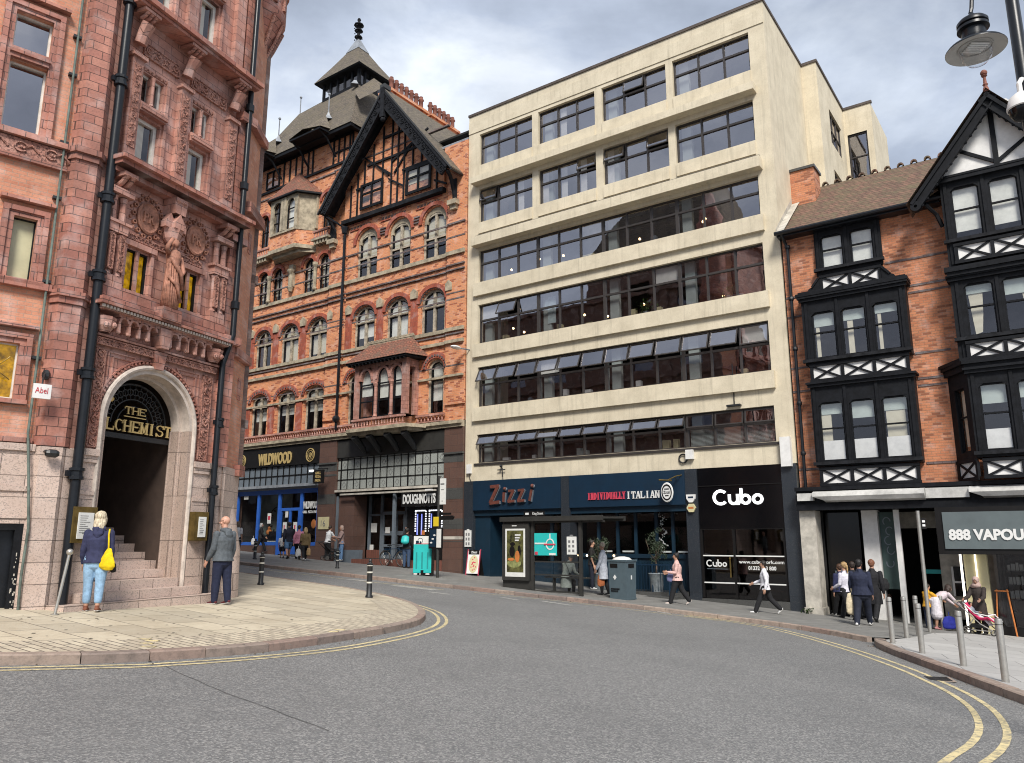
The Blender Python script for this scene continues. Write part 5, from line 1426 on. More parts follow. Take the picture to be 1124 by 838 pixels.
# drainpipe
m = MB(); m.tube([(-22.72,-.24,18.0),(-22.72,-.24,7.35)], .075, 8); m.lathe([(.14,0),(.2,.3),(.2,.35)], (-22.72,-.26,18.0), 8); m.ball((-22.72,-.26,7.9), .2, 8, 6)
m.tube([(-22.72,-.26,18.3),(-22.95,-.5,18.5),(-23.6,-.8,19.0)], .05, 6)
m.build('drainpipe', M['blackpipe'], bb, FM)

# the next house up the street
nb_ = thing('dark_terrace_house', 'plain dark brick house further up the side street past the gabled building', 'building', (-38,0,1.5), fr=FM)
hs = [(x, x+1.3, z, z+1.9) for x in (-33.9,-36.6,-39.3,-42.0,-44.7,-47.4,-50.1) for z in (5.2,8.8,12.2)]
w = MB(); wall(w, -52, -31.62, .5, 16, hs, .05, .2); w.quad((-52,.05,16),(-31.62,.05,16),(-31.62,5,19),(-52,5,19)); w.build('wall', M['darkbrick'], nb_, FM)
w = MB()
for z in (4.4,8.0,11.6,15.6): w.box(-52,-31.63,-.08,.047,z,z+.2)
w.box(-52,-31.63,-.12,.04,3.4,4.2); w.build('stone_course', M['stone'], nb_, FM)
for h in hs: window(nb_, FM, h[0], h[1], h[2], h[3], .12, .06, 'wpaint', 'oldglass', 0, (.5,), (.5,), .05)
w = MB(); w.box(-52,-31.7,1.2,1.25,.5,16); w.build('dark_room', M['room'], nb_, FM)
# ---- left shopfront
s1 = thing('blue_shopfront', 'restaurant shopfront with bright blue frames under a black fascia', 'shopfront', (-27.5,.1,1.1), fr=FM)
m = MB(); m.prism([(-31.0,5.78),(-24.02,5.74),(-24.02,6.80),(-31.0,6.80)], -.10, .2); m.build('fascia', M['fascia'], s1, FM)
m = MB(); m.box(-31.0,-24.02,.02,.1,4.74,5.74)
m.build('transom_glass', M['greyframe'], s1, FM)
m = MB()
for k in range(15): x = -30.95+k*6.9/14; m.box(x-.025,x+.025,-.02,.018,4.76,5.74)
m.box(-31.0,-24.02,-.015,.017,5.2,5.25); m.build('transom_bars', M['fascia'], s1, FM)
m = MB(); m.box(-31.0,-24.02,-.32,.1,4.58,4.72); m.box(-31.0,-24.02,-.02,.1,4.48,4.578); m.build('awning_rail', M['lead'], s1, FM)
m = MB()
for x in (-30.93,-29.02,-27.22,-25.42,-24.08): m.box(x-.09,x+.09,.0,.12,.9,4.478)
m.box(-30.84,-24.17,.005,.115,4.25,4.477); m.box(-30.84,-27.31,.005,.115,1.55,1.72); m.box(-25.33,-24.17,.005,.115,1.55,1.72)
m.box(-27.13,-25.51,.02,.10,3.35,3.5); m.box(-26.36,-26.22,.02,.10,1.1,3.35); m.box(-27.13,-27.0,.02,.10,1.1,3.35); m.box(-25.64,-25.51,.02,.10,1.1,3.35)
m.box(-27.0,-26.36,.02,.1,1.1,1.5); m.box(-26.22,-25.64,.02,.1,1.1,1.5)
m.build('blue_frame', M['blue'], s1, FM)
m = MB(); m.quad((-30.9,.06,1.7),(-24.1,.06,1.7),(-24.1,.06,4.3),(-30.9,.06,4.3)); m.quad((-27.1,.065,1.4),(-25.5,.065,1.4),(-25.5,.065,1.69),(-27.1,.065,1.69)); m.build('shop_glass', M['shopglass'], s1, FM)
m = MB(); m.box(-30.9,-27.3,-.02,.3,.8,1.54); m.box(-25.4,-24.1,-.02,.3,.8,1.54); m.build('stall_riser', M['gbrown'], s1, FM)
m = MB(); m.box(-30.8,-27.9,1.4,1.45,1.2,4.6); m.build('sage_wall', M['sageinside'], s1, FM)
m = MB(); m.ring(-29.0, 2.9, .75, .75, .04, .04, 1.34, 1.38, 0, 2*pi, 24)
for k in range(12): a = k*pi/6; m.bxz((-29.0+.55*cos(a),2.9+.55*sin(a)),(-29.0+.68*cos(a),2.9+.68*sin(a)),.05,1.34,1.38)
m.build('wall_clock_drawing', M['fascia'], s1, FM)
m = MB(); m.ball((-29.5,1.2,2.25), .18, 8, 6); m.ball((-29.5,1.2,2.48), .1, 8, 6); m.build('orange_ornament', M['orange'], s1, FM)
m = MB(); m.box(-30.6,-29.3,1.0,1.3,1.7,2.1); m.box(-29.0,-27.6,.8,1.2,1.7,2.3); m.box(-25.2,-24.2,.8,1.5,1.6,2.4); m.build('dining_furniture', M['timber'], s1, FM)
m = MB()
for (x, z, w_, h_) in ((-28.2,2.7,.3,.55),(-26.7,3.0,.22,.4),(-26.85,2.2,.3,.55),(-26.0,2.2,.3,.55),(-30.4,4.05,.4,.3),(-28.1,1.75,.7,.03)): m.box(x,x+w_,.045,.055,z,z+h_)
m.build('window_poster', M['paper'], s1, FM)
m = MB(); m.box(-26.78,-26.70,.04,.044,2.4,2.6); m.box(-25.92,-25.82,.04,.044,2.4,2.6); m.box(-28.15,-27.95,.04,.044,2.9,3.1); m.build('poster_print', M['redletter'], s1, FM)
m = MB(); put_text(m, 'WILDWOOD', -25.3, 3.45, .33, .05, 1.25, .05, .01); put_text(m, 'GRILL  PIZZA  PASTA', -25.3, 3.2, .12, .05, 1.25, .04, .01)
m.build('window_lettering', M['offwhite'], s1, FM)
m = MB(); m.ball((-24.7,.3,2.65), .2, 10, 8, (1,.2,1.2)); m.build('hanging_disc', M['orange'], s1, FM)
def fat(txt, x0, z0, h, wd, y, bold=.04, ext=.04):
    m = MB(); put_text(m, txt, x0, z0, h, y, wd, bold, ext); return m
sign('gold_name_sign', 'gold letters reading WILDWOOD on the black fascia', FM, [('letters', fat('WILDWOOD', -29.1, 5.89, .58, 2.86, -.105, .035), 'gold')], (-27.7,-.1,5.9))
for x, lab in ((-30.6,'left'), (-24.75,'right')):
    m = MB(); m.ring(x, 6.2, .29, .31, .05, .05, -.13, -.10, 0, 2*pi, 24); m.ring(x, 6.2, .2, .22, .02, .02, -.125, -.10, 0, 2*pi, 20)
    m2 = MB(); m2.ring(x, 6.2, .08, .1, .03, .03, -.125, -.10, R(-60), R(240), 12); m2.bxz((x,6.02),(x,6.3),.03,-.124,-.1)
    sign('roundel_emblem', 'gold ringed roundel emblem at the %s end of the black WILDWOOD fascia' % lab, FM, [('ring', m, 'gold'), ('tree_mark', m2, 'gold')], (x,-.1,6.2))
m = MB(); m.box(-23.68,-22.98,-.72,-.62,4.62,5.3); m2 = MB(); put_text(m2,'GRILL',-23.55,5.08,.12,-.722,.42,.04,.008); put_text(m2,'PIZZA',-23.55,4.9,.12,-.722,.42,.04,.008); put_text(m2,'PASTA',-23.55,4.71,.12,-.722,.42,.04,.008)
m3 = MB(); m3.tube([(-23.3,-.12,5.4),(-23.3,-.75,5.36)], .025, 5); m3.box(-24.0,-22.7,-.7,-.64,5.33,5.37)
m4 = MB(); m4.box(-24.05,-23.8,-.72,-.62,5.25,5.33)
sign('small_hanging_sign', 'small black hanging sign reading GRILL PIZZA PASTA on the pier', FM, [('board', m, 'fascia'), ('letters', m2, 'gold'), ('bracket', m3, 'iron'), ('spot_lamp', m4, 'whiteglow')], (-23.3,-.66,4.6))
m = MB(); m.box(-23.82,-23.03,-.16,-.125,2.36,2.97); m2 = MB(); put_text(m2,'16',-23.6,2.5,.3,-.162,.32,.0,.006)
sign('number_plate_sign', 'cream square plate numbered 16 on the brown granite pier', FM, [('plate', m, 'signcream'), ('number', m2, 'ink')], (-23.4,-.13,2.36))
# ---- right shopfront
s2 = thing('grey_shopfront', 'grey framed shopfront with a frosted lattice transom and recessed double doors', 'shopfront', (-19.1,.1,.8), fr=FM)
m = MB(); m.box(-22.7,-15.54,-.08,.2,5.9,6.76); m.build('fascia', M['shelter'], s2, FM)
m = MB(); m.box(-22.7,-15.54,.03,.05,4.3,5.88); m.build('frosted_glass', M['frostgrid'], s2, FM)
m = MB()
nx_ = 15
for k in range(nx_+1): x = -22.45+k*6.9/nx_; w_ = .035 if k % 5 == 0 else .015; m.box(x-w_,x+w_,-.01,.028,4.3,5.86)
for z in (4.3,4.8,5.3,5.8): m.box(-22.7,-15.54,-.008,.027,z-.014,z+.014)
m.build('transom_bars', M['fascia'], s2, FM)
m = MB()
for k in range(nx_):
    for j in range(3):
        if (k+j) % 2 == 0:
            x = -22.45+(k+.5)*6.9/nx_; z = 4.55+j*.5; m.ring(x, z, .11, .13, .018, .018, .018, .03, 0, 2*pi, 4)
m.build('diamond_ornament', M['ink'], s2, FM)
m = MB(); m.box(-22.7,-15.54,-.16,.1,4.17,4.28); m.box(-22.2,-15.9,-.25,-.165,4.0,4.08); m.build('awning_rail', M['pstone'], s2, FM)
m = MB(); m.box(-22.7,-15.54,.0,.2,3.98,4.165); m.build('head_rail', M['fascia'], s2, FM)
m = MB(); m.box(-22.68,-22.56,-.02,.1,.7,3.98); m.box(-18.76,-18.62,-.02,.1,.8,3.98)
for x in (-21.35,-20.5,-19.6,-18.85): m.box(x-.07,x+.07,1.0,1.1,.8,4.0)
m.box(-20.57,-18.85,1.0,1.1,3.05,3.2); m.box(-21.42,-20.4,1.01,1.09,3.0,3.1)
for a, b in ((-20.43,-19.67),(-19.53,-18.92)):
    m.box(a,a+.1,1.02,1.08,.95,3.05); m.box(b-.1,b,1.02,1.08,.95,3.05); m.box(a,b,1.025,1.075,.95,1.12); m.box(a,b,1.025,1.075,1.5,1.62); m.box(a,b,1.025,1.075,2.05,2.25)
m.build('grey_frame', M['greyframe'], s2, FM)
m = MB(); m.quad((-21.4,1.05,1.2),(-18.85,1.05,1.2),(-18.85,1.05,3.95),(-21.4,1.05,3.95)); m.build('shop_glass', M['shopglass'], s2, FM)
m = MB(); m.box(-22.5,-15.6,2.4,2.45,.7,3.98); m.build('brown_back_wall', M['warmroom'], s2, FM)  # plain warm brown wall behind the glass
m = MB(); m.box(-20.4,-19.65,1.09,1.1,1.12,1.5); m.box(-19.5,-18.9,1.09,1.1,1.12,1.5); m.build('door_panel', M['navy'], s2, FM)
m = MB(); m.box(-22.55,-21.45,.05,.9,.4,4.0); m.build('dark_lobby_wall', M['gbrown'], s2, FM)
m = MB(); m.box(-22.5,-21.0,-.02,.3,.55,1.35); m.build('stall_riser', M['greyframe'], s2, FM)
m = MB(); m.box(-21.4,-15.6,-.05,1.3,.35,.93); m.box(-21.42,-20.57,.95,1.0,.9,1.35); m.build('entrance_step', M['redtile'], s2, FM)
m = MB(); m.box(-21.2,-20.8,1.0,1.02,2.2,2.65); m.box(-20.2,-19.9,1.0,1.02,2.15,2.45); m.box(-21.25,-21.0,1.0,1.02,1.35,1.6); m.build('window_notice', M['paper'], s2, FM)
m = MB(); m.box(-17.9,-15.6,.12,.3,.6,3.95); m.build('kiosk_front', M['fascia'], s2, FM)
m = MB()
for (a, b) in ((-17.4,-16.72),(-16.55,-15.75)):
    n = 9
    for k in range(n):
        z = 2.2+k*.11; m.box(a,a+.05,.08,.12,z,z+.06); m.box(b-.05,b,.08,.12,z,z+.06)
    for k in range(int((b-a)/.11)): x = a+k*.11; m.box(x,x+.06,.08,.12,3.12,3.18)
m.build('led_strip', M['ledwhite'], s2, FM)
m = MB()
for (a, b) in ((-17.4,-16.72),(-16.55,-15.75)): m.box(a+.12,a+.16,.09,.12,2.0,3.0); m.box(b-.3,b-.26,.09,.12,2.0,3.0)
m.build('led_blue_strip', M['ledblue'], s2, FM)
m = MB(); m.box(-17.2,-16.2,-.05,.12,1.75,1.95); m.box(-16.95,-16.8,.05,.11,2.0,2.25); m.box(-16.3,-16.05,.05,.11,2.0,2.3); m.build('counter_display', M['orange'], s2, FM)
m = MB(); m.box(-17.9,-15.7,-.34,-.25,3.33,3.95); m2 = fat('DOUGHNOTTS', -17.78, 3.47, .40, 2.0, -.345, .03, .02)
m3 = MB(); m3.box(-16.2,-15.85,-.6,-.45,4.0,4.07)
sign('kiosk_name_sign', 'black sign reading DOUGHNOTTS in white capitals above the kiosk', FM, [('board', m, 'fascia'), ('letters', m2, 'offwhite'), ('flood_lamp', m3, 'white')], (-16.8,-.3,3.33))
# ---------------------------------------------------------------- timber-framed building
tb = thing('timber_framed_building', 'orange brick building with black timber bays, white crossed panels and a black gable', 'building', (4, 0, -.4), fr=FM)
TL, TR = .06, 12.0
hol = [(1.2,3.2,10.7,12.3), (.8,3.8,7.7,9.4), (.8,3.8,4.2,6.3)]
w = MB(); wall(w, TL, TR, 3.35, 12.5, hol+[(5.3,9.3,10.75,12.45),(5.3,9.3,7.75,9.45),(5.3,9.3,4.2,6.3)], .02, .3)
w.quad((TR,0,3.3),(TR,8,3.3),(TR,8,12.5),(TR,0,12.5))
w.build('front_wall', M['htbrick'], tb, FM)
m = MB()
for z0, z1, a, b in ((10.70,10.77,3.3,5.2),(9.80,9.87,3.9,5.2),(9.57,9.64,3.9,5.2),(7.57,7.64,3.9,4.9),(6.75,6.82,3.9,4.7),(6.52,6.59,3.9,4.7),(4.1,4.17,3.9,4.9),(10.1,10.17,.07,1.1),(9.4,9.46,.07,.7),(7.57,7.64,.07,.7),(6.75,6.82,.07,.7),(4.1,4.17,.07,.7)): m.box(a,b,-.004,.0195,z0,z1)
m.build('blue_brick_band', M['brick_dark'], tb, FM)
def xpanels(x0, x1, z0, z1, n, y):
    """white panels with crossed timbers"""
    p = MB(); p.box(x0,x1,y,y+.04,z0,z1); p.build('white_panel', M['whitepanel'], tb, FM)
    t = MB(); t.box(x0-.06,x1+.06,y-.07,y+.05,z0-.09,z0); t.box(x0-.06,x1+.06,y-.07,y+.05,z1,z1+.09)
    w_ = (x1-x0)/n
    for k in range(n+1): x = x0+k*w_; t.box(x-.05,x+.05,y-.055,y-.001,z0,z1)
    for k in range(n):
        a, b = x0+k*w_+.05, x0+(k+1)*w_-.05
        t.bxz((a,z0),(b,z1),.065,y-.035,y-.001); t.bxz((a,z1),(b,z0),.065,y-.045,y-.002)
    t.build('crossed_timbers', M['timber'], tb, FM)
def sash(x0, x1, z0, z1, y, zt=.43, **k): return window(tb, FM, x0, x1, z0, z1, y, .045, 'timber', 'oldglass', 0, (), (zt,), .05, **k)
def bayframe(x0, x1, z0, z1, y, wins, wz0, wz1, name='bay_frame', depth=None, zt=.55, blinds=None):
    m = MB(); d = depth if depth is not None else -.02
    hs = [(a, b, wz0, wz1) for a, b in wins]
    k = MB(); wall(k, x0, x1, z0, z1, hs, y, .10); m.add(k.v, k.f)
    if x0 > .2: m.quad((x0,y,z0),(x0,d,z0),(x0,d,z1),(x0,y,z1))
    m.quad((x1,y,z0),(x1,d,z0),(x1,d,z1),(x1,y,z1))
    m.quad((x0,y,z1),(x1,y,z1),(x1,d,z1),(x0,d,z1)); m.quad((x0,y,z0),(x1,y,z0),(x1,d,z0),(x0,d,z0))
    for a, b in wins:   # little shaped heads
        for s, q in ((1, a), (-1, b)): m.prism([(q,wz1),(q+s*.14,wz1),(q+s*.05,wz1-.06),(q,wz1-.12)], y+.005, y+.06)
    for i in range(len(wins)+1):
        xa = x0 if i == 0 else wins[i-1][1]; xb = x1 if i == len(wins) else wins[i][0]
        c = (xa+xb)/2; m.box(c-.045,c+.045,y-.04,y-.002,z0+.1,z1-.12)
    m.box(x0-.06,x1+.06,y-.10,y-.002,z1-.10,z1-.0); m.box(x0-.1,x1+.1,y-.16,d,z1+.002,z1+.07)
    m.build(name, M['timber'], tb, FM)
    for i, (a, b) in enumerate(wins):
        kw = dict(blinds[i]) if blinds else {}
        if kw.get('blind', 1) < .5: kw['blindmat'] = 'palecol'  # short pale sheets imitate sky reflections in the upper lights
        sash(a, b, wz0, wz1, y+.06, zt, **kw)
    s_ = MB(); s_.box(x0-.05,x1+.05,y-.14,y-.002,wz0-.13,wz0-.03); s_.build('sill', M['timber2'], tb, FM)
# left column of windows: top, middle, bottom
bayframe(1.17, 3.28, 10.7, 12.42, -.10, [(1.36,2.08),(2.31,3.03)], 10.95, 12.10, blinds=[dict(blind=.95), dict(blind=.95)])
xpanels(1.30, 3.15, 10.17, 10.60, 2, -.08)
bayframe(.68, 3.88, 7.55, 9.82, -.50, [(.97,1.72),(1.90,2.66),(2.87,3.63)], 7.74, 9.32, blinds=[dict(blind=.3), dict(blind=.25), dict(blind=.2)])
m = MB(); m.prismz([(.55,-.68),(4.0,-.68),(4.0,.0),(.55,.0)], 9.895, 10.0); m.prismz([(.62,-.6),(3.94,-.6),(3.94,.0),(.62,.0)], 10.0, 10.07)
for s, x in ((1, 1.25), (-1, 3.2)):
    P = [(x, 10.62), (x-s*.05, 10.5), (x-s*.17, 10.36), (x-s*.36, 10.28), (x-s*.42, 10.18), (x-s*.55, 10.10), (x-s*.62,10.02), (x, 10.02)]
    m.prism(P, -.16, -.0)
    m.bxz((x-s*.02,10.6),(x-s*.25,10.32),.07,-.2,.0)
m.build('shoulder_bracket', M['timber'], tb, FM)
xpanels(.86, 3.75, 7.03, 7.46, 3, -.48)
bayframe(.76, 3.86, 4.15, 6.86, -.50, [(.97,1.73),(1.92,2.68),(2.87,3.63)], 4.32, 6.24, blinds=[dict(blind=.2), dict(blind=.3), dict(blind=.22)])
xpanels(.9, 3.72, 3.60, 4.03, 3, -.48)
for a, b in ((.97,1.73),(1.92,2.68),(2.87,3.63)):
    m = MB(); m.box(a+.05,b-.05,-.39,-.384,4.34,4.98); m.build('white_screen', M['white'], tb, FM)
for a, b in ((1.0,1.3),(2.95,3.5),):
    m = MB(); m.box(a,b,-.3,-.26,4.9,6.1); m.build('curtain', M['curtain'], tb, FM)
for a, b in ((1.05,1.16),(2.05,2.22),(2.98,3.08)):
    m = MB(); m.box(a,b,-.3,-.26,7.8,9.2); m.build('curtain', M['curtain'], tb, FM)
# right bay
bayframe(5.18, 9.4, 9.95, 12.82, -.70, [(5.44,6.19),(6.44,7.19),(7.44,8.19),(8.44,9.15)], 10.86, 12.52, blinds=[dict(blind=.85), dict(blind=.85), dict(blind=.85), {}])
xpanels(5.42, 9.2, 10.12, 10.58, 4, -.745)
m = MB(); m.box(5.05,9.6,-.92,-.703,9.78,9.93); m.box(5.1,9.6,-.86,-.70,9.66,9.777); m.build('moulding', M['timber'], tb, FM)
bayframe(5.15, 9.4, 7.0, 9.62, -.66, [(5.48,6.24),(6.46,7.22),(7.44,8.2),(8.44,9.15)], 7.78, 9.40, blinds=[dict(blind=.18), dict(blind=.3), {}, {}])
xpanels(5.42, 9.2, 7.12, 7.52, 4, -.71)
for a, b in ((5.55,5.95),(6.9,7.15),): 
    m = MB(); m.add([(a,-.45,9.3),(b,-.45,9.3),(b-.05,-.45,8.5),(a+.28,-.45,7.9),(a+.1,-.45,7.85)], [(0,1,2,3,4)]); m.build('curtain', M['curtain'], tb, FM)
# low bay, canted at the left
m = MB(); CB = [(4.72,-.0),(5.32,-.88),(9.4,-.88),(9.9,0)]
m.prismz([(4.55,-.0),(5.22,-1.05),(9.5,-1.05),(10.1,0)], 6.88, 6.98); m.prismz([(4.62,-.0),(5.27,-.97),(9.45,-.97),(10.0,0)], 6.70, 6.877)
m.prismz([(4.50,-.0),(5.18,-.98),(9.4,-.98),(9.9,0)], 6.98, 7.08)
m.build('moulding', M['timber'], tb, FM)
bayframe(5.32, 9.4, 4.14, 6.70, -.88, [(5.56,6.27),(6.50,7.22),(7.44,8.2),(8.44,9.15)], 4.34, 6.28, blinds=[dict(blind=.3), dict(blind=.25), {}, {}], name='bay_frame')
xpanels(5.50, 9.2, 3.62, 4.02, 4, -.86)
for a, b in ((5.56,6.27),(6.50,7.22)):
    m = MB(); m.box(a+.05,b-.05,-.77,-.764,4.36,4.95); m.build('white_screen', M['white'], tb, FM)
cant = Matrix.Translation((4.72, 0, 0)) @ Matrix.Rotation(atan2(-.88, .60), 4, 'Z')
FC = FM @ cant; CL = sqrt(.6**2+.88**2)
k = MB(); wall(k, 0, CL, 4.14, 6.70, [(.28,.80,4.34,6.24)], 0, .1); k.box(0,CL,-.03,.0-.002,3.5,3.6); k.box(0,CL,-.05,-.002,4.03,4.13); k.box(0,.12,-.03,.05,3.6,4.03); k.box(CL-.1,CL,-.03,.05,3.6,4.03)
k.bxz((.12,3.6),(CL-.1,4.03),.06,-.03,.0); k.bxz((.12,4.03),(CL-.1,3.6),.06,-.035,.0)
k.build('bay_frame', M['timber'], tb, FC)
k = MB(); k.box(.1,CL-.1,.003,.04,3.6,4.03); k.build('white_panel', M['whitepanel'], tb, FC)
window(tb, FC, .28, .80, 4.34, 6.24, .06, .045, 'timber', 'oldglass', 0, (), (.55,), .05, blind=.9, blindmat='curtain')
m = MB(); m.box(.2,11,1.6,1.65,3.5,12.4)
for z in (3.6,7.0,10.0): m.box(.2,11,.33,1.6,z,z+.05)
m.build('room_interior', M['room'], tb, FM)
# gable over the right bay
m = MB(); m.prism([(5.2,12.83),(9.2,12.83),(9.0,12.83),(7.2,14.98),(6.72,14.9),(5.2,12.95)], -.72, -.6); m.build('gable_panel', M['whitepanel'], tb, FM)
m = MB()
ap, f0, f1_ = (6.74,15.12), (4.36,12.12), (9.12,12.12)
m.box(5.12,8.4,-.84,-.70,12.7,12.86)
m.box(6.68,6.82,-.80,-.721,12.86,14.9)
m.bxz((6.75,13.0),(5.7,13.72),.10,-.79,-.722); m.bxz((6.75,13.0),(7.8,13.72),.10,-.79,-.722)
for f_ in (f0, f1_):
    dx, dz = f_[0]-ap[0], f_[1]-ap[1]; L = sqrt(dx*dx+dz*dz); nx_, nz_ = -abs(dz/L)*(-1 if dx < 0 else 1), -abs(dx/L)
    nx_ = (dz/L)*(-1 if dx < 0 else 1)*(-1); 
    s = 1 if dx < 0 else -1; nx_, nz_ = s*abs(dz)/L, -abs(dx)/L
    m.bxz((ap[0]+nx_*.06,ap[1]+nz_*.06), (f_[0]+nx_*.06,f_[1]+nz_*.06), .10, -1.22, -.5)
    m.bxz((ap[0]+nx_*.2,ap[1]+nz_*.2), (f_[0]+nx_*.2,f_[1]+nz_*.2), .26, -1.15, -1.03)
    m.bxz((ap[0]+nx_*.31,ap[1]+nz_*.31), (f_[0]+nx_*.31,f_[1]+nz_*.31), .05, -1.19, -1.04)
    n = 16
    for k in range(n): t = (k+.5)/n; m.ball((ap[0]+dx*t+nx_*.33, -1.12, ap[1]+dz*t+nz_*.33), .06, 6, 4)
    m.lathe([(.05,-1.2),(.16,-1.2),(.16,-1.02),(.05,-1.02)], (f_[0]+nx_*.2,0,f_[1]+nz_*.2), 10, 'y')
for z0_ in (12.0,): m.tube([(5.12,-.5,11.4),(5.0,-.6,11.8),(4.75,-.9,12.1)], .06, 6)
m.build('bargeboard', M['timber'], tb, FM)
m = MB()
for f_ in ((4.26,12.1),(9.22,12.1)):
    a = (ap[0], ap[1]+.12); m.quad((a[0],-1.24,a[1]),(f_[0],-1.24,f_[1]),(f_[0],3,f_[1]),(a[0],3,a[1]))
m.quad((TL-.1,-.42,12.42),(TR,-.42,12.42),(TR,3.5,15.55),(TL-.1,3.5,15.55)); m.quad((TL-.1,7.4,12.42),(TR,7.4,12.42),(TR,3.5,15.55),(TL-.1,3.5,15.55))
m.build('tiled_roof', M['tile_brown'], tb, FM)
m = MB()
for k in range(20): x = .5+k*.45; m.ring(x, 15.55, .07, .09, .05, .05, 3.42, 3.58, 0, pi, 6)
m.build('ridge_tiles', M['tile_brown'], tb, FM)
m = MB(); m.tube([(TL-.1,-.5,12.40),(5.2,-.5,12.40)], .075, 8); m.box(TL-.05,5.1,-.42,.02,12.28,12.38); m.tube([(TL+.12,-.5,12.4),(TL+.16,-.14,12.1),(.27,-.1,11.9),(.27,-.1,3.3)], .055, 8)
for z in (11.9,10.0,8.2,6.3,4.6): m.lathe([(.08,0),(.09,.05),(.08,.12)], (.27,-.1,z), 8)
m.build('gutter_and_downpipe', M['blackpipe'], tb, FM)
m = MB(); m.lathe([(.10,0),(.07,.15),(.05,.2),(.08,.26),(.05,.3),(.04,.5),(.09,.55),(.05,.58)], (6.74,-1.1,15.15), 8); m.ball((6.74,-1.1,15.80), .1, 8, 6); m.build('ball_finial', M['pot'], tb, FM)
m = MB(); m.box(-.02,.88,2.0,2.9,12.8,15.75); c_ = m.build('party_wall_chimney', M['htbrick'], tb, FM)
m = MB(); m.box(-.08,.94,1.94,2.96,15.75,15.85); m.build('chimney_coping', M['ggrey'], c_, FM)
m = MB(); m.add([(.0,-.42,12.5),(.0,2.0,14.45),(.28,2.0,14.47),(.28,-.42,12.52)], [(0,1,2,3)]); m.add([(.0,-.42,12.5),(.0,2.0,14.45),(.0,2.0,14.7),(.0,-.42,12.62)], [(0,1,2,3)]); m.build('roof_flashing', M['pstone'], tb, FM)
# shop level: black beam, white blind box, stone column, undercroft
m = MB(); m.box(.04,12,-.62,-.05,3.38,3.50); m.box(.04,12,-.55,.02,2.76,2.96); m.box(.04,12,-.48,-.40,2.96,3.38); m.build('black_beam', M['timber'], tb, FM)
m = MB(); pr = [(-.52,3.0),(-.72,3.05),(-.80,3.18),(-.76,3.30),(-.56,3.36)]
def awn(x0, x1, s):
    vs = [(x0+ (.35 if s else 0), y, z) if i in (0,1) else (x0,y,z) for i,(y,z) in enumerate(pr)]+[(x1,y,z) for y,z in pr]
    n = len(pr); m.add(vs, [(i,i+1,n+i+1,n+i) for i in range(n-1)]+[tuple(range(n)),tuple(range(2*n-1,n-1,-1))])
awn(.62,3.85,1); awn(5.0,12,1); m.box(.12,.62,-.66,-.5,3.06,3.3); m.box(3.86,4.99,-.62,-.5,3.04,3.34)
m.build('blind_box', M['awning'], tb, FM)
m = MB(); m.box(.06,.56,-.35,.3,-.9,2.755); m.box(.02,.60,-.39,.34,-.9,-.3); m.build('stone_column', M['pstone'], tb, FM)
m = MB(); m.box(1.78,2.25,.5,1.0,-.9,2.755); m.build('white_column', M['white'], tb, FM)
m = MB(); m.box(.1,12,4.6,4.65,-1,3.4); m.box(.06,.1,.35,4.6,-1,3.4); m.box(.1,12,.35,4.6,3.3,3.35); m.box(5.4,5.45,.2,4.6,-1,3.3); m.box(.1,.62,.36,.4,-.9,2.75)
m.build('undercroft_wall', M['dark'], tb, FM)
m = MB(); m.box(.66,1.7,.45,.5,-.9,2.7); m.build('black_glass_screen', M['cubowall'], tb, FM)
m = MB(); m.box(2.26,2.75,.7,.74,.3,2.7); m.build('green_banner', M['bannergreen'], tb, FM)
m = MB()
for i, (dx, z) in enumerate([(0,2.4),(.06,2.1),(0,1.8),(.05,1.5),(0,1.1)]):
    m.ring(2.48+dx, z, .09, .11, .03, .03, .685, .70, R(40*i), R(40*i+230), 12)
m.build('banner_letter', M['greyframe'], tb, FM)
m = MB(); m.box(2.78,2.94,.2,.32,-.8,2.75); m.build('white_post', M['white'], tb, FM)
m = MB(); m.box(2.2,3.9,2.2,2.25,2.2,2.74); m.box(3.75,5.3,1.7,1.75,-.6,2.6); m.build('inner_stone_wall', M['pstone'], tb, FM)
m = MB(); m.box(4.1,4.6,1.6,1.66,.1,1.0); m.build('inner_window', M['cubowall'], tb, FM)
m = MB()
for x in (4.08,4.35,4.6): m.box(x-.03,x+.03,1.57,1.6,.1,1.0)
m.box(4.08,4.6,1.56,1.6,.5,.56); m.box(3.95,4.75,1.5,1.6,1.85,1.95); m.build('inner_window_bars', M['white'], tb, FM)
m = MB(); m.box(3.2,3.75,2.1,2.12,.75,.88); m.build('door_notice', M['teal'], tb, FM)
m = MB(); put_text(m, 'ubo', .85, .55, .42, .44, .55, .02, .008); m.build('glass_lettering', M['greyframe'], tb, FM)
# grey sign with white name
sg = thing('vape_shop_fascia_sign', 'grey-green fascia sign reading 888 VAPOUR in white inside a deep navy frame', 'sign', (6,-1.2,1.5), fr=FM)
m = MB(); m.box(4.12,12,-1.18,-.60,1.42,2.74); m.build('frame_box', M['fascia'], sg, FM)
m = MB(); m.box(4.30,12,-1.22,-1.182,1.57,2.60); m.build('panel', M['signgrey'], sg, FM)
m = MB(); put_text(m, '888 VAPOUR', 4.42, 1.83, .27, -1.224, 2.05, .045, .02); m.build('letters', M['offwhite'], sg, FM)
vs_ = thing('vape_shopfront', 'dark shop interior with lit shelves behind a bright cream pier', 'shopfront', (5,-.5,-.6), fr=FM)
m = MB(); m.box(4.62,5.2,-.30,.0,-.9,1.42); m.build('cream_pier', M['signcream'], vs_, FM)
m = MB(); m.box(4.52,4.58,-.36,-.32,-.9,1.42); m.box(4.90,4.94,-.36,-.31,-.9,1.42); m.build('lit_strip', M['shoplight'], vs_, FM)
m = MB()
for z in (-.3,.1,.5,.9,1.25): m.box(5.5,12,.9,1.2,z,z+.03)
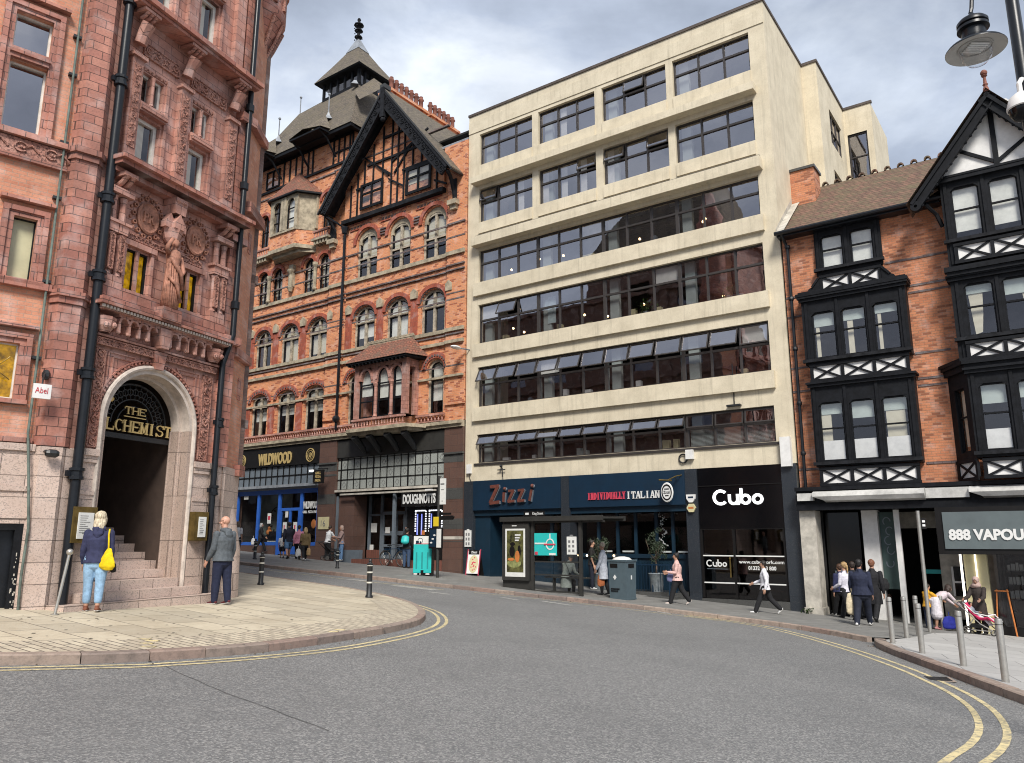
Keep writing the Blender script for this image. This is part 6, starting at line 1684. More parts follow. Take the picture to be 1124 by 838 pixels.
for x in (5.5,6.3,7.2,8.1): m.box(x,x+.05,.85,1.2,-.6,1.4)
m.build('shelf', M['timber2'], vs_, FM)
m = MB(); rr = random.Random(5)
for z in (.13,.53,.93):
    x = 5.6
    while x < 9.5: w_ = rr.uniform(.05,.12); m.box(x,x+w_,.95,1.1,z,z+rr.uniform(.1,.24)); x += w_+.02
m.build('stock', M['ink'], vs_, FM)
m = MB(); m.quad((5.35,-.1,-.6),(12,-.1,-.6),(12,-.1,1.4),(5.35,-.1,1.4)); m.build('shop_glass', M['shopglass'], vs_, FM)
m = MB(); m.box(5.35,12,-.14,-.02,-.95,-.58); m.box(6.6,6.7,-.14,-.02,-.58,1.4); m.build('shop_frame', M['fascia'], vs_, FM)
m = MB(); m.box(6.9,7.7,.2,.25,.1,.75); m.build('counter', M['signcream'], vs_, FM)
m = MB(); m.tube([(5.72,-.35,-.85),(5.60,-.25,.45)], .022, 6); m.tube([(5.25,-.35,-.85),(5.35,-.25,.45)], .018, 6); m.tube([(5.3,-.3,.40),(5.64,-.3,.40)], .02, 6)
tag(m.build('easel_board', M['orange'], None, FM), 'thin orange easel standing by the dark shop window behind the pushchair', 'easel')
# ---------------------------------------------------------------- corner building (terracotta and granite)
kb_ = thing('terracotta_corner_building', 'ornate red terracotta corner building with a granite base and arched entrance', 'building', (1.6, 0, .6), fr=FB)
WX0, WX1 = .10, 3.50
# entrance bay wall with openings
hb_ = [(.42,2.68,.3,5.17,1.13), (.60,1.12,6.55,7.40), (1.90,2.42,6.55,7.40), (.52,1.10,9.28,10.24), (.52,1.10,10.55,11.22), (1.86,2.39,9.28,10.24), (1.86,2.39,10.55,11.22),
       (.52,1.10,12.98,14.0), (1.86,2.39,12.98,14.0), (.52,1.10,14.3,15.0), (1.86,2.39,14.3,15.0)]
w = MB(); wall(w, WX0-.3, WX1, 3.38, 20.0, hb_, 0, .30); w.build('entrance_bay_wall', M['terra_pink'], kb_, FB)
w = MB(); wall(w, WX0-.3, WX1+.15, -.2, 3.38, [(.42,2.68,-.2,3.38)], -.05, .45); w.quad((WX0-.3,-.05,3.38),(.42,-.05,3.38),(.42,0,3.38),(WX0-.3,0,3.38)); w.quad((2.68,-.05,3.38),(WX1+.15,-.05,3.38),(WX1+.15,0,3.38),(2.68,0,3.38))
w.build('granite_base', M['pgranite'], kb_, FB)
m = MB()
for a, b in ((.10,.40),(2.72,3.14)):
    m.box(a,b,-.09,-.052,3.18,3.36); m.box(a-.02,b+.02,-.12,-.052,3.30,3.42); m.box(a,b,-.10,-.052,2.6,2.68); m.box(a,b,-.08,-.052,.4,2.6)
m.build('granite_pilaster', M['pgranite'], kb_, FB)
# arch: rolled pale stone ring, deep reveal
m = MB(); cx_ = 1.55; zsp = 4.04
m.ring(cx_, zsp, 1.0, 1.0, .13, .13, -.03, .22, n=28); m.ring(cx_, zsp, .93, .93, .08, .08, .22, .42, n=28)
jm = MB()
for x0, x1, ya, yb in ((.42,.55,-.03,.22),(.55,.62,.22,.42),(2.55,2.68,-.03,.22),(2.48,2.55,.22,.42)): jm.box(x0,x1,ya,yb,.4,zsp)
for x, y in ((2.55,.22),(.55,.22),(2.50,.42)): jm.tube([(x,y,.9),(x,y,zsp)], .035, 8)
jm.build('arch_jamb', M['jamb'], kb_, FB)
m.tube([(cx_+1.12*cos(pi*i/24),-.04,zsp+1.12*sin(pi*i/24)) for i in range(25)], .05, 8)
m.tube([(.43,-.04,.9),(.43,-.04,zsp)], .05, 8); m.tube([(2.67,-.04,.9),(2.67,-.04,zsp)], .05, 8)
m.build('arch_moulding', M['lstone'], kb_, FB, smooth=True)
m = MB()
for i in range(42):
    t = pi*(i+.5)/42; m.box(cx_+1.22*cos(t)-.02,cx_+1.22*cos(t)+.02,-.05,-.002,zsp+1.22*sin(t)-.02,zsp+1.22*sin(t)+.02)
m.ring(cx_, zsp, 1.25, 1.25, .03, .03, -.05, -.002, n=28)
m.prism([(1.46,5.14),(1.64,5.14),(1.7,5.5),(1.4,5.5)], -.14, -.002)
m.build('bead_ring', M['terra'], kb_, FB)
# carved strips and frieze
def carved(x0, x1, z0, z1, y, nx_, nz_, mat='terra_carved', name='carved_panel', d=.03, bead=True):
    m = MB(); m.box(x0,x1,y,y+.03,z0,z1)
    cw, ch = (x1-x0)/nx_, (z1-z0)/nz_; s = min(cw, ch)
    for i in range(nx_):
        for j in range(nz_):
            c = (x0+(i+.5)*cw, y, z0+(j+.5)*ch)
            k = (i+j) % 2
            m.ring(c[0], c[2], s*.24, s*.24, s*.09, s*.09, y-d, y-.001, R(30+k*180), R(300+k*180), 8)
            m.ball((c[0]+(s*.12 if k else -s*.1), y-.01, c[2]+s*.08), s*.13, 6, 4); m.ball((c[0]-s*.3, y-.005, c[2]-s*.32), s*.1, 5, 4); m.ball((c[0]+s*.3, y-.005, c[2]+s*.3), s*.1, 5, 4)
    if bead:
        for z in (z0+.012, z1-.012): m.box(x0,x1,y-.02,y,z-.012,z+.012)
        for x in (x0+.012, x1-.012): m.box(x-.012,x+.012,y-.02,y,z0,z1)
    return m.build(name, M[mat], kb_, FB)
carved(.17,.38,3.46,5.30,-.035,1,9); carved(2.80,3.06,3.46,5.30,-.035,1,8)
carved(.12,3.12,5.36,5.50,-.08,21,1,d=.02)
m = MB()   # spandrel triangular mouldings
for s, xa in ((1, .46), (-1, 2.70)):
    for q in (0, .1):
        a = (xa+s*q, 5.28-q*.8); b = (xa+s*(.62-q*.5), 5.28-q*.8); c = (xa+s*q, 4.62+q*.9)
        for p_, q_ in ((a,b),(b,c),(c,a)): m.bxz(p_, q_, .025, -.03, -.001)
m.build('spandrel_moulding', M['terra_pink'], kb_, FB)
# little corbel arcade
m = MB(); m.box(.0,3.2,-.30,-.002,5.98,6.06); m.box(.05,3.15,-.12,-.002,5.52,5.56)
ax = [.50+k*.225 for k in range(4)]+[1.72+k*.225 for k in range(5)]
for x in ax:
    m.ring(x+.05, 5.84, .07, .07, .045, .05, -.24, -.1, n=8); m.box(x-.07,x-.025,-.24,-.01,5.66,5.84); m.ball((x-.045,-.2,5.64), .05, 6, 5)
m.box(.42,2.80,-.24,-.002,5.93,5.98)
for x in (.22, 2.95): m.lathe([(.10,0),(.17,.12),(.20,.28),(.16,.3)], (x,-.12,5.58), 8); m.ball((x-.06,-.26,5.70), .07, 6, 5); m.ball((x+.08,-.26,5.72), .06, 6, 5)
m.prism([(1.42,5.55),(1.60,5.55),(1.66,5.95),(1.36,5.95)], -.28, -.002)
m.build('corbel_arcade', M['terra_pink'], kb_, FB)
m = MB()
for k in range(44): x = -.02+k*.074; m.box(x,x+.045,-.345,-.30,6.0,6.05)
m.build('dentil_course', M['lstone'], kb_, FB)
m = MB(); m.box(-.08,3.28,-.38,-.002,6.062,6.13); m.box(-.02,3.22,-.30,-.002,6.13,6.22); m.box(0,3.2,-.16,-.002,6.22,6.48); m.box(1.25,1.72,-.42,-.002,6.10,6.36)
m.build('ledge', M['terra'], kb_, FB)
# statue tier
m = MB()
for x in (.16,.38,2.84,3.06):
    m.box(x-.10,x+.10,-.14,-.002,6.48,6.72); m.lathe([(.08,0),(.065,.06),(.06,.75),(.085,.82)], (x,-.08,6.72), 8); m.box(x-.1,x+.1,-.17,-.002,7.56,7.74)
    m.lathe([(.07,0),(.06,.4),(.08,.5)], (x,-.07,7.80), 8)
for x in (.27,2.95): m.box(x-.26,x+.26,-.20,-.002,7.74,7.80); m.box(x-.24,x+.24,-.22,-.002,8.32,8.44)
for a, b in ((.50,1.22),(1.80,2.52)):
    m.box(a,a+.07,-.07,-.002,6.48,7.5); m.box(b-.07,b,-.07,-.002,6.48,7.5); m.box(a-.04,b+.04,-.10,-.002,7.45,7.56)
    m.box((a+b)/2-.035,(a+b)/2+.035,-.03,.018,6.55,7.40); m.box(a-.03,b+.03,-.10,-.002,6.47,6.55)
m.build('colonnette', M['terra_pink'], kb_, FB)
for x in (.16,.38,2.84,3.06): carved(x-.055,x+.055,6.8,7.5,-.165,1,6,d=.012,name='carved_shaft')
carved(.55,2.5,7.60,7.72,-.03,14,1,d=.02)
def medallion(cx, cz):
    m = MB(); m.lathe([(.26,0),(.27,-.05),(.24,-.07),(.22,-.05),(.20,-.04),(0,-.06)], (cx,-.01,cz), 20, 'y')
    for i in range(len(m.v)): v = m.v[i]; m.v[i] = (v[0], v[1], cz+(v[2]-cz)*1.25)
    put_text(m, 'PR', cx-.13, cz-.1, .2, -.062, .26, .02, .03)
    for k in range(14):
        a = 2*pi*k/14; r = .34; m.ring(cx+r*cos(a), cz+r*1.2*sin(a), .03, .03, .02, .02, -.06, -.002, 0, 2*pi, 6); m.ball((cx+.40*cos(a+.2), -.02, cz+.48*sin(a+.2)), .035, 5, 4)
    m.build('monogram_medallion', M['statue'], kb_, FB)
medallion(1.0, 8.16); medallion(2.26, 8.16)
m = MB()  # canopy over the statue
for k in (-1, 0, 1): 
    x = 1.52+k*.15; y = -.30+abs(k)*.1
    m.prism([(x-.12,8.08),(x+.12,8.08),(x+.12,8.2),(x,8.4),(x-.12,8.2)], y-.06, y+.08)
m.lathe([(.05,-.35),(.16,-.2),(.22,0)], (1.52,-.15,8.08), 8)
m.prism([(1.40,8.4),(1.66,8.4),(1.7,8.72),(1.36,8.72)], -.34, -.002)
m.build('statue_canopy', M['terra_pink'], kb_, FB)
# statue figure
def statue():
    m = MB(); x, y = 1.50, -.28
    m.lathe([(.0,0),(.16,0),(.165,.3),(.14,.7),(.125,.95),(.15,1.12),(.12,1.22),(.06,1.26),(.055,1.32)], (x,y,6.37), 14)
    m.ball((x+.01,y-.02,7.76), .085, 10, 8, (.9,1,1.2)); m.ball((x+.01,y+.02,7.80), .095, 8, 6, (1,.9,1))
    m.tube([(x-.16,y-.02,7.5),(x-.24,y-.08,7.62),(x-.14,y-.1,7.82)], [.055,.045,.035], 8)
    m.tube([(x+.16,y-.02,7.5),(x+.2,y-.1,7.2),(x+.08,y-.2,7.1)], [.055,.045,.035], 8)
    rr = random.Random(2)
    for k in range(14):
        a = -pi*k/13; x1 = x+.15*cos(a); y1 = y+.15*sin(a)
        m.tube([(x1*.98+x*.02,y1,6.4),(x1+rr.uniform(-.02,.02),y1,6.8),(x+(x1-x)*.85+rr.uniform(-.03,.03),y+(y1-y)*.85,7.3)], [.028,.024,.014], 6)
    m.tube([(x-.16,y-.12,7.4),(x+.05,y-.2,7.1),(x+.17,y-.12,6.8)], .04, 6); m.tube([(x-.17,y-.1,7.0),(x-.05,y-.2,6.85),(x+.1,y-.2,6.5)], .035, 6)
    return m.build('statue', M['statue'], kb_, FB, smooth='all')
statue()
# second cornice
m = MB(); m.box(-.06,3.52,-.52,-.002,8.93,9.02); m.box(-.02,3.46,-.42,-.002,8.84,8.928); m.box(.0,3.4,-.22,-.002,8.74,8.838); m.build('cornice', M['terra'], kb_, FB)
m = MB()
for x in (.27,1.52,2.98):
    for s in (-.07,.07): m.tube([(x+s,-.05,8.5),(x+s,-.2,8.56),(x+s,-.36,8.70)], [.05,.05,.05], 8)
    m.box(x-.15,x+.15,-.36,-.002,8.66,8.74)
m.build('cornice_bracket', M['terra_pink'], kb_, FB)
# window tiers
def tier(z0, z1, z2, z3, cap):
    m = MB()
    for a, b in ((.21,.47),(1.15,1.22),(1.46,1.72),(1.78,1.84),(2.45,2.52),(2.86,3.14)):
        m.box(a,b,-.12 if b-a > .2 else -.05,-.002,z0-.2,z3+.12)
    for a, b in ((.52,1.10),(1.86,2.39)):
        m.box(a-.04,b+.04,-.12,.05,z1+.06,z2-.06); m.box(a-.03,b+.05,-.16,-.002,z1+.1,z1+.2)
        m.box((a+b)/2-.03,(a+b)/2+.03,-.02,.12,z2,z3)
        m.lathe([(.05,0),(.035,.08),(.035,z3-z2-.12),(.055,z3-z2-.04)], ((a+b)/2,-.02,z2), 8)
    if cap:
        for x in (.34,1.59,3.0):
            m.box(x-.17,x+.17,-.18,-.002,z3+.12,z3+.2)
            m.tube([(x,-.1,z3+.45),(x,-.16,z3+.62),(x,-.3,z3+.85)], [.13,.12,.14], 8)
            for s in (-.1,0,.1): m.tube([(x+s,-.18,z3+.95),(x+s,-.30,z3+.98),(x+s,-.38,z3+1.04)], .04, 6)
            m.box(x-.2,x+.2,-.4,-.002,z3+1.04,z3+1.1)
    m.build('pilaster', M['terra_pink'], kb_, FB)
    for a, b in ((.52,1.10),(1.86,2.39)):
        window(kb_, FB, a, b, z0, z1, .10, .07, 'wpaint', 'oldglass'); window(kb_, FB, a, b, z2, z3, .10, .055, 'wpaint', 'oldglass', mull=(.5,))
        c = MB(); c.box(a+.06,b-.22,.2,.22,z0+.03,z1-.03); c.build('curtain', M['curtain'], kb_, FB)
        carved(b+.07,b+.15,z0-.1,z3,-.02,1,int((z3-z0)/.12),d=.015,bead=False,name='carved_strip'); carved(a-.02,b+.1,z3+.03,z3+.1,-.02,7,1,d=.015,bead=False,name='carved_strip')
tier(9.28,10.24,10.55,11.22,True)
carved(.50,1.42,11.55,11.85,-.03,4,1); carved(1.76,2.82,11.55,11.85,-.03,4,1)
carved(.26,.42,9.4,11.2,-.135,1,10,d=.01,bead=False,name='carved_strip'); carved(1.50,1.68,9.4,11.2,-.135,1,10,d=.01,bead=False,name='carved_strip'); carved(2.90,3.10,9.4,11.2,-.135,1,9,d=.01,bead=False,name='carved_strip')
m = MB(); m.box(-.06,3.50,-.50,-.002,12.42,12.52); m.box(-.02,3.44,-.42,-.002,12.34,12.418); m.build('cornice', M['terra'], kb_, FB)
tier(12.98,14.0,14.3,15.0,True); m = MB(); m.box(-.1,3.6,-.5,-.002,16.1,16.3); m.box(-.3,3.7,-.3,-.002,19.9,20.2); m.build('cornice', M['terra'], kb_, FB)
for (a, b) in ((.60,1.12),(1.90,2.42)):
    o = window(kb_, FB, a, b, 6.55, 7.40, .02, .025, 'timber', 'yglass', mull=(.5,), mw=.06)
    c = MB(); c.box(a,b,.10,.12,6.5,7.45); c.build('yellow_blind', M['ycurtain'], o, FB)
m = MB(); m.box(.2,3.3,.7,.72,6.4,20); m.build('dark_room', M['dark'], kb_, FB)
# entrance: vestibule, lunette grille, steps
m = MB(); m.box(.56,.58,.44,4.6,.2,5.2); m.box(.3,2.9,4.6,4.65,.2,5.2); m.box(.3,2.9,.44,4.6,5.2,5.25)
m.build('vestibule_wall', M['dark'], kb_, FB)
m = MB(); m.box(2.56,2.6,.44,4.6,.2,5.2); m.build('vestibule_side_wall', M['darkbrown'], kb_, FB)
m = MB()
m.ring(cx_, 4.06, .80, .80, .035, .035, .46, .50, n=24); m.ring(cx_, 4.06, .50, .50, .025, .025, .46, .50, n=20); m.box(.6,2.5,.44,.54,3.76,3.86)
for k in range(17):
    a = pi*(k+.5)/17; m.ring(cx_+.66*cos(a), 4.06+.66*sin(a), .055, .055, .02, .02, .46, .49, 0, 2*pi, 10); m.bxz((cx_+.52*cos(a),4.06+.52*sin(a)),(cx_+.82*cos(a),4.06+.82*sin(a)),.012,.465,.485)
m.ring(cx_, 4.06, .36, .36, .02, .02, .46, .50, n=16)
m.build('lunette_grille', M['iron'], kb_, FB)
m = MB()
stp = [(-.55,.60,.02,3.40,.74)]
m2_ = MB()
m.box(-.25,3.45,-.50,-.06,.3,.735)
m.box(.66,2.75,-.34,.3,.735,.90) if False else m.box(.2,2.95,-.30,-.06,.74,.90)
zz = .90; yy = -.06
for k in range(7): m.box(.56,2.55,yy+k*.32,4.5,zz-.6,zz+.17*(k+1)-.003*k); 
m.build('granite_steps', M['pgranite'], kb_, FB)
# bold slab letters for the name: drawn strokes with serifs
m1 = MB(); slabword(m1, 'ALCHEMIST', .70, 3.90, .235, 1.80, .41); slabword(m1, 'THE', 1.30, 4.26, .15, .52, .41); m1.box(1.30,1.82,.41,.44,4.20,4.218)
m2 = MB(); m2.ball((.98,.44,4.5), .06, 8, 6)
sign('gilded_entrance_sign', 'gilded slab letters reading THE ALCHEMIST across the dark entrance arch', FB, [('letters', m1, 'gold'), ('gilt_boss', m2, 'gold')], (1.5,.55,3.9))
# menu boxes
def menu(x, w_, z0, z1, lab):
    t = thing('menu_case', lab, 'notice case', (x+w_/2,-.17,z0), 0, None, FB)
    m = MB(); f_ = .07
    m.box(x,x+w_,-.24,-.055,z0,z1); m.build('case', M['brass'], t, FB)
    m = MB(); m.box(x+f_+.02,x+w_-f_,-.255,-.242,z0+.07,z1-.10); m.build('menu_sheet', M['paper'], t, FB)
    m = MB(); rr = random.Random(9)
    for k in range(9): z = z1-.16-k*.036; m.box(x+f_+.05,x+f_+.05+(w_-2*f_-.08)*rr.uniform(.45,.9),-.258,-.2555,z,z+.008)
    m.box(x+w_*.4,x+w_*.62,-.258,-.2555,z0+.16,z0+.18); m.build('menu_print', M['ink'], t, FB)
menu(-.06, .46, 1.76, 2.38, 'brass framed menu case on the granite left of the arched entrance')
menu(2.70, .36, 1.80, 2.38, 'brass framed menu case on the granite right of the arched entrance')
# flank towards the side street
FD = FB @ Matrix.Translation((3.62,0,0)) @ Matrix.Rotation(R(23+2), 4, 'Z')
w = MB(); wall(w, 0, 1.0, 3.4, 20, [], 0, .1); w.build('brick_flank', M['tbrick'], kb_, FD)
w = MB(); wall(w, -.12, 1.02, -.2, 3.4, [], -.04, .1); w.build('granite_flank', M['pgranite'], kb_, FD)
# rounded granite corner drum
m = MB(); m.lathe([(.62,0),(.60,.5),(.58,1.6),(.50,2.0),(.42,2.45),(.36,2.8),(.36,3.2)], (.78,.35,.0), 20); m.build('granite_drum', M['pgranite'], kb_, FD, smooth=True)
m = MB(); m.box(3.22,3.60,-.10,-.003,3.38,20); m.box(3.16,3.66,-.22,-.003,6.1,6.28); m.box(3.18,3.66,-.2,-.003,8.5,8.66); m.box(3.18,3.66,-.24,-.003,11.5,11.72)
m.build('corner_pier', M['terra'], kb_, FB)
m = MB(); m.box(-.02,1.1,-.12,-.003,5.9,6.1); m.box(-.02,1.14,-.2,-.003,9.4,9.65); m.box(.7,1.1,-.14,-.003,3.25,3.5); m.box(-.02,1.12,-.16,-.003,11.6,11.8)
for z in (5.0, 8.6): m.box(.55,.75,-.02,-.003,z,z+.5)
m.build('flank_string', M['terra'], kb_, FD)
# corbelled turret
m = MB(); m.lathe([(.02,13.2),(.2,13.7),(.38,14.1),(.48,14.5),(.66,14.8),(.76,15.1),(.84,15.2),(.84,15.4),(.78,15.45),(.78,16.0),(.9,16.1),(.9,16.3),(.78,16.35),(.78,19.8),(1.0,20.0),(1.0,20.3),(.0,23.5)], (1.0,.45,0), 28)
m.build('corner_turret', M['terra'], kb_, FD, smooth=True)
m = MB()
for k in range(12):
    a = 2*pi*k/12; m.tube([(1.0+.36*cos(a),.45+.36*sin(a),14.0),(1.0+.58*cos(a),.45+.58*sin(a),14.5),(1.0+.8*cos(a),.45+.8*sin(a),15.1)], .05, 5)
    m.box(1.0+.8*cos(a)-.05,1.0+.8*cos(a)+.05,.45+.8*sin(a)-.05,.45+.8*sin(a)+.05,15.5,16.0)
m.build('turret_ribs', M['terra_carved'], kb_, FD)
# long wall up the side street, seen from the side and in reflections
e0 = FD @ Vector((1.0, 0, 0))
FE = Matrix.Translation((e0.x, e0.y, 0)) @ Matrix.Rotation(R(90+54.3), 4, 'Z')
m = MB(); hs = [(-k*3.2-2.4, -k*3.2-1.0, z, z+1.9) for k in range(8) for z in (5.0,8.6,12.2,16)]
hs = [(k*3.2+1.2, k*3.2+2.6, z, z+1.9) for k in range(18) for z in (5.0,8.6,12.2,16) if z < 14 or k < 2]
w = MB(); wall(w, 0, 9, 3.4, 20, [h for h in hs if h[1] < 9], 0, .25); wall(w, 9, 58, 3.4, 17.3, [h for h in hs if h[0] > 9], 0, .25); w.build('side_street_wall', M['darkbrick'], kb_, FE)
w = MB(); w.box(0,58,-.05,.3,-.2,3.39); w.build('side_street_granite', M['pgranite'], kb_, FE)
w = MB()
for h in hs: w.quad((h[0],.2,h[2]),(h[1],.2,h[2]),(h[1],.2,h[3]),(h[0],.2,h[3]))
w.build('side_street_glass', M['blackglass'], kb_, FE)
w = MB()
for z in (4.4,8.0,11.6,15.4,17.1): w.box(0,58,-.2,-.003,z,z+.2)
for k in range(18): w.box(k*3.2,k*3.2+.5,-.12,-.003,3.4,17.1)
w.build('side_street_piers', M['darkbrick'], kb_, FE)
P = [FA @ Vector((-12,.05,0)), FB @ Vector((0,.05,0)), FB @ Vector((3.6,.05,0)), FE @ Vector((0,.05,0)), FE @ Vector((9,.05,0)), FE @ Vector((9,9,0))]
w = MB(); w.prismz([(p.x, p.y) for p in P], 19.9, 20.0); Q_ = [FE @ Vector(q) for q in ((9,.02,0),(58,.02,0),(58,10,0),(9,10,0))]; w.prismz([(p.x, p.y) for p in Q_], 17.2, 17.3); w.prismz([(p.x, p.y) for p in (P[5], Q_[0], Q_[3])], 17.3, 19.9)
c = sum(((p) for p in P), Vector((0,0,0)))/6
for i in range(6):
    j = (i+1) % 6; w.add([(P[i].x,P[i].y,20.3),(P[j].x,P[j].y,20.3),(c.x+(P[j].x-c.x)*.5,c.y+(P[j].y-c.y)*.5,25.5),(c.x+(P[i].x-c.x)*.5,c.y+(P[i].y-c.y)*.5,25.5)], [(0,1,2,3)])
w.build('slate_roof', M['tile'], kb_, FW)
# ---------------- left wall
wl = [(-1.77,-1.17,10.62,11.34), (-1.77,-1.17,9.03,10.36), (-1.38,-1.02,6.30,7.42), (-1.75,-1.04,4.18,5.14), (-6,-.64,.4,2.08), (-4.4,-3.2,9.03,11.34), (-4.2,-3.4,6.3,7.42), (-4.2,-3.2,4.18,5.14), (-1.77,-1.17,13.6,15.6), (-4.4,-3.2,13.6,15.6)]
w = MB(); wall(w, -12, 0, 3.40, 20, [h for h in wl if h[2] > 3], 0, .2); w.build('left_wall', M['tbrick'], kb_, FA)
w = MB(); wall(w, -12, .0, -.3, 3.40, [(-1.9,-.64,.3,2.08)], -.04, .3); w.build('left_granite_base', M['pgranite'], kb_, FA)
m = MB(); m.box(-12,-.62,-.08,-.042,3.30,3.42); m.box(-12,-.62,-.07,-.042,2.62,2.70); m.box(-12,-.62,-.06,-.042,2.16,2.20)
m.build('granite_band', M['pgranite'], kb_, FA)
# pier with bevelled corner
m = MB(); m.prismz([(-.66,0),(-.56,-.17),(-.20,-.17),(-.08,-.03),(-.08,.0)], 3.40, 20)
m.build('angle_pier', M['terra'], kb_, FA)
m = MB()
for z in (6.08, 8.86, 12.9, 16.3): m.prismz([(-.74,.0),(-.60,-.26),(-.17,-.26),(-.03,-.06),(-.03,.0)], z, z+.11); m.prismz([(-.70,.0),(-.58,-.21),(-.19,-.21),(-.06,-.04),(-.06,.0)], z-.12, z-.002)
m.build('pier_cap', M['terra'], kb_, FA)
m = MB(); m.prismz([(-.64,0),(-.56,-.16),(-.22,-.16),(-.10,-.05),(-.10,.0)], .3, 3.39); m.build('granite_pier', M['pgranite'], kb_, FA)
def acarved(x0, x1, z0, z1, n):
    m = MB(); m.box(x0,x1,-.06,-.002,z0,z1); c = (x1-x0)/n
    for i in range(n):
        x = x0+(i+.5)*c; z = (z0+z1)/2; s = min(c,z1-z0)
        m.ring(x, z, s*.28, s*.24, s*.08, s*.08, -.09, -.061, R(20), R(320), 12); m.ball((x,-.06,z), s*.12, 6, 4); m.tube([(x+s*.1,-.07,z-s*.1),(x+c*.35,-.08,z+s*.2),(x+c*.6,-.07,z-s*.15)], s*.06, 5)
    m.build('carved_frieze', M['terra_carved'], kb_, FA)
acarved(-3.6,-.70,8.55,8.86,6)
m = MB()
m.box(-12,-.68,-.14,-.002,8.88,8.98); m.box(-12,-.68,-.10,-.002,8.46,8.54); m.box(-12,-.68,-.12,-.002,6.14,6.26); m.box(-12,-.68,-.08,-.002,3.44,3.52); m.box(-12,-.72,-.1,-.002,12.6,12.75)
for (a, b, z0, z1) in ((-1.77,-1.17,9.02,11.34),(-1.38,-1.02,6.3,7.42),(-1.75,-1.04,4.18,5.14),(-4.4,-3.2,9.03,11.34)):
    for q, d in ((0,.05),(.09,.09)):
        m.box(a-.09-q,a-q,-d,-.002,z0-.02,z1+.09+q); m.box(b+q,b+.09+q,-d,-.002,z0-.02,z1+.09+q); m.box(a-q,b+q,-d,-.002,z1+q,z1+.09+q)
    m.box(a-.24,b+.24,-.16,-.002,z1+.27,z1+.33); m.box(a-.18,b+.2,-.12,-.002,z0-.10,z0-.022)
m.box(-1.77,-1.17,-.08,.1,10.38,10.46); m.box(-1.79,-1.15,-.12,.1,10.46,10.52); m.box(-1.77,-1.17,-.06,.1,10.52,10.60)
m.build('window_surround', M['terra'], kb_, FA)
window(kb_, FA, -1.77,-1.17,10.62,11.34,.10,.035,'wpaint','skyglass'); window(kb_, FA, -1.77,-1.17,9.03,10.36,.10,.035,'wpaint','skyglass')
window(kb_, FA, -4.4,-3.2,9.03,11.34,.10,.04,'wpaint','skyglass')
o = window(kb_, FA, -1.38,-1.02,6.30,7.42,.08,.02,'timber','frost')
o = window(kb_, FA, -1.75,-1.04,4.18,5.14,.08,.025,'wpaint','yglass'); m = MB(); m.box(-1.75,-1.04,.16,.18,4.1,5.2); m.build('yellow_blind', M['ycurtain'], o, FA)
m = MB(); m.tube([(-1.5,.02,4.95),(-1.28,.0,4.75),(-1.15,.02,4.9)], .01, 5); m.tube([(-1.5,.02,4.45),(-1.3,.0,4.62),(-1.12,.02,4.5)], .01, 5); m.tube([(-1.33,.02,4.2),(-1.3,.0,4.6),(-1.33,.02,5.1)], .008, 5); m.build('window_scrollwork', M['brass'], kb_, FA)
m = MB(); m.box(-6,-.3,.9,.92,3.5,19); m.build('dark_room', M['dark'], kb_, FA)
# basement door with louvres
dv = thing('louvred_vent_door', 'black louvred metal door in a peeling frame in the granite base', 'door', (-1.2,0,.6), fr=FA)
m = MB(); m.box(-1.9,-.76,.1,.14,.55,2.0); m.build('leaf', M['blackpipe'], dv, FA)
m = MB(); m.box(-.76,-.645,-.03,.16,.5,2.07); m.box(-1.9,-.76,-.03,.16,1.97,2.07); m.build('door_frame', M['timber'], dv, FA)
m = MB(); 
for k in range(14): z = .85+k*.062; m.box(-1.6,-.95,.05,.098,z,z+.03)
m.build('louvre', M['timber2'], dv, FA)
m = MB(); rr = random.Random(8)
for k in range(26): z = rr.uniform(.55,1.6); x = rr.uniform(-.74,-.66); m.box(x,x+rr.uniform(.01,.03),-.034,-.03,z,z+rr.uniform(.015,.06))
m.build('peeling_paint', M['pstone'], dv, FA)
# pipes
def pipe(name, lab, pts, r, mat, fr, cl=None, cr=1.5, group=None, xtra=()):
    m = MB(); m.tube(pts, r, 10); o = m.build(name, M[mat], None, fr, smooth=True); tag(o, lab, 'pipe', group)
    if cl:
        for z in cl:
            c = MB(); p0 = pts[0]; f_ = MB()
            t = (z-pts[0][2])/(pts[-1][2]-pts[0][2]); x = pts[0][0]+(pts[-1][0]-pts[0][0])*t; y = pts[0][1]+(pts[-1][1]-pts[0][1])*t
            c.lathe([(r*1.05,-.11),(r*cr,-.1),(r*cr,-.05),(r*1.25,-.04),(r*1.25,.04),(r*cr,.05),(r*cr,.1),(r*1.05,.11)], (x,y,z), 10)
            c.box(x-r*2.1,x+r*.0,y+.0,y+.06,z-.05,z+.05); c.build('pipe_collar', M[mat], o, fr)
    for q in xtra:
        c = MB(); c.lathe([(.07,-.1),(.10,-.08),(.10,.08),(.07,.1)], q, 10); c.build('pipe_collar', M[mat], o, fr)
    return o
pipe('drainpipe', 'thick black drainpipe in the angle left of the arched entrance', [(-.02,-.14,.62),(-.02,-.14,20)], .085, 'blackpipe', FB, (2.95,4.75,6.6,8.15,10.6,12.4,14.5))
pipe('drainpipe', 'slimmer black drainpipe right of the arched entrance beside the right menu case', [(3.20,-.16,.62),(3.20,-.16,5.6),(3.40,-.2,6.3),(3.40,-.2,20)], .065, 'blackpipe', FB, (2.85,4.3), xtra=((3.40,-.2,7.0),(3.40,-.2,9.9),(3.40,-.2,11.9)))
cc_ = pipe('copper_conductor', 'thin green weathered copper strip running down the left brick wall', [(-.60,-.19,.62),(-.62,-.2,1.2),(-.60,-.2,2.0),(-.68,-.18,2.8),(-.76,-.09,3.6),(-.77,-.06,20)], .022, 'copper', FA)
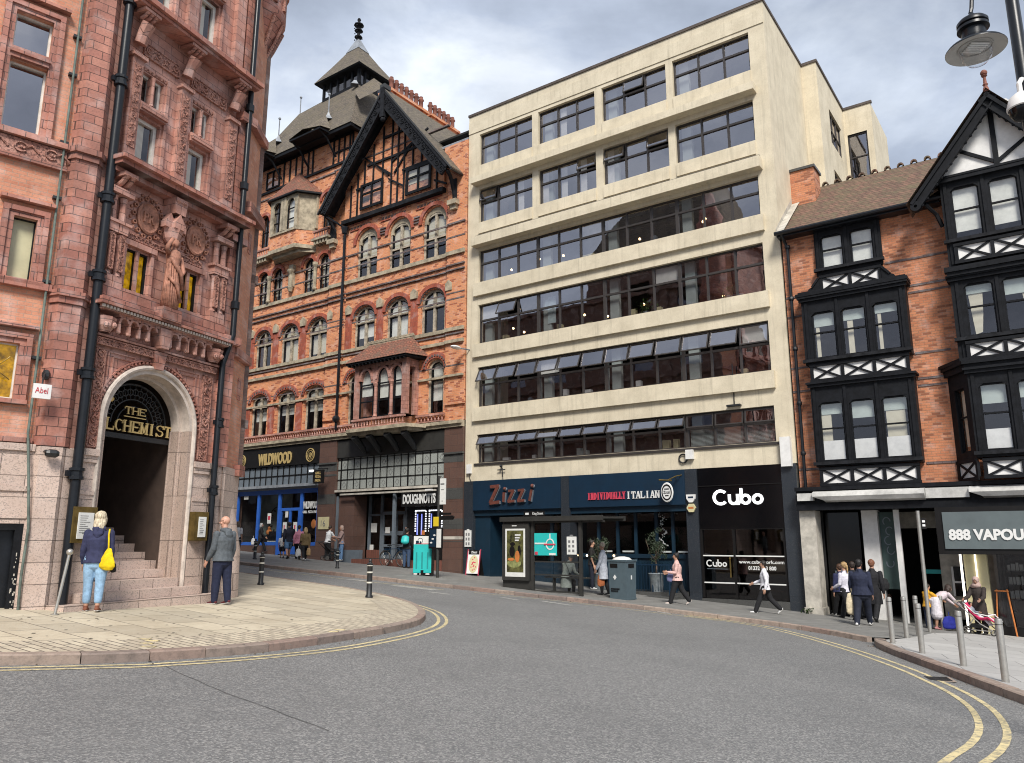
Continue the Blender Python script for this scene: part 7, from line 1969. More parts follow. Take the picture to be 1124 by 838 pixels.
for z in (4.9,6.3,7.9,9.0,10.4,11.2):
    m = MB(); m.box(-.84,-.70,-.09,-.002,z,z+.05); m.build('clip', M['iron'], cc_, FA)
# small projecting sign
m = MB(); m.box(-.83,-.56,-.46,-.40,4.16,4.41); m2 = MB(); put_text(m2, 'Abel', -.80, 4.25, .10, -.462, .19, .0, .004); m3 = MB(); m3.tube([(-.62,-.17,4.6),(-.66,-.3,4.62),(-.70,-.43,4.5),(-.70,-.43,4.41)], .015, 6); m3.ball((-.62,-.2,4.62), .07, 6, 5, (1,1,1.4))
sign('small_name_sign', 'small white hanging sign with red writing Abel beside the left brick window', FA, [('board', m, 'white'), ('letters', m2, 'red'), ('bracket', m3, 'iron')], (-.7,-.43,4.2))
m = MB(); m.lathe([(.05,0),(.07,.05),(.07,.15),(.04,.2)], (-.50,-.3,3.26), 8, 'x'); m.tube([(-.5,-.15,3.3),(-.5,-.32,3.3)], .02, 5)
tag(m.build('wall_flood_lamp', M['iron'], None, FA), 'small rusty flood lamp on the granite below the white sign', 'lamp')
# ---------------------------------------------------------------- street furniture
FMI = FM.inverted()
def gp(u, v, off=KERB):
    """a place on the pavement, kept clear of the shop walls"""
    p = G(u, v, off); q = FMI @ p; lim = -.6 if q.x < -.2 else (9 if q.x < 2.9 else -1.0)
    if q.y > lim and p.x > -16:
        r = ray(u, v); n = FM.to_3x3().col[1]; o = FM @ Vector((0, lim, 0))
        k = (o.x*n.x+o.y*n.y)/(r[0]*n.x+r[1]*n.y); p = Vector((r[0]*k, r[1]*k, 0)); p.z = gz(p.x, p.y)+off
    return p
def black_bollard(u, v, top, label):
    p = gp(u, v); r = ray(u, top); h = (EYE+r[2]/r[1]*p.y-p.z)
    t = thing('black_bollard', label, 'bollard', p, 0, 'black cast iron bollards'); k = h/1.0
    m = MB(); m.lathe([(.10*k,0),(.10*k,.06*k),(.075*k,.09*k),(.07*k,.83*k),(.085*k,.85*k),(.085*k,.88*k),(.05*k,.9*k),(.035*k,.93*k),(.05*k,.96*k),(.03*k,1.0*k),(0,1.0*k)], (0,0,-.02), 14); m.build('post', M['iron'], t, smooth=True)
    for z in (.36,.62,.80):
        m = MB(); m.lathe([(.077*k,0),(.079*k,.005),(.079*k,.035*k),(.077*k,.04*k)], (0,0,z*k), 14); m.build('white_band', M['reflect'], t)
    return t
black_bollard(286,642,605,'black bollard with pale bands on the left pavement nearest the man in grey')
black_bollard(405,656,613,'black bollard at the tip of the left pavement, right of the other near one')
black_bollard(279.5,614,591,'black bollard across the street before the blue restaurant window')
black_bollard(370,624,601,'black bollard across the street in front of the white T-shirt and pram')
sb = [(980,706.5,655.5,'steel bollard, leftmost of the row on the pale pavement'), (995.5,700.5,655,'steel bollard, second from the left, with the dark doorway behind it'), (1008.5,699,654,'steel bollard, half hidden behind the nearer one left of the signpost'),
      (1012.5,717.5,662.5,'steel bollard just left of the slanting signpost, nearer than its neighbours'), (1035.5,691.5,654,'steel bollard in front of the bending woman in pale pink'),
      (1058,731.5,670.5,'tall steel bollard below the bright cream pier'), (1104,749,679,'steel bollard nearest the camera at the right edge of the photo')]
for u, v, tp, lab in sb:
    p = gp(u, v); r = ray((u*2-6)/2, tp); h = (EYE+r[2]/r[1]*p.y-p.z)
    t = thing('steel_bollard', lab, 'bollard', p, 0, 'round steel bollards'); R0 = .057
    m = MB(); m.lathe([(R0,-.02),(R0,h-.03),(R0-.006,h-.006),(R0-.02,h),(0,h)], (0,0,0), 20); m.build('post', M['steel'], t, smooth=True)
    m = MB(); m.lathe([(R0+.002,h-.10),(R0+.003,h-.098),(R0+.003,h-.09),(R0+.002,h-.088)], (0,0,0), 20); m.build('groove_ring', M['shelter'], t)
# thin grey signpost
p = gp(1021,694); t = thing('signpost', 'plain grey metal signpost with a small flag sign, rising in front of the dark doorway', 'signpost', p)
m = MB(); m.tube([(0,0,-.02),(0,0,3.25)], .05, 14); m.build('pole', M['steel'], t, smooth=True)
m = MB(); m.box(.06,.20,-.01,.01,2.75,3.05); m.build('flag_plate', M['fascia'], t); m = MB(); m.box(.09,.17,-.014,-.011,2.82,2.88); m.box(.09,.17,-.014,-.011,2.93,2.99); m.build('flag_print', M['offwhite'], t)
# entrance handrail post
p = gp(60,675); t = thing('handrail', 'short leaning steel handrail with a round knob at the granite steps', 'handrail', p, R(67))
m = MB(); m.tube([(0,0,0),(.14,.0,.95)], .024, 10); m.lathe([(.06,0),(.06,.012),(.03,.02)], (0,0,0), 12); m.build('rail', M['steel'], t, smooth=True)
m = MB(); m.ball((.145,0,.98), .055, 12, 8); m.build('knob', M['steel'], t, smooth='all')
# litter bin
pa, pm, pb = gp(542.5+127.3,656.0), gp(689.2,659), gp(701.4,657.5)
d = (pm-pa); wd_ = .78; az = atan2(FM.to_3x3().col[0].y, FM.to_3x3().col[0].x)
t = thing('litter_bin', 'slate grey twin litter bin with a pale top on the pavement kerb', 'bin', (pm.x-.10, pm.y+.38, pm.z), az+R(-6))
m = MB(); m.prismz([(-.42,-.36),(.42,-.36),(.42,.36),(-.42,.36)], .0, .05)
m.add([(-.40,-.35,.05),(.40,-.35,.05),(.40,.35,.05),(-.40,.35,.05),(-.43,-.38,1.13),(.43,-.38,1.13),(.43,.38,1.13),(-.43,.38,1.13)], [(0,3,2,1),(0,1,5,4),(1,2,6,5),(2,3,7,6),(3,0,4,7),(4,5,6,7)])
m.build('body', M['bingrey'], t)
m = MB(); m.box(-.46,.46,-.41,.41,1.135,1.19); m.build('top_rim', M['bingrey'], t)
m = MB(); m.lathe([(.40,0),(.30,.06),(.12,.09),(0,.095)], (0,0,1.19), 20); m.build('pale_cap', M['white'], t, smooth=True)
m = MB(); m.box(-.33,.02,-.392,-.30,.95,1.07); m.box(.38,.442,-.2,.2,.95,1.07); m.build('slot', M['fascia'], t)
m = MB(); m.prism([(-.2,.66),(-.12,.74),(-.04,.66),(-.12,.58)], -.384,-.372); m.box(.43,.436,-.04,.04,.6,.72); m.build('emblem', M['offwhite'], t)
m = MB()
for k in range(12): x = -.32+k*.035; m.box(x,x+.022,-.384,-.364,.30,.335)
for k in range(10): x = -.32+k*.035; m.box(x,x+.022,-.382,-.362,.24,.27)
m.build('small_print', M['fascia'], t)
t.matrix_world = WM[t.name] @ Matrix.Diagonal((.80,.80,1.06,1))
# bus shelter (frame: facade direction)
def on(x, dep, off=KERB): v = FM @ Vector((x, dep, 0)); return gz(v.x, v.y)+off
SD = -4.35
zg = on(-7.5, SD); 
t = thing('bus_shelter', 'dark grey bus shelter with glass panels and a route board on the pavement kerb', 'bus shelter', (-7.4, SD, zg), 0, None, FM)
def MBf(): return MB()
m = MB(); m.box(-9.05,-5.0,SD-.15,SD+1.35,zg+2.40,zg+2.44); m.box(-9.08,-4.95,SD-.2,SD-.15,zg+2.32,zg+2.48); m.box(-9.08,-4.95,SD+1.35,SD+1.4,zg+2.32,zg+2.48); m.build('roof', M['shelter'], t, FM)
m = MB()
for x, y in ((-7.80,SD),(-5.90,SD)): m.box(x-.05,x+.05,y-.05,y+.05,on(x,y),zg+2.42)
m.box(-9.05,-5.0,SD-.03,SD+.03,zg+2.26,zg+2.32); m.box(-9.05,-7.8,SD-.03,SD+.03,on(-8.4,SD)+.0,on(-8.4,SD)+.28)
m.build('post', M['shelter'], t, FM)
m = MB()
for z in (.08,.62,1.05) : m.box(-7.75,-5.95,SD-.02,SD+.02,zg-.1+z,zg-.1+z+.045)
m.build('rail', M['shelter'], t, FM)
m = MB(); m.quad((-7.74,SD,zg+.03),(-5.96,SD,zg+.03),(-5.96,SD,zg+2.2),(-7.74,SD,zg+2.2)); m.build('glass_panel', M['clearpanel'], t, FM)
m = MB(); m.box(-7.7,-6.0,SD+.55,SD+.82,zg+.42,zg+.46); m.box(-7.4,-7.36,SD+.6,SD+.75,on(-7.4,SD+.7),zg+.42); m.box(-6.4,-6.36,SD+.6,SD+.75,on(-6.4,SD+.7),zg+.42); m.build('bench', M['shelter'], t, FM)
m = MB(); m.box(-8.05,-7.2,SD-.19,SD-.17,zg+2.49,zg+2.66); m.build('route_board', M['fascia'], t, FM)
m = MB(); put_text(m,'King Street',-7.68,zg+2.54,.085,SD-.192,.44,.01,.004); m.box(-7.98,-7.84,SD-.194,SD-.19,zg+2.54,zg+2.61); m.build('route_lettering', M['offwhite'], t, FM)
# advert case at its left end
t = thing('advert_display', 'advert display with an olive poster of a green dish in the shelter', 'advert display', (-8.4, SD, on(-8.4,SD)), 0, None, FM); z0 = on(-8.4, SD)
m = MB(); m.box(-9.02,-7.90,SD-.12,SD+.12,z0+.28,zg+2.25); m.build('case', M['shelter'], t, FM)
m = MB(); m.box(-8.88,-8.04,SD-.128,SD-.121,z0+.40,z0+2.02); m.build('paper_border', M['paper'], t, FM)
m = MB(); m.box(-8.81,-8.11,SD-.133,SD-.129,z0+.55,z0+1.96); m.build('poster_ground', plain('olive_poster', lin(.14,.135,.045), .5, .9, 5, 0), t, FM)
m = MB(); m.ball((-8.5,SD-.134,z0+.85), .30, 14, 8, (1,.01,.5)); m.build('green_dish', plain('dish_green', lin(.32,.34,.13), .5, .5, 9, 0), t, FM)
m = MB(); m.ball((-8.58,SD-.138,z0+1.25), .12, 10, 6, (1,.02,1.6)); m.ball((-8.56,SD-.14,z0+1.5), .09, 10, 6, (1.2,.02,.7)); m.ball((-8.28,SD-.139,z0+1.25), .09, 10, 6, (.8,.02,2.4)); m.build('dark_figure', M['fascia'], t, FM)
m = MB(); m.ball((-8.36,SD-.142,z0+1.08), .10, 10, 6, (1,.02,2.0)); m.ball((-8.62,SD-.145,z0+.98), .10, 10, 6, (1.5,.02,.5)); m.build('orange_food', M['orange'], t, FM)
m = MB()
for k in range(3): m.box(-8.46,-8.22-.04*k,SD-.14,SD-.134,z0+1.78-k*.09,z0+1.83-k*.09)
m.box(-8.6,-8.35,SD-.131,SD-.129,z0+.46,z0+.48); m.box(-8.6,-8.4,SD-.124,SD-.12,zg+2.16,zg+2.19); m.build('poster_lettering', M['offwhite'], t, FM)
# turquoise poster and route timetable in the shelter
t = thing('turquoise_poster', 'turquoise poster with a white ring and pink bar behind the shelter glass', 'poster', (-7.4, SD+.1, zg+1.2), 0, None, FM)
m = MB(); m.box(-7.72,-6.82,SD-.03,SD-.01,zg+1.18,zg+1.92); m.build('sheet', M['teal'], t, FM)
m = MB(); m.ring(-7.08, zg+1.55, .13, .15, .04, .04, SD-.042, SD-.032, 0, 2*pi, 20); m.box(-7.10,-7.06,SD-.041,SD-.032,zg+1.72,zg+1.90); m.box(-7.7,-7.25,SD-.04,SD-.032,zg+1.55,zg+1.60); m.box(-7.12,-6.86,SD-.04,SD-.032,zg+1.19,zg+1.26); m.build('white_marks', M['paper'], t, FM)
m = MB(); m.box(-7.32,-6.86,SD-.048,SD-.043,zg+1.52,zg+1.57); m.box(-7.7,-7.58,SD-.04,SD-.032,zg+1.2,zg+1.3); m.build('pink_bar', M['redletter'], t, FM)
t = thing('timetable_board', 'white timetable sheet on the shelter glass left of the right post', 'timetable', (-6.4, SD+.1, zg+1.2), 0, None, FM)
m = MB(); m.box(-6.42,-6.05,SD-.03,SD-.01,zg+1.22,zg+1.80); m.build('sheet', M['paper'], t, FM); m = MB()
for i in range(2):
    for j in range(3): m.box(-6.36+i*.15,-6.28+i*.15,SD-.036,SD-.031,zg+1.3+j*.15,zg+1.38+j*.15)
m.box(-6.3,-6.18,SD-.036,SD-.01,zg+1.81,zg+1.86); m.build('print', M['ink'], t, FM)
# bus stop pole with flag and finger sign
p = gp(480,634.2); t = thing('bus_stop_pole', 'grey bus stop pole with a white flag, timetable cases and a black finger arm', 'bus stop', p, az)
m = MB(); m.tube([(0,0,-.02),(0,0,3.86)], .055, 12); m.build('pole', M['shelter'], t, smooth=True)
m = MB(); m.box(.07,.34,-.03,.03,2.75,3.75); m.build('white_flag', M['paper'], t)
m = MB(); m.box(.1,.3,-.034,-.031,3.5,3.56); m.box(.13,.28,-.034,-.031,3.3,3.33); m.box(.18,.22,-.034,-.031,2.85,2.9); m.build('flag_print', M['ink'], t)
m = MB(); m.box(.06,.62,-.03,.03,2.35,2.43); m.box(.10,.72,-.03,.03,2.16,2.32); m.prism([(.72,2.16),(.80,2.27),(.72,2.32)], -.03, .03); m.build('finger_arm', M['fascia'], t)
m = MB(); m.box(-.42,.30,-.07,-.056,1.08,1.86); m.build('timetable_case', M['fascia'], t)
m = MB(); m.box(-.36,-.05,-.08,-.071,1.14,1.80); m.build('night_poster', M['navy'], t); m = MB(); m.box(-.01,.22,-.08,-.071,1.12,1.82); m.build('white_timetable', M['paper'], t)
m = MB()
for k in range(3): m.ball((-.28+.08*k,-.082,1.3+.14*k), .05, 6, 4, (1.3,.1,.7))
m.build('poster_print', M['offwhite'], t)
m = MB(); m.box(-.18,.08,-.09,-.075,1.92,2.28); m.build('yellow_notice', M['yellow'], t)
# turquoise wrapped kiosk
pL, pR = gp(450.8,632), gp(471,632)
t = thing('wrapped_phone_kiosk', 'turquoise wrapped street kiosk with a white top panel by the bus stop', 'kiosk', ((pL.x+pR.x)/2+.1, (pL.y+pR.y)/2+.25, (pL.z+pR.z)/2), R(-14))
m = MB(); m.box(-.38,.38,-.14,.14,.0,1.55); m.build('case', M['fascia'], t)
m = MB(); m.box(-.37,.37,-.155,-.141,.10,1.18); m.build('turquoise_panel', M['teal'], t); m = MB(); m.box(-.37,.37,-.155,-.141,1.182,1.50)
for k in range(3): m.box(-.35+.25*k,-.2+.25*k,-.158,-.141,.03,.08)
m.build('white_panel', M['paper'], t)
m = MB()
for k in range(3): m.box(-.27+k*.23,-.21+k*.23,-.16,-.156,.25,.88)
m.build('upright_lettering', plain('dark_teal_print', lin(.02,.28,.28), .5, .1, 5, 0), t)
m = MB(); m.ring(-.1, 1.32, .09, .09, .02, .02, -.16, -.156, 0, 2*pi, 16); m.box(-.28,-.16,-.16,-.156,1.2,1.32); m.box(-.12,-.06,-.16,-.156,1.2,1.3); m.build('panel_picture', M['navy'], t)
m = MB(); m.box(-.3,.34,-.16,-.156,1.19,1.215); m.build('red_strip', M['redletter'], t)
m = MB(); m.box(-.06,.06,-.162,-.156,.0,.2); m.build('service_slot', M['fascia'], t)
# A-board
p = gp(518,629.3); t = thing('pizza_a_board', 'A-frame pavement board with a pizza picture and magenta edges', 'pavement board', p, az+R(12))
tilt = Matrix.Rotation(R(-12), 4, 'X')
def lean(m): 
    m.xf(tilt); return m
m = MB(); m.box(-.28,.28,-.01,.01,.08,1.06); lean(m).build('board', M['paper'], t)
m = MB(); m.box(-.31,-.27,-.018,.018,.0,1.10); m.box(.27,.31,-.018,.018,.0,1.10); lean(m).build('side_frame', M['pinkframe'], t)
m = MB(); m.box(-.25,.25,-.016,-.011,.88,1.06); lean(m).build('header', M['fascia'], t); m = MB(); put_text(m,'Zizzi',-.14,.93,.09,-.017,.28,.02,.003); lean(m).build('header_lettering', M['offwhite'], t)
m = MB(); m.ball((.02,-.012,.48), .2, 14, 8, (1.1,.03,1.9)); lean(m).build('pizza_picture', M['signcream'], t)
m = MB(); rr = random.Random(4)
for k in range(16): a = rr.uniform(0,2*pi); r_ = rr.uniform(.03,.16); m.ball((.02+r_*cos(a),-.02,.48+1.8*r_*sin(a)), .03, 6, 4, (1,.15,1))
lean(m).build('topping', M['redletter'], t)
m = MB(); m.box(-.28,.28,.44,.46,0,1.0); m.xf(Matrix.Translation((0,.02,0)) @ Matrix.Rotation(R(14), 4, 'X'), 0); 
m = MB(); m.add([(-.28,.2,1.03),(.28,.2,1.03),(.28,.55,0),(-.28,.55,0),(-.28,.22,1.03),(.28,.22,1.03),(.28,.58,0),(-.28,.58,0)], [(0,1,2,3),(7,6,5,4),(0,3,7,4),(1,5,6,2),(0,4,5,1),(3,2,6,7)]); m.build('rear_board', M['fascia'], t)
m = MB(); z_ = on(-14.1,-.2); v = FM @ Vector((-14.1,-.13,z_+1.15))
t = thing('menu_plate', 'white menu plate on the granite pier above the pizza board', 'notice', (-14.1,-.07,z_+1.2), 0, None, FM)
m = MB(); m.box(-14.28,-13.93,-.10,-.062,z_+1.15,z_+1.85); m.box(-14.16,-14.05,-.10,-.062,z_+1.85,z_+1.9); m.build('plate', M['paper'], t, FM)
m = MB()
for i in range(2):
    for j in range(3): m.box(-14.22+i*.14,-14.14+i*.14,-.104,-.1005,z_+1.22+j*.2,z_+1.34+j*.2)
m.build('print', M['ink'], t, FM)
# potted olive trees
def olive(x, dep, zb, hh, lab, sc=1.):
    t = thing('potted_olive_tree', lab, 'tree', (x, dep, zb), 0, 'potted olive trees', FM)
    m = MB(); m.lathe([(.22*sc,0),(.22*sc,.02),(.29*sc,.62*sc),(.31*sc,.64*sc),(.29*sc,.66*sc),(.26*sc,.62*sc),(0,.60*sc)], (0,0,0), 16); po = m.build('pot', M['plantpot'], t, smooth=True)
    m = MB(); m.tube([(0,0,.6*sc),(.02,.01,.9*sc),(-.02,0,1.2*sc),(.03,0,1.5*sc)], [.045,.035,.03,.015], 7)
    rr = random.Random(int(x*10)+5); 
    for k in range(7): a = rr.uniform(0,2*pi); m.tube([(0,0,1.1*sc),(.2*cos(a),.2*sin(a),1.35*sc),(.34*cos(a),.34*sin(a),1.7*sc+rr.uniform(-.2,.2))], [.018,.012,.005], 5)
    m.build('trunk', M['bark'], t)
    m = MB()
    cl = [(rr.gauss(0,.17),rr.gauss(0,.17),1.62*sc+rr.gauss(0,.26),rr.uniform(.10,.2)) for k in range(24)]
    for (cx, cy, cz, r_) in cl:
        for k in range(60):
            d_ = Vector((rr.gauss(0,1),rr.gauss(0,1),rr.gauss(0,1))).normalized()*r_*rr.uniform(.4,1.15)
            c = Vector((cx,cy,cz))+d_; a = Vector((rr.gauss(0,1),rr.gauss(0,1),rr.gauss(0,.7))).normalized(); b = a.cross(Vector((rr.gauss(0,1),rr.gauss(0,1),1))).normalized()
            L = rr.uniform(.03,.055); m.add([c-a*L, c+b*L*.28, c+a*L, c-b*L*.28], [(0,1,2,3)])
    m.build('crown', M['leaf'], t)
zt_ = .0
olive(-5.15, -.30, zt_+.0, 2.2, 'potted olive tree in a metal tub, fully in view right of the litter bin', .98)
olive(-7.45, -.35, zt_-.05, 2.2, 'potted olive tree half hidden behind the woman in the pale coat', .98)
m = MB(); rr = random.Random(1); c0 = FM @ Vector((.15,-.55,on(.15,-.55)))
for k in range(60):
    a = rr.uniform(0,2*pi); r_ = rr.uniform(.02,.2); c = c0+Vector((r_*cos(a),r_*sin(a)*.5,rr.uniform(.01,.16))); q = Vector((rr.gauss(0,1),rr.gauss(0,1),rr.gauss(0,.6))).normalized(); b = q.cross(Vector((0,.3,1))).normalized()
    m.add([c-q*.04, c+b*.025, c+q*.04, c-b*.025], [(0,1,2,3)])
tag(m.build('weed', M['leafg']), 'small green weed growing at the foot of the pale stone column', 'weed')
# bicycle
def bicycle():
    p1, p2 = gp(370+420/7.98, 560+474/7.98), gp(370+560/7.98, 560+489/7.98)
    L = (p2-p1).length; c = (p1+p2)/2; yaw = atan2(p2.y-p1.y, p2.x-p1.x)
    t = thing('bicycle', 'dark city bicycle with silver mudguards leaning before the grey shopfront', 'bicycle', c, yaw); w0 = 1.05/2; r = .34
    for x in (-w0, w0):
        m = MB(); m.lathe([(r-.02,-.018),(r,-.012),(r+.005,0),(r,.012),(r-.02,.018),(r-.03,0),(r-.02,-.018)], (x,0,r), 28, 'y'); wo_ = m.build('wheel', M['rubber'], t)
        s = MB(); s.lathe([(r-.035,-.012),(r-.02,-.012),(r-.02,.012),(r-.035,.012)], (x,0,r), 24, 'y')
        for k in range(16): a = k*pi/8; s.tube([(x,0,r),(x+(r-.03)*cos(a),0,r+(r-.03)*sin(a))], .003, 4, False)
        s.lathe([(.03,-.04),(.03,.04)], (x,0,r), 8, 'y'); s.build('rim', M['steel'], wo_)
        m = MB(); m.ring(x, r, r+.02, r+.02, .008, .008, -.03, .03, R(20), R(170), 14); m.build('mudguard', M['steel'], t)
    m = MB(); B_ = (-.08,0,.30); S = (-.22,0,.78); Hd = (.36,0,.80); F = (w0,0,r); Rr = (-w0,0,r)
    for a, b, q in ((B_,S,.017),(B_,Hd,.02),(S,Hd,.018),(Rr,B_,.012),(Rr,S,.01),(Hd,F,.014),(Hd,(.33,0,.92),.014),(S,(-.25,0,.92),.013)): m.tube([a,b], q, 7)
    m.build('frame', M['navy'], t)
    m = MB(); m.tube([(.18,-.27,.99),(.30,-.2,.97),(.33,0,.94),(.30,.2,.97),(.18,.27,.99)], .013, 7); m.build('handlebar', M['rubber'], t)
    m = MB(); m.ball((-.26,0,.95), .13, 10, 6, (1.1,.65,.3)); m.build('saddle', M['rubber'], t)
    m = MB(); m.lathe([(.09,-.03),(.1,-.03),(.1,-.025),(.09,-.025)], (-.08,0,.30), 16, 'y'); m.tube([(-.08,-.05,.3),(.0,-.05,.16)], .01, 5); m.tube([(-.08,.05,.3),(-.16,.05,.44)], .01, 5); m.build('crank', M['steel'], t)
    m = MB(); m.tube([(-.05,.08,.05),(-.12,.2,0)], .01, 5); m.box(-.62,-.25,-.06,.06,.70,.72); m.build('rear_rack', M['rubber'], t)
bicycle()
# street lamp
lp = (6.24, 8.46, gz(6.24,8.46)+KERB)
t = thing('street_lamp', 'black street lamp with a bell-shaped lantern hanging top right', 'street lamp', lp); b0 = lp[2]
m = MB(); m.lathe([(.2,-.02),(.2,.5),(.14,.6),(.11,1.0),(.085,1.2),(.078,7.2),(.10,7.22),(.10,7.28),(.085,7.3),(.10,7.36),(.10,7.42),(.075,7.46),(.07,9.6),(.05,9.9),(0,10.0)], (0,0,0), 18); m.build('column', M['blackpipe'], t, smooth=True)
hx, hy, hz = 5.70-6.24, 8.45-8.46, 7.80-b0
m = MB(); m.tube([(0,0,9.3),(-.08,0,9.45),(-.22,0,9.5),(-.36,0,9.35),(-.46,0,9.0),(-.52,0,8.6),(hx,0,hz+.42)], .025, 8); m.ring(-.25, 9.25, .12, .12, .015, .015, -.01, .01, 0, 2*pi, 14); m.build('swan_neck', M['blackpipe'], t)
def hd(m):
    for i_ in range(len(m.v)): v = m.v[i_]; m.v[i_] = (hx+(v[0]-hx)*.87, hy+(v[1]-hy)*.87, hz+(v[2]-hz)*.9)
    return m
m = MB(); m.lathe([(.02,.47),(.05,.42),(.03,.38),(.07,.36),(.17,.345),(.20,.31),(.20,.27),(.16,.255),(.20,.24),(.205,.20),(.155,.185),(.155,.08),(.18,.06),(.22,.02),(.36,-.07),(.385,-.10),(.385,-.112)], (hx,hy,hz), 36); hd(m).build('lantern_hood', M['blackpipe'], t, smooth=True)
m = MB(); m.lathe([(.384,-.113),(.33,-.085),(.21,-.06)], (hx,hy,hz), 36); hd(m).build('reflector_skirt', plain('pale_reflector', lin(.45,.44,.42), .5, .12, 4, 0), t, smooth='all')
m = MB(); m.lathe([(.22,-.062),(.22,-.075),(.205,-.075),(.205,-.062),(0,-.058)], (hx,hy,hz), 30); hd(m).build('lamp_ring', M['palering'], t)
m = MB()
for k in range(6): m.box(hx-.13,hx+.13,hy-.12+k*.042,hy-.10+k*.042,hz-.085,hz-.068)
hd(m).build('lamp_louvre', M['offwhite'], t)
m = MB(); m.lathe([(.215,-.075),(.21,-.15),(.18,-.24),(.12,-.31),(.04,-.345),(0,-.347)], (hx,hy,hz), 28); hd(m).build('glass_bowl', glass('clear_bowl', (.94,.95,.96,1), .05, .02, 0), t, smooth='all')
t = thing('dome_camera', 'white dome security camera bracketed to the street lamp column', 'camera', (6.13,8.40,6.88))
m = MB(); m.lathe([(0,.20),(.06,.2),(.13,.14),(.16,.04),(.165,0),(.15,-.01)], (0,0,0), 22); m.build('housing', M['white'], t, smooth=True)
m = MB(); m.lathe([(.145,-.005),(.14,-.06),(.10,-.13),(.04,-.16),(0,-.165)], (0,0,0), 20); m.build('dark_dome', M['cubowall'], t, smooth='all')
m = MB(); m.tube([(0,0,.18),(.0,0,.33),(.05,.02,.40),(.14,.05,.42)], .03, 8); m.build('bracket', M['white'], t)
# dropped bits on the far pavement
# ---------------------------------------------------------------- people
def cloth(name, c, var=.2, rough=.85, sc=14, bump=.5, d=.02):
    return plain(name, c, rough, var, sc, bump, bscale=sc)
_mc = {}
def cm(c, kind='cloth'):
    k = (kind,)+tuple(round(x, 4) for x in c)
    if k not in _mc:
        if kind == 'skin': 
            t = NT('skin_tone'); o = t.tc.outputs['Object']; t.color(t.mix(lin(*c), lin(c[0]*.75, c[1]*.6, c[2]*.55), t.ramp(t.noise(o, 14, 3), [(.4, W(0)), (.8, W(1))]))); t.rough(.5); t.b.inputs['Subsurface Weight'].default_value = .0; _mc[k] = t.m
        elif kind == 'hair':
            t = NT('hair'); o = t.tc.outputs['Object']; mp = t.n('ShaderNodeMapping'); mp.inputs['Scale'].default_value = (60,60,8); t.l(o, mp.inputs[0]); n = t.noise(mp.outputs[0], 1., 4, .6)
            t.color(t.mix(lin(*c), lin(c[0]*.35, c[1]*.32, c[2]*.3), t.ramp(n, [(.35, W(0)), (.7, W(1))]))); t.rough(.55); t.bump(n, .6, .02); _mc[k] = t.m
        else: _mc[k] = cloth('fabric', lin(*c), .22, .85, 16, .35)
    return _mc[k]
EYEM = plain('eye_dark', lin(.03,.02,.02), .3, .1, 5, 0)
LIPM = plain('lip', lin(.36,.13,.11), .5, .1, 5, 0)

def blob(m, pts, flat=False):
    """chain of (point, radius or (rx,ry)) -> closed tapered limb with round ends"""
    P = [(Vector(p), r if isinstance(r, tuple) else (r, r)) for p, r in pts]
    seg = 14; rings = []
    def frame_(d):
        d = d.normalized(); a = Vector((1,0,0)); a = (a-d*a.dot(d))
        if a.length < .2: a = Vector((0,1,0)); a = a-d*a.dot(d)
        a.normalize(); return a, d.cross(a).normalized()
    n = len(P)
    d0 = (P[1][0]-P[0][0]).normalized(); a, b = frame_(d0); r0 = P[0][1]; rm = min(r0)
    for k in (() if flat else (2, 1)): t = k*pi/6; rings.append((P[0][0]-d0*rm*sin(t), a, b, (r0[0]*cos(t), r0[1]*cos(t))))
    for i in range(n):
        d = P[min(i+1,n-1)][0]-P[max(i-1,0)][0]; a, b = frame_(d); rings.append((P[i][0], a, b, P[i][1]))
    d1 = (P[-1][0]-P[-2][0]).normalized(); a, b = frame_(d1); r1 = P[-1][1]; rm = min(r1)
    for k in (1, 2): t = k*pi/6; rings.append((P[-1][0]+d1*rm*sin(t), a, b, (r1[0]*cos(t), r1[1]*cos(t))))
    vs = [P[0][0]-d0*(0 if flat else min(r0))]
    for c, a, b, r in rings:
        for k in range(seg): t = 2*pi*k/seg; vs.append(c+a*cos(t)*r[0]+b*sin(t)*r[1])
    vs.append(P[-1][0]+d1*rm); fs = []
    for k in range(seg): fs.append((0, 1+(k+1)%seg, 1+k))
    for i in range(len(rings)-1):
        for k in range(seg): k2 = (k+1)%seg; q = 1+i*seg; fs.append((q+k, q+k2, q+seg+k2, q+seg+k))
    q = 1+(len(rings)-1)*seg; e = len(vs)-1
    for k in range(seg): fs.append((q+k, q+(k+1)%seg, e))
    m.add(vs, fs)

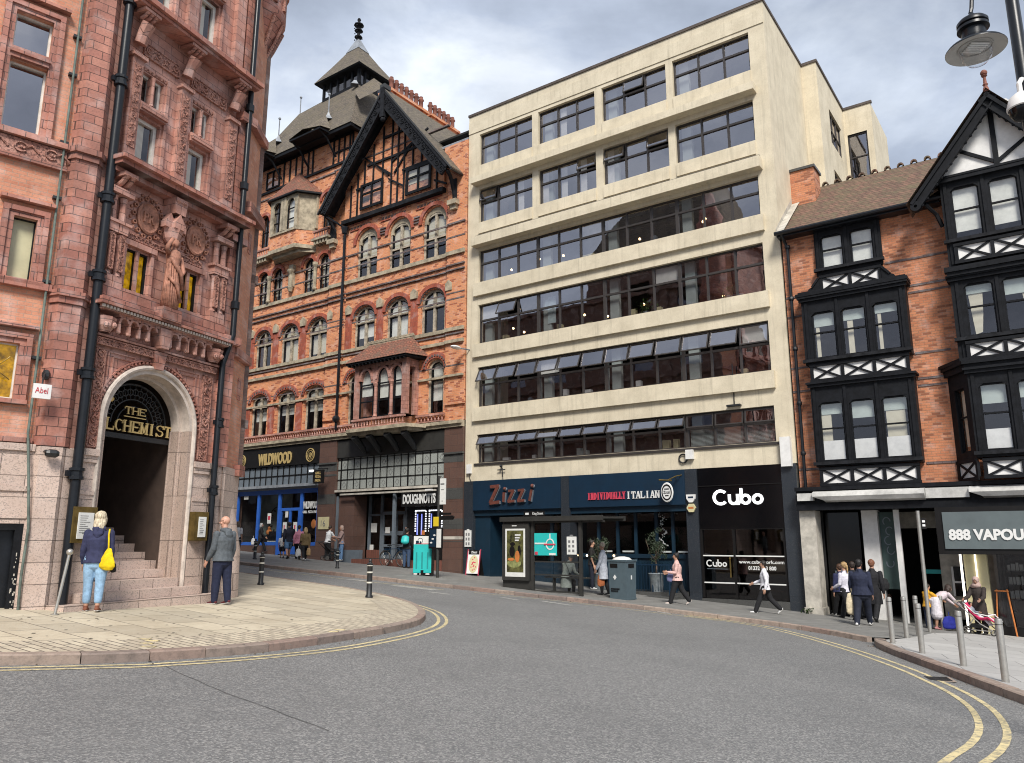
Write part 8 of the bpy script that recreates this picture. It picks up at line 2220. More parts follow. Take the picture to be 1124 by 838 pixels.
def fuse(mb, voxel, smooth=4, wrinkle=0., cut=None, wscale=9.):
    """melt overlapping closed shapes into one continuous surface"""
    me = bpy.data.meshes.new('tmp'); me.from_pydata(mb.v, [], mb.f)
    bm = bmesh.new(); bm.from_mesh(me); bmesh.ops.recalc_face_normals(bm, faces=bm.faces); bm.to_mesh(me); bm.free()
    ob = bpy.data.objects.new('tmp', me); SC.collection.objects.link(ob)
    r = ob.modifiers.new('r', 'REMESH'); r.mode = 'VOXEL'; r.voxel_size = voxel; r.use_smooth_shade = True
    if smooth: s = ob.modifiers.new('s', 'SMOOTH'); s.factor = .5; s.iterations = smooth
    out = bpy.data.meshes.new_from_object(ob.evaluated_get(bpy.context.evaluated_depsgraph_get()))
    bpy.data.objects.remove(ob); bpy.data.meshes.remove(me)
    if wrinkle:
        NV = [(v.co.copy(), v.normal.copy()) for v in out.vertices]; co_ = []
        for p, nn_ in NV:
            f = noise.noise(Vector((p.x*wscale, p.y*wscale, p.z*wscale*1.5)))+.5*noise.noise(p*wscale*2.3)
            co_ += list(p+nn_*f*wrinkle)
        out.vertices.foreach_set('co', co_); out.update()
    if cut:
        bm = bmesh.new(); bm.from_mesh(out)
        for co_, no in cut: bmesh.ops.bisect_plane(bm, geom=bm.verts[:]+bm.edges[:]+bm.faces[:], plane_co=co_, plane_no=no, clear_outer=True)
        bm.to_mesh(out); bm.free()
    out.polygons.foreach_set('use_smooth', [True]*len(out.polygons))
    return out
def meshobj(name, me, mat, parent):
    me.materials.clear()
    for m_ in (mat if isinstance(mat, (list, tuple)) else [mat]): me.materials.append(m_)
    o = bpy.data.objects.new(name, me); COL.objects.link(o); place(o, parent, None); return o

def person(label, pos, yaw, h=1.72, sex='m', skin=(.50,.29,.20), hair=('short',(.05,.035,.025)), top=('tee',(.6,.6,.6)), bottom=('trousers',(.03,.03,.05)), shoe=(.05,.05,.05),
           legs=((0,0),(0,0)), arms=((0,10,8),(0,10,8)), leanf=0., head=(0,0), fine=False, sit=None, group=None, girth=1., extra=None, foot_rot=0):
    """legs/arms: (left, right); leg = (thigh forward, knee bend); arm = (swing forward, elbow bend, out from body); faces local +y; left = -x"""
    t = thing('person', label, 'person', pos, yaw, group)
    S = h; girth *= 1.13; vx = .0075 if fine else (.012 if h > 1.2 else .010)
    fem = sex == 'f'
    sw = (.116 if fem else .130)*S; hw = .052*S; g = girth
    # hips height so that the lower foot stands on the ground
    th, sh_ = .245*S, .235*S; ank = .045*S
    def legpts(i, hz):
        s = -1 if i == 0 else 1; a, k = legs[i]; a = R(a); k2 = a-R(k)
        hp = Vector((s*hw, 0, hz)); kn = hp+Vector((s*.004*S, sin(a), -cos(a)))*1.0*th; kn = hp+Vector((s*.01, sin(a)*th, -cos(a)*th)); an = kn+Vector((s*.0, sin(k2)*sh_, -cos(k2)*sh_))
        return hp, kn, an, k2
    hz = ank+max(th*cos(R(a))+sh_*cos(R(a)-R(k)) for a, k in legs) if sit is None else sit
    L = [legpts(i, hz) for i in (0, 1)]
    ln = R(leanf); U = Vector((0, sin(ln), cos(ln))); Fw = Vector((0, cos(ln), -sin(ln)))
    P0 = Vector((0, 0, hz)); tp = lambda z, f=0., x=0.: P0+U*(z*S)+Fw*(f*S)+Vector((x*S,0,0))
    waist, chest, shz, neck = .085, .20, .295, .318
    A = []
    for i in (0, 1):
        s = -1 if i == 0 else 1; sw_, el, ab = arms[i][:3]
        a = R(sw_)+ln*.0; o_ = R(ab*.75); sp = P0+U*(shz-.022)*S+Vector((s*sw*.93,0,0))
        d = Vector((s*sin(o_), sin(a)*cos(o_), -cos(a)*cos(o_))); ep = sp+d*.172*S
        e2 = a+R(el); o2 = o_*.3 if not (len(arms[i]) > 3) else R(arms[i][3]); d2 = Vector((s*sin(o2), sin(e2)*cos(o2), -cos(e2)*cos(o2))); wp = ep+d2*.148*S
        A.append((sp, ep, wp, d2))
    hy, hp_ = R(head[0]), R(head[1])
    nb = tp(neck); hc = nb+U*(.02*S)+Vector((0, sin(hp_+ln*.4)*.085*S, cos(hp_+ln*.4)*.080*S))+Fw*.012*S
    Hm = Matrix.Translation(hc) @ Matrix.Rotation(hy, 4, 'Z') @ Matrix.Rotation(-hp_-ln*.3, 4, 'X')
    # ---- bare body
    m = MB(); k = S
    blob(m, [(tp(-.02), (.085*k*g,.065*k*g)), (tp(.05), (.078*k*g,.06*k*g)), (tp(waist+.02), (.072*k*g*(.92 if fem else 1),.056*k*g)), (tp(chest), (.088*k*g,.066*k*g)), (tp(shz-.045), (.092*k*g,.056*k)), (tp(shz-.01), (.075*k,.044*k)), (tp(shz+.015), (.04*k,.034*k))])
    blob(m, [(nb-U*.04*S, .036*k), (nb, .033*k), (hc-Vector((0,0,.03*S)), .032*k)])
    for i in (0, 1):
        hp, kn, an, k2 = L[i]; sp, ep, wp, d2 = A[i]
        blob(m, [(hp, .050*k*g), (hp*.5+kn*.5, .043*k*g), (kn, .032*k), (kn*.65+an*.35, .033*k), (an, .021*k)])
        blob(m, [(sp, .030*k), (sp*.5+ep*.5, .026*k), (ep, .022*k), (ep*.6+wp*.4, .020*k), (wp, .014*k)])
    HD = MB()   # head in its own space, face to +y, chin down
    HD.ball((0,-.006*k,.012*k), .050*k, 18, 14, (.88,1.08,1.06)); blob(HD, [((0,.012*k,-.005*k), (.036*k,.036*k)), ((0,.022*k,-.045*k), (.024*k,.022*k))])
    HD.ball((0,.030*k,-.032*k), .024*k, 12, 8, (1,.8,.8)); blob(HD, [((0,.049*k,.008*k), .0065*k), ((0,.058*k,-.012*k), .0085*k)]); 
    for s in (-1, 1): HD.ball((s*.046*k,-.002*k,-.002*k), .012*k, 8, 6, (.35,.8,1.3)); HD.ball((s*.018*k,.046*k,.016*k), .010*k, 8, 6, (1.3,.6,.5)); HD.ball((s*.022*k,.036*k,-.016*k), .015*k, 8, 6)
    for v, in zip(HD.v): pass
    hv = [tuple(Hm @ Vector(v)) for v in HD.v]; m.add(hv, HD.f)
    me = fuse(m, vx, 3)
    # hands, joined to the same mesh
    hm = MB()
    for i in (0, 1):
        s = -1 if i == 0 else 1; sp, ep, wp, d2 = A[i]
        if arms[i][0:1] == ('hide',): continue
        dn = d2.normalized(); side = Vector((0,1,0)); side = (side-dn*side.dot(dn)); side = side.normalized() if side.length > .2 else Vector((0,0,1))
        nrm = dn.cross(side).normalized()*(1 if s > 0 else -1)   # away from the palm
        pl = wp+dn*.030*k
        blob(hm, [(wp-dn*.01*k, (.013*k,.015*k)), (pl, (.011*k,.022*k)), (pl+dn*.022*k, (.009*k,.022*k))])
        for f in range(4):
            off = (f-1.5)*.0105*k; ln_ = (.036,.042,.040,.030)[f]*k; b0_ = pl+dn*.030*k+side*(-off)*1.0; c1 = b0_+dn*ln_*.5-nrm*.003*k; c2 = c1+(dn*.75-nrm*.6).normalized()*ln_*.5
            blob(hm, [(b0_-dn*.008*k, .0055*k), (b0_, .0055*k), (c1, .005*k), (c2, .0042*k)])
        tb_ = wp+dn*.012*k+side*.016*k; c1 = tb_+(dn+side*.9).normalized()*.022*k; c2 = c1+(dn-nrm*.3).normalized()*.018*k
        blob(hm, [(tb_, .007*k), (c1, .006*k), (c2, .005*k)])
    # feet
    fm = MB(); 
    nv = len(me.vertices); npol = len(me.polygons)
    vs = [tuple(v.co) for v in me.vertices]+hm.v; fs = [tuple(p.vertices) for p in me.polygons]+[tuple(i+nv for i in f) for f in hm.f]
    me2 = bpy.data.meshes.new('person_body'); me2.from_pydata(vs, [], fs); bpy.data.meshes.remove(me)
    Hi = Hm.inverted(); mats = []
    for p in me2.polygons:
        c = Hi @ p.center; mi = 0
        if c.y > .036*k:
            if abs(abs(c.x)-.018*k) < .0085*k and abs(c.z-.010*k) < .0045*k: mi = 1
            if abs(c.x) < .014*k and abs(c.z+.030*k) < .004*k: mi = 2
        mats.append(mi)
    me2.polygons.foreach_set('use_smooth', [True]*len(me2.polygons))
    o = meshobj('body', me2, [cm(skin,'skin'), EYEM, LIPM], t); me2.polygons.foreach_set('material_index', mats)
    # ---- top
    kind, tc_ = top[0], top[1]; off = {'tee': .010, 'blouse': .014, 'jacket': .016, 'hoodie': .016, 'coat': .017, 'thin': .007}[kind]
    m = MB(); hem = {'tee': -.03, 'blouse': -.05, 'jacket': -.045, 'hoodie': -.035, 'coat': -.22, 'thin': -.03}[kind]; flare = {'coat': 1.2, 'blouse': 1.12}.get(kind, 1.04)
    o_ = off*1.0
    pts = []
    if kind == 'coat': pts += [(P0+Vector((0,.0,hem*S)), ((.088*k*g+o_)*flare, (.066*k*g+o_)*flare)), (P0+Vector((0,0,-.1*S)), ((.09*k*g+o_)*1.1, (.068*k*g+o_)*1.1))]
    else: pts += [(tp(hem), ((.102*k*g+o_)*flare, (.074*k*g+o_)*flare))]
    pts += [(tp(.0), (.095*k*g+o_,.071*k*g+o_)), (tp(waist), (.078*k*g*(.95 if fem else 1)+o_,.060*k*g+o_)), (tp(chest), (.092*k*g+o_,.070*k*g+o_)), (tp(shz-.05), (.096*k*g+o_,.060*k*g+o_)), (tp(shz-.012), (.084*k+o_,.046*k+o_)), (tp(shz+.012), (.048*k+o_,.038*k+o_)), (tp(shz+.024), (.034*k+o_,.034*k+o_))]
    blob(m, pts, True); cuts = []
    for i in (0, 1):
        sp, ep, wp, d2 = A[i]; q = o_*.9
        if kind in ('tee',) or (len(top) > 2 and top[2] == 'short'):
            blob(m, [(sp, .032*k+q), (sp*.5+ep*.5, .030*k+q), (sp*.25+ep*.75, .029*k+q)])
        else: blob(m, [(sp, .032*k+q), (sp*.5+ep*.5, .029*k+q), (ep, .027*k+q), (ep*.5+wp*.5, .025*k+q), (wp-d2*.012*k, .018*k+q*.8), (wp-d2*.004*k, .017*k+q*.7)])
    if kind in ('jacket', 'coat'): blob(m, [(tp(shz+.02,-.0,-.03), .022*k), (tp(shz+.025,-.035), .024*k), (tp(shz+.02,0,.03), .022*k)])
    hemz = tp(hem-.01) if kind != 'coat' else P0+Vector((0,0,hem*S)); cuts = [(hemz, -U if kind != 'coat' else Vector((0,0,-1)))]
    me = fuse(m, vx, 4, .0045 if kind != 'thin' else .003, None)
    to_ = meshobj({'tee':'t_shirt','blouse':'blouse','jacket':'jacket','hoodie':'hoodie','coat':'coat','thin':'shirt'}[kind], me, cm(tc_), t)
    if kind == 'hoodie':
        m = MB(); blob(m, [(tp(shz+.028,.018,-.040), .020*k), (tp(shz+.022,-.030,-.042), .027*k), (tp(shz+.010,-.062,0), .030*k), (tp(shz+.022,-.030,.042), .027*k), (tp(shz+.028,.018,.040), .020*k)])
        blob(m, [(tp(shz+.004,-.060,0), (.052*k,.024*k)), (tp(shz-.035,-.074,0), (.050*k,.020*k)), (tp(shz-.065,-.076,0), (.026*k,.012*k))])
        meshobj('hood', fuse(m, vx, 2, .003), cm(tc_), to_)
    # ---- bottom
    bk, bc = bottom[0], bottom[1]; bo = {'jeans': .008, 'trousers': .012, 'leggings': .003, 'shorts': .016, 'skirt': .02, 'crop': .010}[bk]
    m = MB(); blob(m, [(tp(.03), (.078*k*g+bo,.060*k*g+bo)), (tp(-.02), (.088*k*g+bo,.068*k*g+bo)), (P0+Vector((0,-.004,-.045*k)), (.088*k*g+bo,.064*k*g+bo))])
    for i in (0, 1):
        hp, kn, an, k2 = L[i]
        if bk == 'shorts': blob(m, [(hp, .053*k*g+bo), (hp*.5+kn*.5, .048*k*g+bo), (hp*.2+kn*.8, .046*k*g+bo)])
        elif bk == 'skirt': blob(m, [(hp, .06*k*g+bo), (hp*.3+kn*.7, .07*k*g+bo), (kn, .08*k*g+bo)])
        elif bk == 'crop': blob(m, [(hp, .055*k*g+bo), (hp*.5+kn*.5, .048*k*g+bo), (kn, .035*k*g+bo), (kn*.5+an*.5, .031*k*g+bo), (kn*.28+an*.72, .028*k*g+bo)])
        else: 
            e_ = {'jeans': .026, 'trousers': .030, 'leggings': .021}[bk]
            blob(m, [(hp, .053*k*g+bo), (hp*.5+kn*.5, .046*k*g+bo), (kn, .037*k*g+bo), (kn*.5+an*.5, .034*k*g+bo), (an, e_*k*g+bo)])
    me = fuse(m, vx, 3, .0022, None, 12.)
    meshobj({'jeans':'jeans','trousers':'trousers','leggings':'leggings','shorts':'shorts','skirt':'skirt','crop':'cropped_jeans'}[bk], me, cm(bc), t)
    # ---- shoes
    for i in (0, 1):
        hp, kn, an, k2 = L[i]; fa = min(0, k2)*.8+ (0 if abs(k2) < .25 else .1*(1 if k2 > 0 else -1))
        D = Vector((sin(R(foot_rot))*(1 if i else -1), cos(fa), sin(fa))).normalized(); up = Vector((0,-D.z,D.y)); b_ = an-up*.018*k
        m = MB(); blob(m, [(b_-D*.022*k, (.022*k,.020*k)), (b_+D*.015*k, (.023*k,.022*k)), (b_+D*.055*k-up*.007*k, (.027*k,.015*k)), (b_+D*.090*k-up*.010*k, (.024*k,.011*k))]); blob(m, [(an+up*.012*k, .023*k), (b_, .022*k)])
        me = fuse(m, vx*.8, 2); so_ = meshobj('shoe', me, cm(shoe), t)
        if fine or sum(shoe) > 1:
            m = MB(); blob(m, [(b_-D*.026*k-up*.018*k, (.024*k,.007*k)), (b_+D*.05*k-up*.019*k, (.029*k,.007*k)), (b_+D*.10*k-up*.019*k, (.024*k,.007*k))]); me = fuse(m, vx*.8, 1); meshobj('sole', me, cm((.6,.58,.54)), so_)
    # ---- hair
    hk, hcol = hair; m = MB(); B = lambda c, r, sc=(1,1,1): m.add([tuple(Hm @ Vector((c[0]*k+v[0]*k*r*sc[0], c[1]*k+v[1]*k*r*sc[1], c[2]*k+v[2]*k*r*sc[2]))) for v in UNIT.v], UNIT.f)
    if hk in ('short', 'bob', 'long', 'pony', 'bun', 'cap', 'fringe'):
        B((0,-.014,.024), .054, (.95,1.06,1.0)); B((0,-.030,.0), .044, (1.0,.85,1.1)); B((0,.014,.045), .036, (1.05,.9,.7))
        for s in (-1,1): B((s*.030,-.010,.020), .030, (.85,1.2,1.15))
    if hk == 'short': B((0,-.036,-.018), .030, (1.1,.7,1.0))
    if hk in ('bob', 'long'):
        for s in (-1,1): B((s*.040,-.008,-.014), .030, (.75,1.15,2.0)); B((s*.032,-.032,-.040), .034, (.9,.9,1.6))
        B((0,-.044,-.038), .044, (1.2,.65,1.6))
    if hk == 'long': B((0,-.050,-.075), .044, (1.25,.6,1.3)); B((0,-.02,.03), .058, (1,1.02,.98))
    if hk == 'pony': B((0,-.062,.022), .018); B((0,-.076,-.010), .020, (.9,.8,1.6)); B((0,-.080,-.060), .020, (.9,.7,2.2)); B((0,-.076,-.105), .014, (.8,.7,1.8))
    if hk == 'bun': B((0,-.046,.056), .026)
    if hk == 'grey_bun': pass
    if hk == 'hijab':
        B((0,-.008,.014), .060, (1,1.1,1.12)); B((0,-.012,-.05), .058, (1.05,1.0,1.1)); B((0,.012,-.078), .062, (1.35,1.0,.8)); B((.02,-.01,-.10), .060, (1.5,1.05,.7))
    if hk == 'beanie': B((0,-.012,.030), .056, (.98,1.04,1.0))
    if m.v:
        me = fuse(m, vx*.8, 3, .004, None, 22.)
        bm = bmesh.new(); bm.from_mesh(me)
        zc = .012
        dele = []
        for f in bm.faces:
            c = Hi @ f.calc_center_median()
            if hk == 'hijab':
                if c.y > .030*k and (c.x/.030/k)**2+((c.z+.004*k)/.042/k)**2 < 1: dele.append(f)
            elif c.y > .020*k and c.z < .030*k: dele.append(f)
        bmesh.ops.delete(bm, geom=dele, context='FACES'); bm.to_mesh(me); bm.free()
        meshobj('headscarf' if hk == 'hijab' else 'hair', me, cm(hcol, 'hair' if hk != 'hijab' else 'cloth'), t)
    t_info = dict(t=t, A=A, L=L, tp=tp, hc=hc, S=S, Hm=Hm, yaw=yaw, pos=Vector(pos), P0=P0)
    return t_info
UNIT = MB(); UNIT.ball((0,0,0), 1, 14, 10)
def W_(p, v):  # a point of the figure in the world
    return Matrix.Translation(p['pos']) @ Matrix.Rotation(p['yaw'], 4, 'Z') @ Vector(v)
def foot_at(u, v): return gp(u, v)
def facing(az_deg): return R(-az_deg)      # local +y turned to a compass azimuth (0 = away from the camera, 90 = right)

def bag(name, label, cat, pts, mat, fuse_vox=.008, straps=None, wr=.004, strapmat=None):
    m = MB()
    for p in pts: blob(m, p)
    me = fuse(m, fuse_vox, 3, wr, None, 14.)
    me.materials.append(mat); o = bpy.data.objects.new(name, me); COL.objects.link(o); tag(o, label, cat); WM[o.name] = Matrix.Identity(4)
    if straps:
        m = MB()
        for s, r_ in straps: m.tube(s, r_, 6)
        m.build('strap', strapmat or mat, o)
    return o

# woman with the yellow bag, from behind
p = person('blonde woman in navy hoodie and pale blue cropped jeans, seen from behind', foot_at(100,671.5), facing(-16), 1.64, 'f', (.50,.29,.20), ('long',(.74,.64,.46)), ('hoodie',(.028,.032,.085)), ('crop',(.30,.48,.68)), (.22,.075,.04),
           ((3,3),(-3,2)), ((4,16,11),(-6,14,10)), 1, (-6,2), True, girth=1.02)
q = lambda x, y, z: W_(p, (x*p['S'], y*p['S'], z*p['S']))
bag('tote_bag', 'bright yellow cloth tote bag hanging from the blonde woman\'s shoulder', 'bag', [[(q(.125,-.075,.63), (.045,.02)), (q(.12,-.085,.55), (.10,.035)), (q(.12,-.088,.49), (.135,.045)), (q(.12,-.085,.455), (.14,.045)), (q(.12,-.08,.435), (.11,.035))]], cm((.80,.56,.0)),
    straps=[([q(.10,-.02,.835), q(.105,-.065,.78), q(.115,-.08,.70), q(.12,-.078,.62)], .014)], wr=.004)
bag('handbag', 'small black handbag held low beside the yellow tote', 'bag', [[(q(.17,-.01,.47), (.04,.03)), (q(.17,-.01,.41), (.055,.035))]], cm((.01,.01,.012)), straps=[([q(.16,.0,.53), q(.17,-.01,.48)], .007)])
# bald man in grey hoodie
p = person('bald man in grey hooded top, dark jeans and burgundy shoes beside the granite corner', foot_at(241,663.5), facing(-62), 1.74, 'm', (.58,.33,.24), ('bald',(.1,.1,.1)), ('hoodie',(.10,.115,.13)), ('jeans',(.010,.015,.045)), (.10,.014,.018),
           ((5,3),(-6,2)), ((8,24,6),(-2,20,6)), -1, (38,3), True, girth=1.10)
m = MB(); Hm = p['Hm']; k_ = p['S']
for s in (-1,1): m.tube([Hm @ Vector((s*.043*k_,.0,.014*k_)), Hm @ Vector((s*.040*k_,.048*k_,.014*k_)), Hm @ Vector((s*.006*k_,.057*k_,.012*k_))], .0025, 5); m.lathe([(.011*k_,0),(.013*k_,0)], tuple(Hm @ Vector((s*.019*k_,.055*k_,.012*k_))), 10, 'y')
m.build('glasses', EYEM, p['t'])
def far(label, u, v, vtop, yaw, **kw):
    """someone further off: stands where the feet are seen, as tall as the head is seen"""
    g_ = gp(u, v); r = ray(u, vtop); h = EYE+r[2]/r[1]*g_.y-g_.z
    h = max(min(h, kw.pop('hmax', 1.85)), kw.pop('hmin', .9))
    return person(label, g_, facing(yaw), h*kw.pop('hs', 1.0), **kw)
WALK = ((24,6),(-16,22)); WALK2 = ((-16,20),(24,8)); SWING = ((-18,18,9),(20,26,9)); STAND = ((0,12,9),(2,14,9))
X8 = lambda a, b: (255+a/7.98, 540+b/7.98)
# far left group
far('grey-haired woman in black top carrying a white bag past the blue window', *X8(240,523), 576.5, 75, hmin=1.5, sex='f', hair=('bob',(.45,.45,.44)), top=('jacket',(.012,.012,.014)), bottom=('trousers',(.01,.01,.012)), legs=WALK, arms=SWING)
far('small child in white T-shirt and dark shorts walking left of the man in denim shorts', *X8(432,580), 585.5, -15, sex='m', hair=('short',(.14,.09,.05)), top=('tee',(.75,.75,.75)), bottom=('shorts',(.012,.012,.02)), shoe=(.02,.02,.02), legs=WALK, arms=STAND)
far('man in dark navy top and blue denim shorts before the blue door', *X8(485,586), 573.5, -28, hmin=1.68, hair=('short',(.02,.015,.012)), top=('jacket',(.012,.014,.028)), bottom=('shorts',(.10,.20,.36)), shoe=(.02,.02,.02), legs=WALK2, arms=SWING)
pk = far('woman in pink and lilac top and black trousers walking beside the khaki jacket', *X8(572,590), 576, -10, hmin=1.55, sex='f', hair=('bun',(.03,.018,.012)), top=('blouse',(.50,.20,.28)), bottom=('trousers',(.008,.008,.01)), legs=WALK, arms=SWING)
bj = far('blond woman in khaki brown jacket and black leggings with white shoes', *X8(630,605), 579, -25, hmin=1.5, sex='f', hair=('bob',(.50,.36,.18)), top=('jacket',(.17,.115,.05)), bottom=('leggings',(.008,.008,.01)), shoe=(.7,.7,.7), legs=WALK2, arms=((-5,60,9),(-8,20,9)))
def hang_bag(name, label, u, v, w_, h_, mat, dist, thick=.06):
    r = ray(u, v); c = Vector((r[0]/r[1]*dist, dist, EYE+r[2]/r[1]*dist))
    return bag(name, label, 'bag', [[(c+Vector((0,0,h_*.4)), (w_*.35, thick*.6)), (c, (w_*.5, thick)), (c-Vector((0,0,h_*.38)), (w_*.48, thick))]], mat, straps=[([c+Vector((0,0,h_*.45)), c+Vector((0,0,h_*.45+.14))], .01)])
hang_bag('handbag', 'tan shoulder bag at the side of the khaki jacket', *X8(668,525), .20, .34, cm((.42,.27,.13)), bj['pos'].y-.02)
hang_bag('carrier_bag', 'white bag with black print between the two women', *X8(577,535), .26, .38, cm((.72,.72,.72)), pk['pos'].y-.3)
hang_bag('carrier_bag', 'white shopping bag held by the grey-haired woman in black', *X8(182,435), .22, .34, cm((.72,.72,.72)), gp(*X8(240,523)).y-.1)
far('person in white T-shirt leaning over a dark pram by the number 16 plate', *X8(828,596), 577.5, 45, hmin=1.5, hair=('short',(.05,.03,.02)), top=('tee',(.78,.78,.78)), bottom=('trousers',(.01,.01,.012)), legs=((0,0),(8,4)), arms=((35,30,9),(35,30,9)), leanf=10)
far('woman in patterned top and blue denim trousers facing the white T-shirt', *X8(948,600), 577.5, -120, hmin=1.55, sex='f', hair=('bob',(.50,.36,.30)), top=('blouse',(.32,.22,.20)), bottom=('jeans',(.14,.26,.45)), shoe=(.7,.7,.7), arms=((30,70,9),(20,90,9)))
# delivery rider at the kiosk
g_ = gp(370+606/7.98, 560+462/7.98)
p = person('delivery rider in black with a raised hand at the lit kiosk', g_, facing(20), 1.74, hair=('short',(.02,.015,.01)), top=('jacket',(.010,.010,.012)), bottom=('jeans',(.05,.09,.17)), legs=((0,0),(4,4)), arms=((110,30,20),(8,20,9)))
bag('rider_backpack', 'turquoise insulated backpack on the delivery rider', 'bag', [[(W_(p,(.03,-.20,1.34)), (.17,.10)), (W_(p,(.05,-.28,1.16)), (.19,.12))]], M['teal'], .012, wr=.0)
# at the shelter
zf = on(-6.9, SD+.68)
p = person('person in pale green-grey top sitting on the shelter bench, seen from behind', (FM @ Vector((-6.92, SD+.70, zf))), facing(180-144+0+0), 1.62, 'f', hair=('beanie',(.20,.20,.19)), top=('coat',(.30,.33,.30)), bottom=('leggings',(.01,.01,.012)), legs=((72,78),(66,72)), arms=((20,50,6),(20,50,6)), leanf=22, sit=.52, head=(0,28))
bag('crossbody_bag', 'black cross-body bag on the back of the seated person', 'bag', [[(W_(p,(.17,-.02,.62)), (.05,.03)), (W_(p,(.17,-.02,.52)), (.06,.035))]], cm((.01,.01,.012)), straps=[([W_(p,(-.12,.10,1.08)), W_(p,(.0,-.02,.98)), W_(p,(.12,-.06,.8)), W_(p,(.17,-.04,.62))], .008)])
far('dark-haired person in black with white shoes standing behind the right shelter post', 590+398/6.6, 560+556/6.6, 603.5, 100, hmin=1.6, hs=1.12, sex='m', hair=('short',(.03,.02,.015)), top=('tee',(.015,.013,.012)), bottom=('jeans',(.012,.015,.03)), shoe=(.7,.7,.7), arms=((0,20,10),(0,20,10)))
gc = far('woman in long pale grey-blue coat with cream hat beside the litter bin', 662.5, 653.2, 593.5, -70, hmax=1.72, sex='f', skin=(.42,.25,.18), hair=('beanie',(.62,.52,.42)), top=('coat',(.52,.55,.62)), bottom=('leggings',(.01,.01,.012)), shoe=(.01,.01,.012), legs=((4,4),(-8,6)), arms=((12,14,9),(-4,12,9)))
hang_bag('handbag', 'tan leather handbag held by the woman in the pale coat', 590+460/6.6, 560+510/6.6, .26, .42, cm((.42,.13,.045)), gc['pos'].y-.1)
pl_ = far('woman in pale pink top and black trousers with dark tied hair walking left', 590+1020/6.6, 560+683/6.6, 606.5, -78, hmin=1.55, sex='f', skin=(.42,.24,.16), hair=('bun',(.012,.010,.010)), top=('blouse',(.72,.46,.42)), bottom=('trousers',(.01,.01,.012)), shoe=(.6,.5,.45), legs=((20,4),(-20,14)), arms=((10,85,9),(8,75,9)), girth=1.12)
hang_bag('handbag', 'blue and white patterned bag carried before the woman in pink', 590+965/6.6, 560+488/6.6, .26, .24, cm((.16,.17,.32)), pl_['pos'].y)
far('woman in white blouse and black trousers striding past the black glass door', 841.5, 673.5, 617.5, -72, hmin=1.6, sex='f', skin=(.42,.25,.17), hair=('short',(.02,.015,.012)), top=('blouse',(.76,.75,.80)), bottom=('trousers',(.01,.01,.012)), shoe=(.7,.7,.7), legs=((26,4),(-22,22)), arms=((-14,30,16,10),(20,50,12,5)))
# group at the passage
X9 = lambda a, b: (900+a/8.377, 600+b/8.377)
pn = far('woman with blonde ponytail in white top and black trousers carrying a sling bag', *X9(262,668), 614.5, -25, hmax=1.72, sex='f', hair=('pony',(.50,.33,.15)), top=('thin',(.66,.64,.72)), bottom=('trousers',(.01,.01,.012)), shoe=(.015,.015,.015), legs=WALK2, arms=((4,60,10),(-10,20,10)))
far('person half hidden to the left of the blonde ponytail, in dark blue', *X9(215,640), 618, -10, hmin=1.5, hmax=1.7, sex='f', hair=('short',(.10,.05,.03)), top=('jacket',(.02,.025,.08)), bottom=('trousers',(.01,.01,.012)), shoe=(.7,.7,.7), legs=WALK, arms=STAND)
nv = far('heavy man in navy jacket and jeans with white trainers, nearest of the passage group', *X9(405,728), 611.5, 35, hmax=1.84, sex='m', skin=(.42,.24,.17), hair=('short',(.012,.010,.010)), top=('jacket',(.013,.018,.045)), bottom=('jeans',(.010,.014,.030)), shoe=(.72,.72,.72), legs=((-16,10),(24,6)), arms=((6,20,12),(-6,30,10)), girth=1.2)
far('dark-haired person between the ponytail and the navy jacket, mostly hidden', *X9(335,655), 615, 10, hmin=1.5, hmax=1.75, hair=('short',(.04,.025,.02)), top=('jacket',(.02,.02,.025)), bottom=('trousers',(.01,.01,.012)), legs=WALK, arms=STAND)
bk = far('tall person in black coat with reddish hair and a black shoulder bag', *X9(520,690), 610, 40, hmax=1.86, hair=('short',(.26,.11,.06)), top=('coat',(.010,.010,.013)), bottom=('trousers',(.01,.01,.012)), legs=WALK, arms=((-6,14,12),(-10,16,12)))
far('person in black hooded top standing in the dark passage doorway', *X9(640,640), 624, 120, hmin=1.55, hair=('beanie',(.012,.014,.013)), top=('jacket',(.014,.018,.016)), bottom=('trousers',(.01,.01,.012)))
hang_bag('carrier_bag', 'cream paper shopping bag with brown print held by the navy jacket man', *X9(297,525), .36, .62, cm((.68,.58,.40)), nv['pos'].y+.15, .08)
hang_bag('shoulder_bag', 'black leather shoulder bag on the tall person in black', *X9(585,345), .36, .30, cm((.012,.012,.014)), bk['pos'].y-.15, .09)
XA = lambda a, b: (1000+a/8.377, 600+b/8.377)
far('child in mustard yellow jacket leaning towards the steel bollard', *XA(172,742), 641.5, 80, hmin=1.1, hmax=1.3, hair=('short',(.03,.02,.015)), top=('jacket',(.72,.36,.02)), bottom=('jeans',(.012,.02,.05)), arms=((45,20,9),(55,10,9)), leanf=6)
far('dark-haired woman in pale pink bending forward to a blue bag', *XA(235,757), 646, 85, hmin=1.5, hmax=1.6, hs=1.0, sex='f', skin=(.36,.2,.13), hair=('bob',(.04,.022,.016)), top=('thin',(.66,.56,.60)), bottom=('skirt',(.66,.62,.66)), shoe=(.45,.2,.2), legs=((8,4),(0,8)), arms=((45,10,6),(40,12,6)), leanf=62, head=(0,-10))
hang_bag('carrier_bag', 'bright blue carrier bag on the pale paving under the bending woman', *XA(355,700), .42, .34, cm((.012,.02,.25)), gp(*XA(355,735)).y)
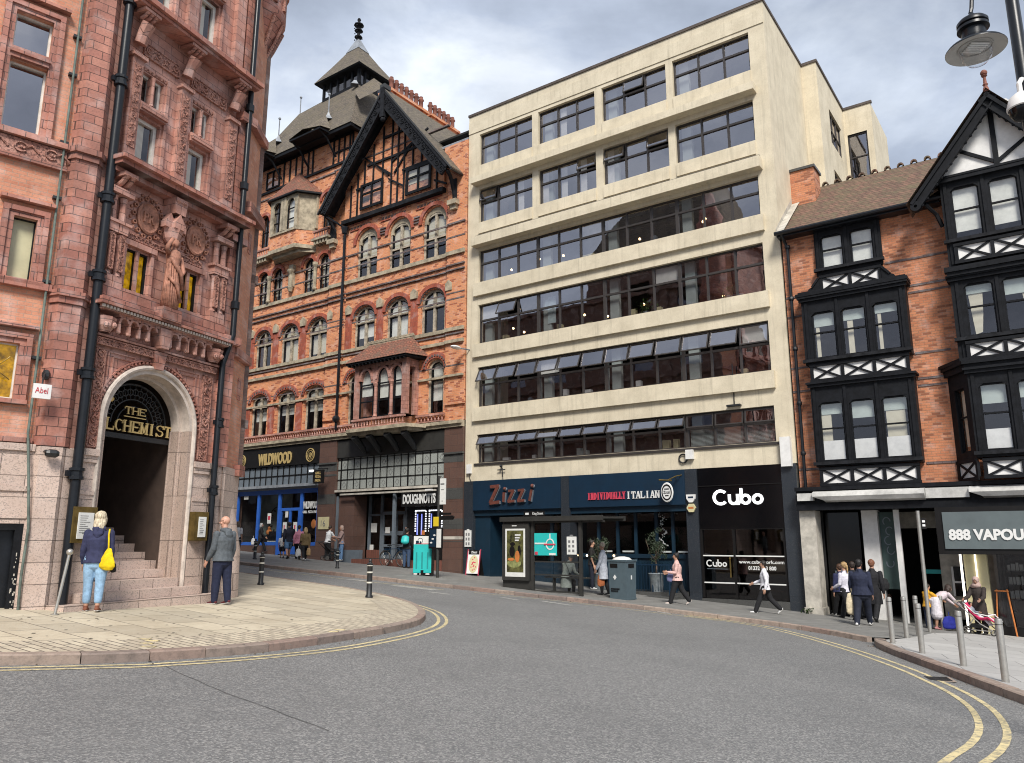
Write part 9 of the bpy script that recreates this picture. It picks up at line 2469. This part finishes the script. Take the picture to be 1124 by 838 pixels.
hj = far('woman in beige patterned headscarf and dark coat behind the pushchair', *XA(650,728), 634, -125, hmin=1.5, hmax=1.62, sex='f', skin=(.36,.2,.14), hair=('hijab',(.48,.34,.30)), top=('coat',(.035,.025,.022)), bottom=('trousers',(.02,.015,.015)), arms=((35,40,12),(35,40,12)), head=(10,14))
# pushchair
def pushchair(c, yaw, label, seat=(.55,.03,.08), sc=1., group=None, metal='steel', rail='white'):
    t = thing('pushchair', label, 'pushchair', c, yaw, group)
    k = sc
    for x, y, r in ((-.28,-.38,.14),(.28,-.38,.14),(-.12,.36,.095),(.12,.36,.095)):
        m = MB(); m.lathe([(r*k-.02,-.018),(r*k,-.015),(r*k,.015),(r*k-.02,.018),(r*k-.025,0),(r*k-.02,-.018)], (x*k,y*k,r*k), 20, 'x'); wo_ = m.build('wheel', M['rubber'], t)
        m = MB(); m.lathe([(r*k-.035,-.012),(r*k-.02,-.012),(r*k-.02,.012),(r*k-.035,.012)], (x*k,y*k,r*k), 20, 'x')
        for j in range(5): a = j*2*pi/5; m.tube([(x*k,y*k,r*k),(x*k,y*k+(r*k-.03)*cos(a),r*k+(r*k-.03)*sin(a))], .008, 5)
        m.build('rim', M['steel'], wo_)
    m = MB()
    for s in (-1, 1):
        m.tube([(s*.26*k,-.72*k,1.02*k),(s*.27*k,-.55*k,.92*k),(s*.26*k,.05*k,.36*k),(s*.14*k,.36*k,.16*k)], .015, 7); m.tube([(s*.27*k,-.38*k,.15*k),(s*.26*k,-.15*k,.50*k)], .014, 7); m.tube([(s*.26*k,-.36*k,.16*k),(s*.14*k,.33*k,.14*k)], .012, 7)
    m.tube([(-.26*k,-.72*k,1.02*k),(.26*k,-.72*k,1.02*k)], .018, 8); m.tube([(-.27*k,-.38*k,.14*k),(.27*k,-.38*k,.14*k)], .012, 6)
    m.build('chassis', M[metal], t)
    m = MB(); blob(m, [((0,-.42*k,.95*k), (.19*k,.05*k)), ((0,-.25*k,.68*k), (.20*k,.06*k)), ((0,-.02*k,.50*k), (.20*k,.06*k)), ((0,.28*k,.52*k), (.19*k,.05*k)), ((0,.50*k,.40*k), (.17*k,.04*k))])
    me = fuse(m, .014, 3); meshobj('seat', me, cm(seat), t)
    m = MB()
    for s in (-1, 1): m.tube([(s*.22*k,-.45*k,1.0*k),(s*.24*k,-.1*k,.68*k),(s*.23*k,.30*k,.62*k),(s*.2*k,.52*k,.44*k)], .016, 7)
    m.tube([(-.23*k,.30*k,.63*k),(0,.42*k,.66*k),(.23*k,.30*k,.63*k)], .014, 7); m.build('side_rail', M[rail], t)
    m = MB(); m.box(-.2*k,.2*k,-.3*k,.1*k,.22*k,.34*k); m.build('basket', M['rubber'], t)
    return t
a_, b_ = gp(1000+540/8.377, 600+775/8.377), gp(1000+725/8.377, 600+802/8.377)
d = b_-a_; yw = atan2(d.y, d.x)-pi/2; mid = (a_+b_)/2
pushchair(mid+Vector((.02,-.15,0)), yw-.35, 'pink-lined pushchair with white rails and a baby, below the grey shop sign', (.62,.03,.12), .85)
mw = Matrix.Translation(mid+Vector((.02,-.15,0))) @ Matrix.Rotation(yw-.35, 4, 'Z')
pb_ = mw @ Vector((0,-.10,.36)); 
person('baby in white and grey reclining in the pink pushchair', (pb_.x, pb_.y, pb_.z), yw-.35, .80, 'm', (.42,.24,.17), ('short',(.03,.02,.015)), ('thin',(.35,.36,.42)), ('leggings',(.66,.64,.68)), (.7,.7,.7), ((70,30),(65,25)), ((40,40,14),(50,40,14)), leanf=-38, sit=.16, head=(0,10))
pc = gp(*X8(800,602)); pushchair(pc+Vector((.25,.35,0)), facing(50), 'dark pram pushed by the person in the white T-shirt', (.015,.015,.018), .8, None, 'rubber', 'rubber')
# half-hidden passer-by at the granite corner
far('passer-by in white far up the side street behind the bald man', 259, 612, 573, 10, hmin=1.5, hmax=1.75, sex='f', hair=('bob',(.2,.14,.1)), top=('tee',(.72,.72,.72)), bottom=('trousers',(.02,.02,.03)))

COL.flush()
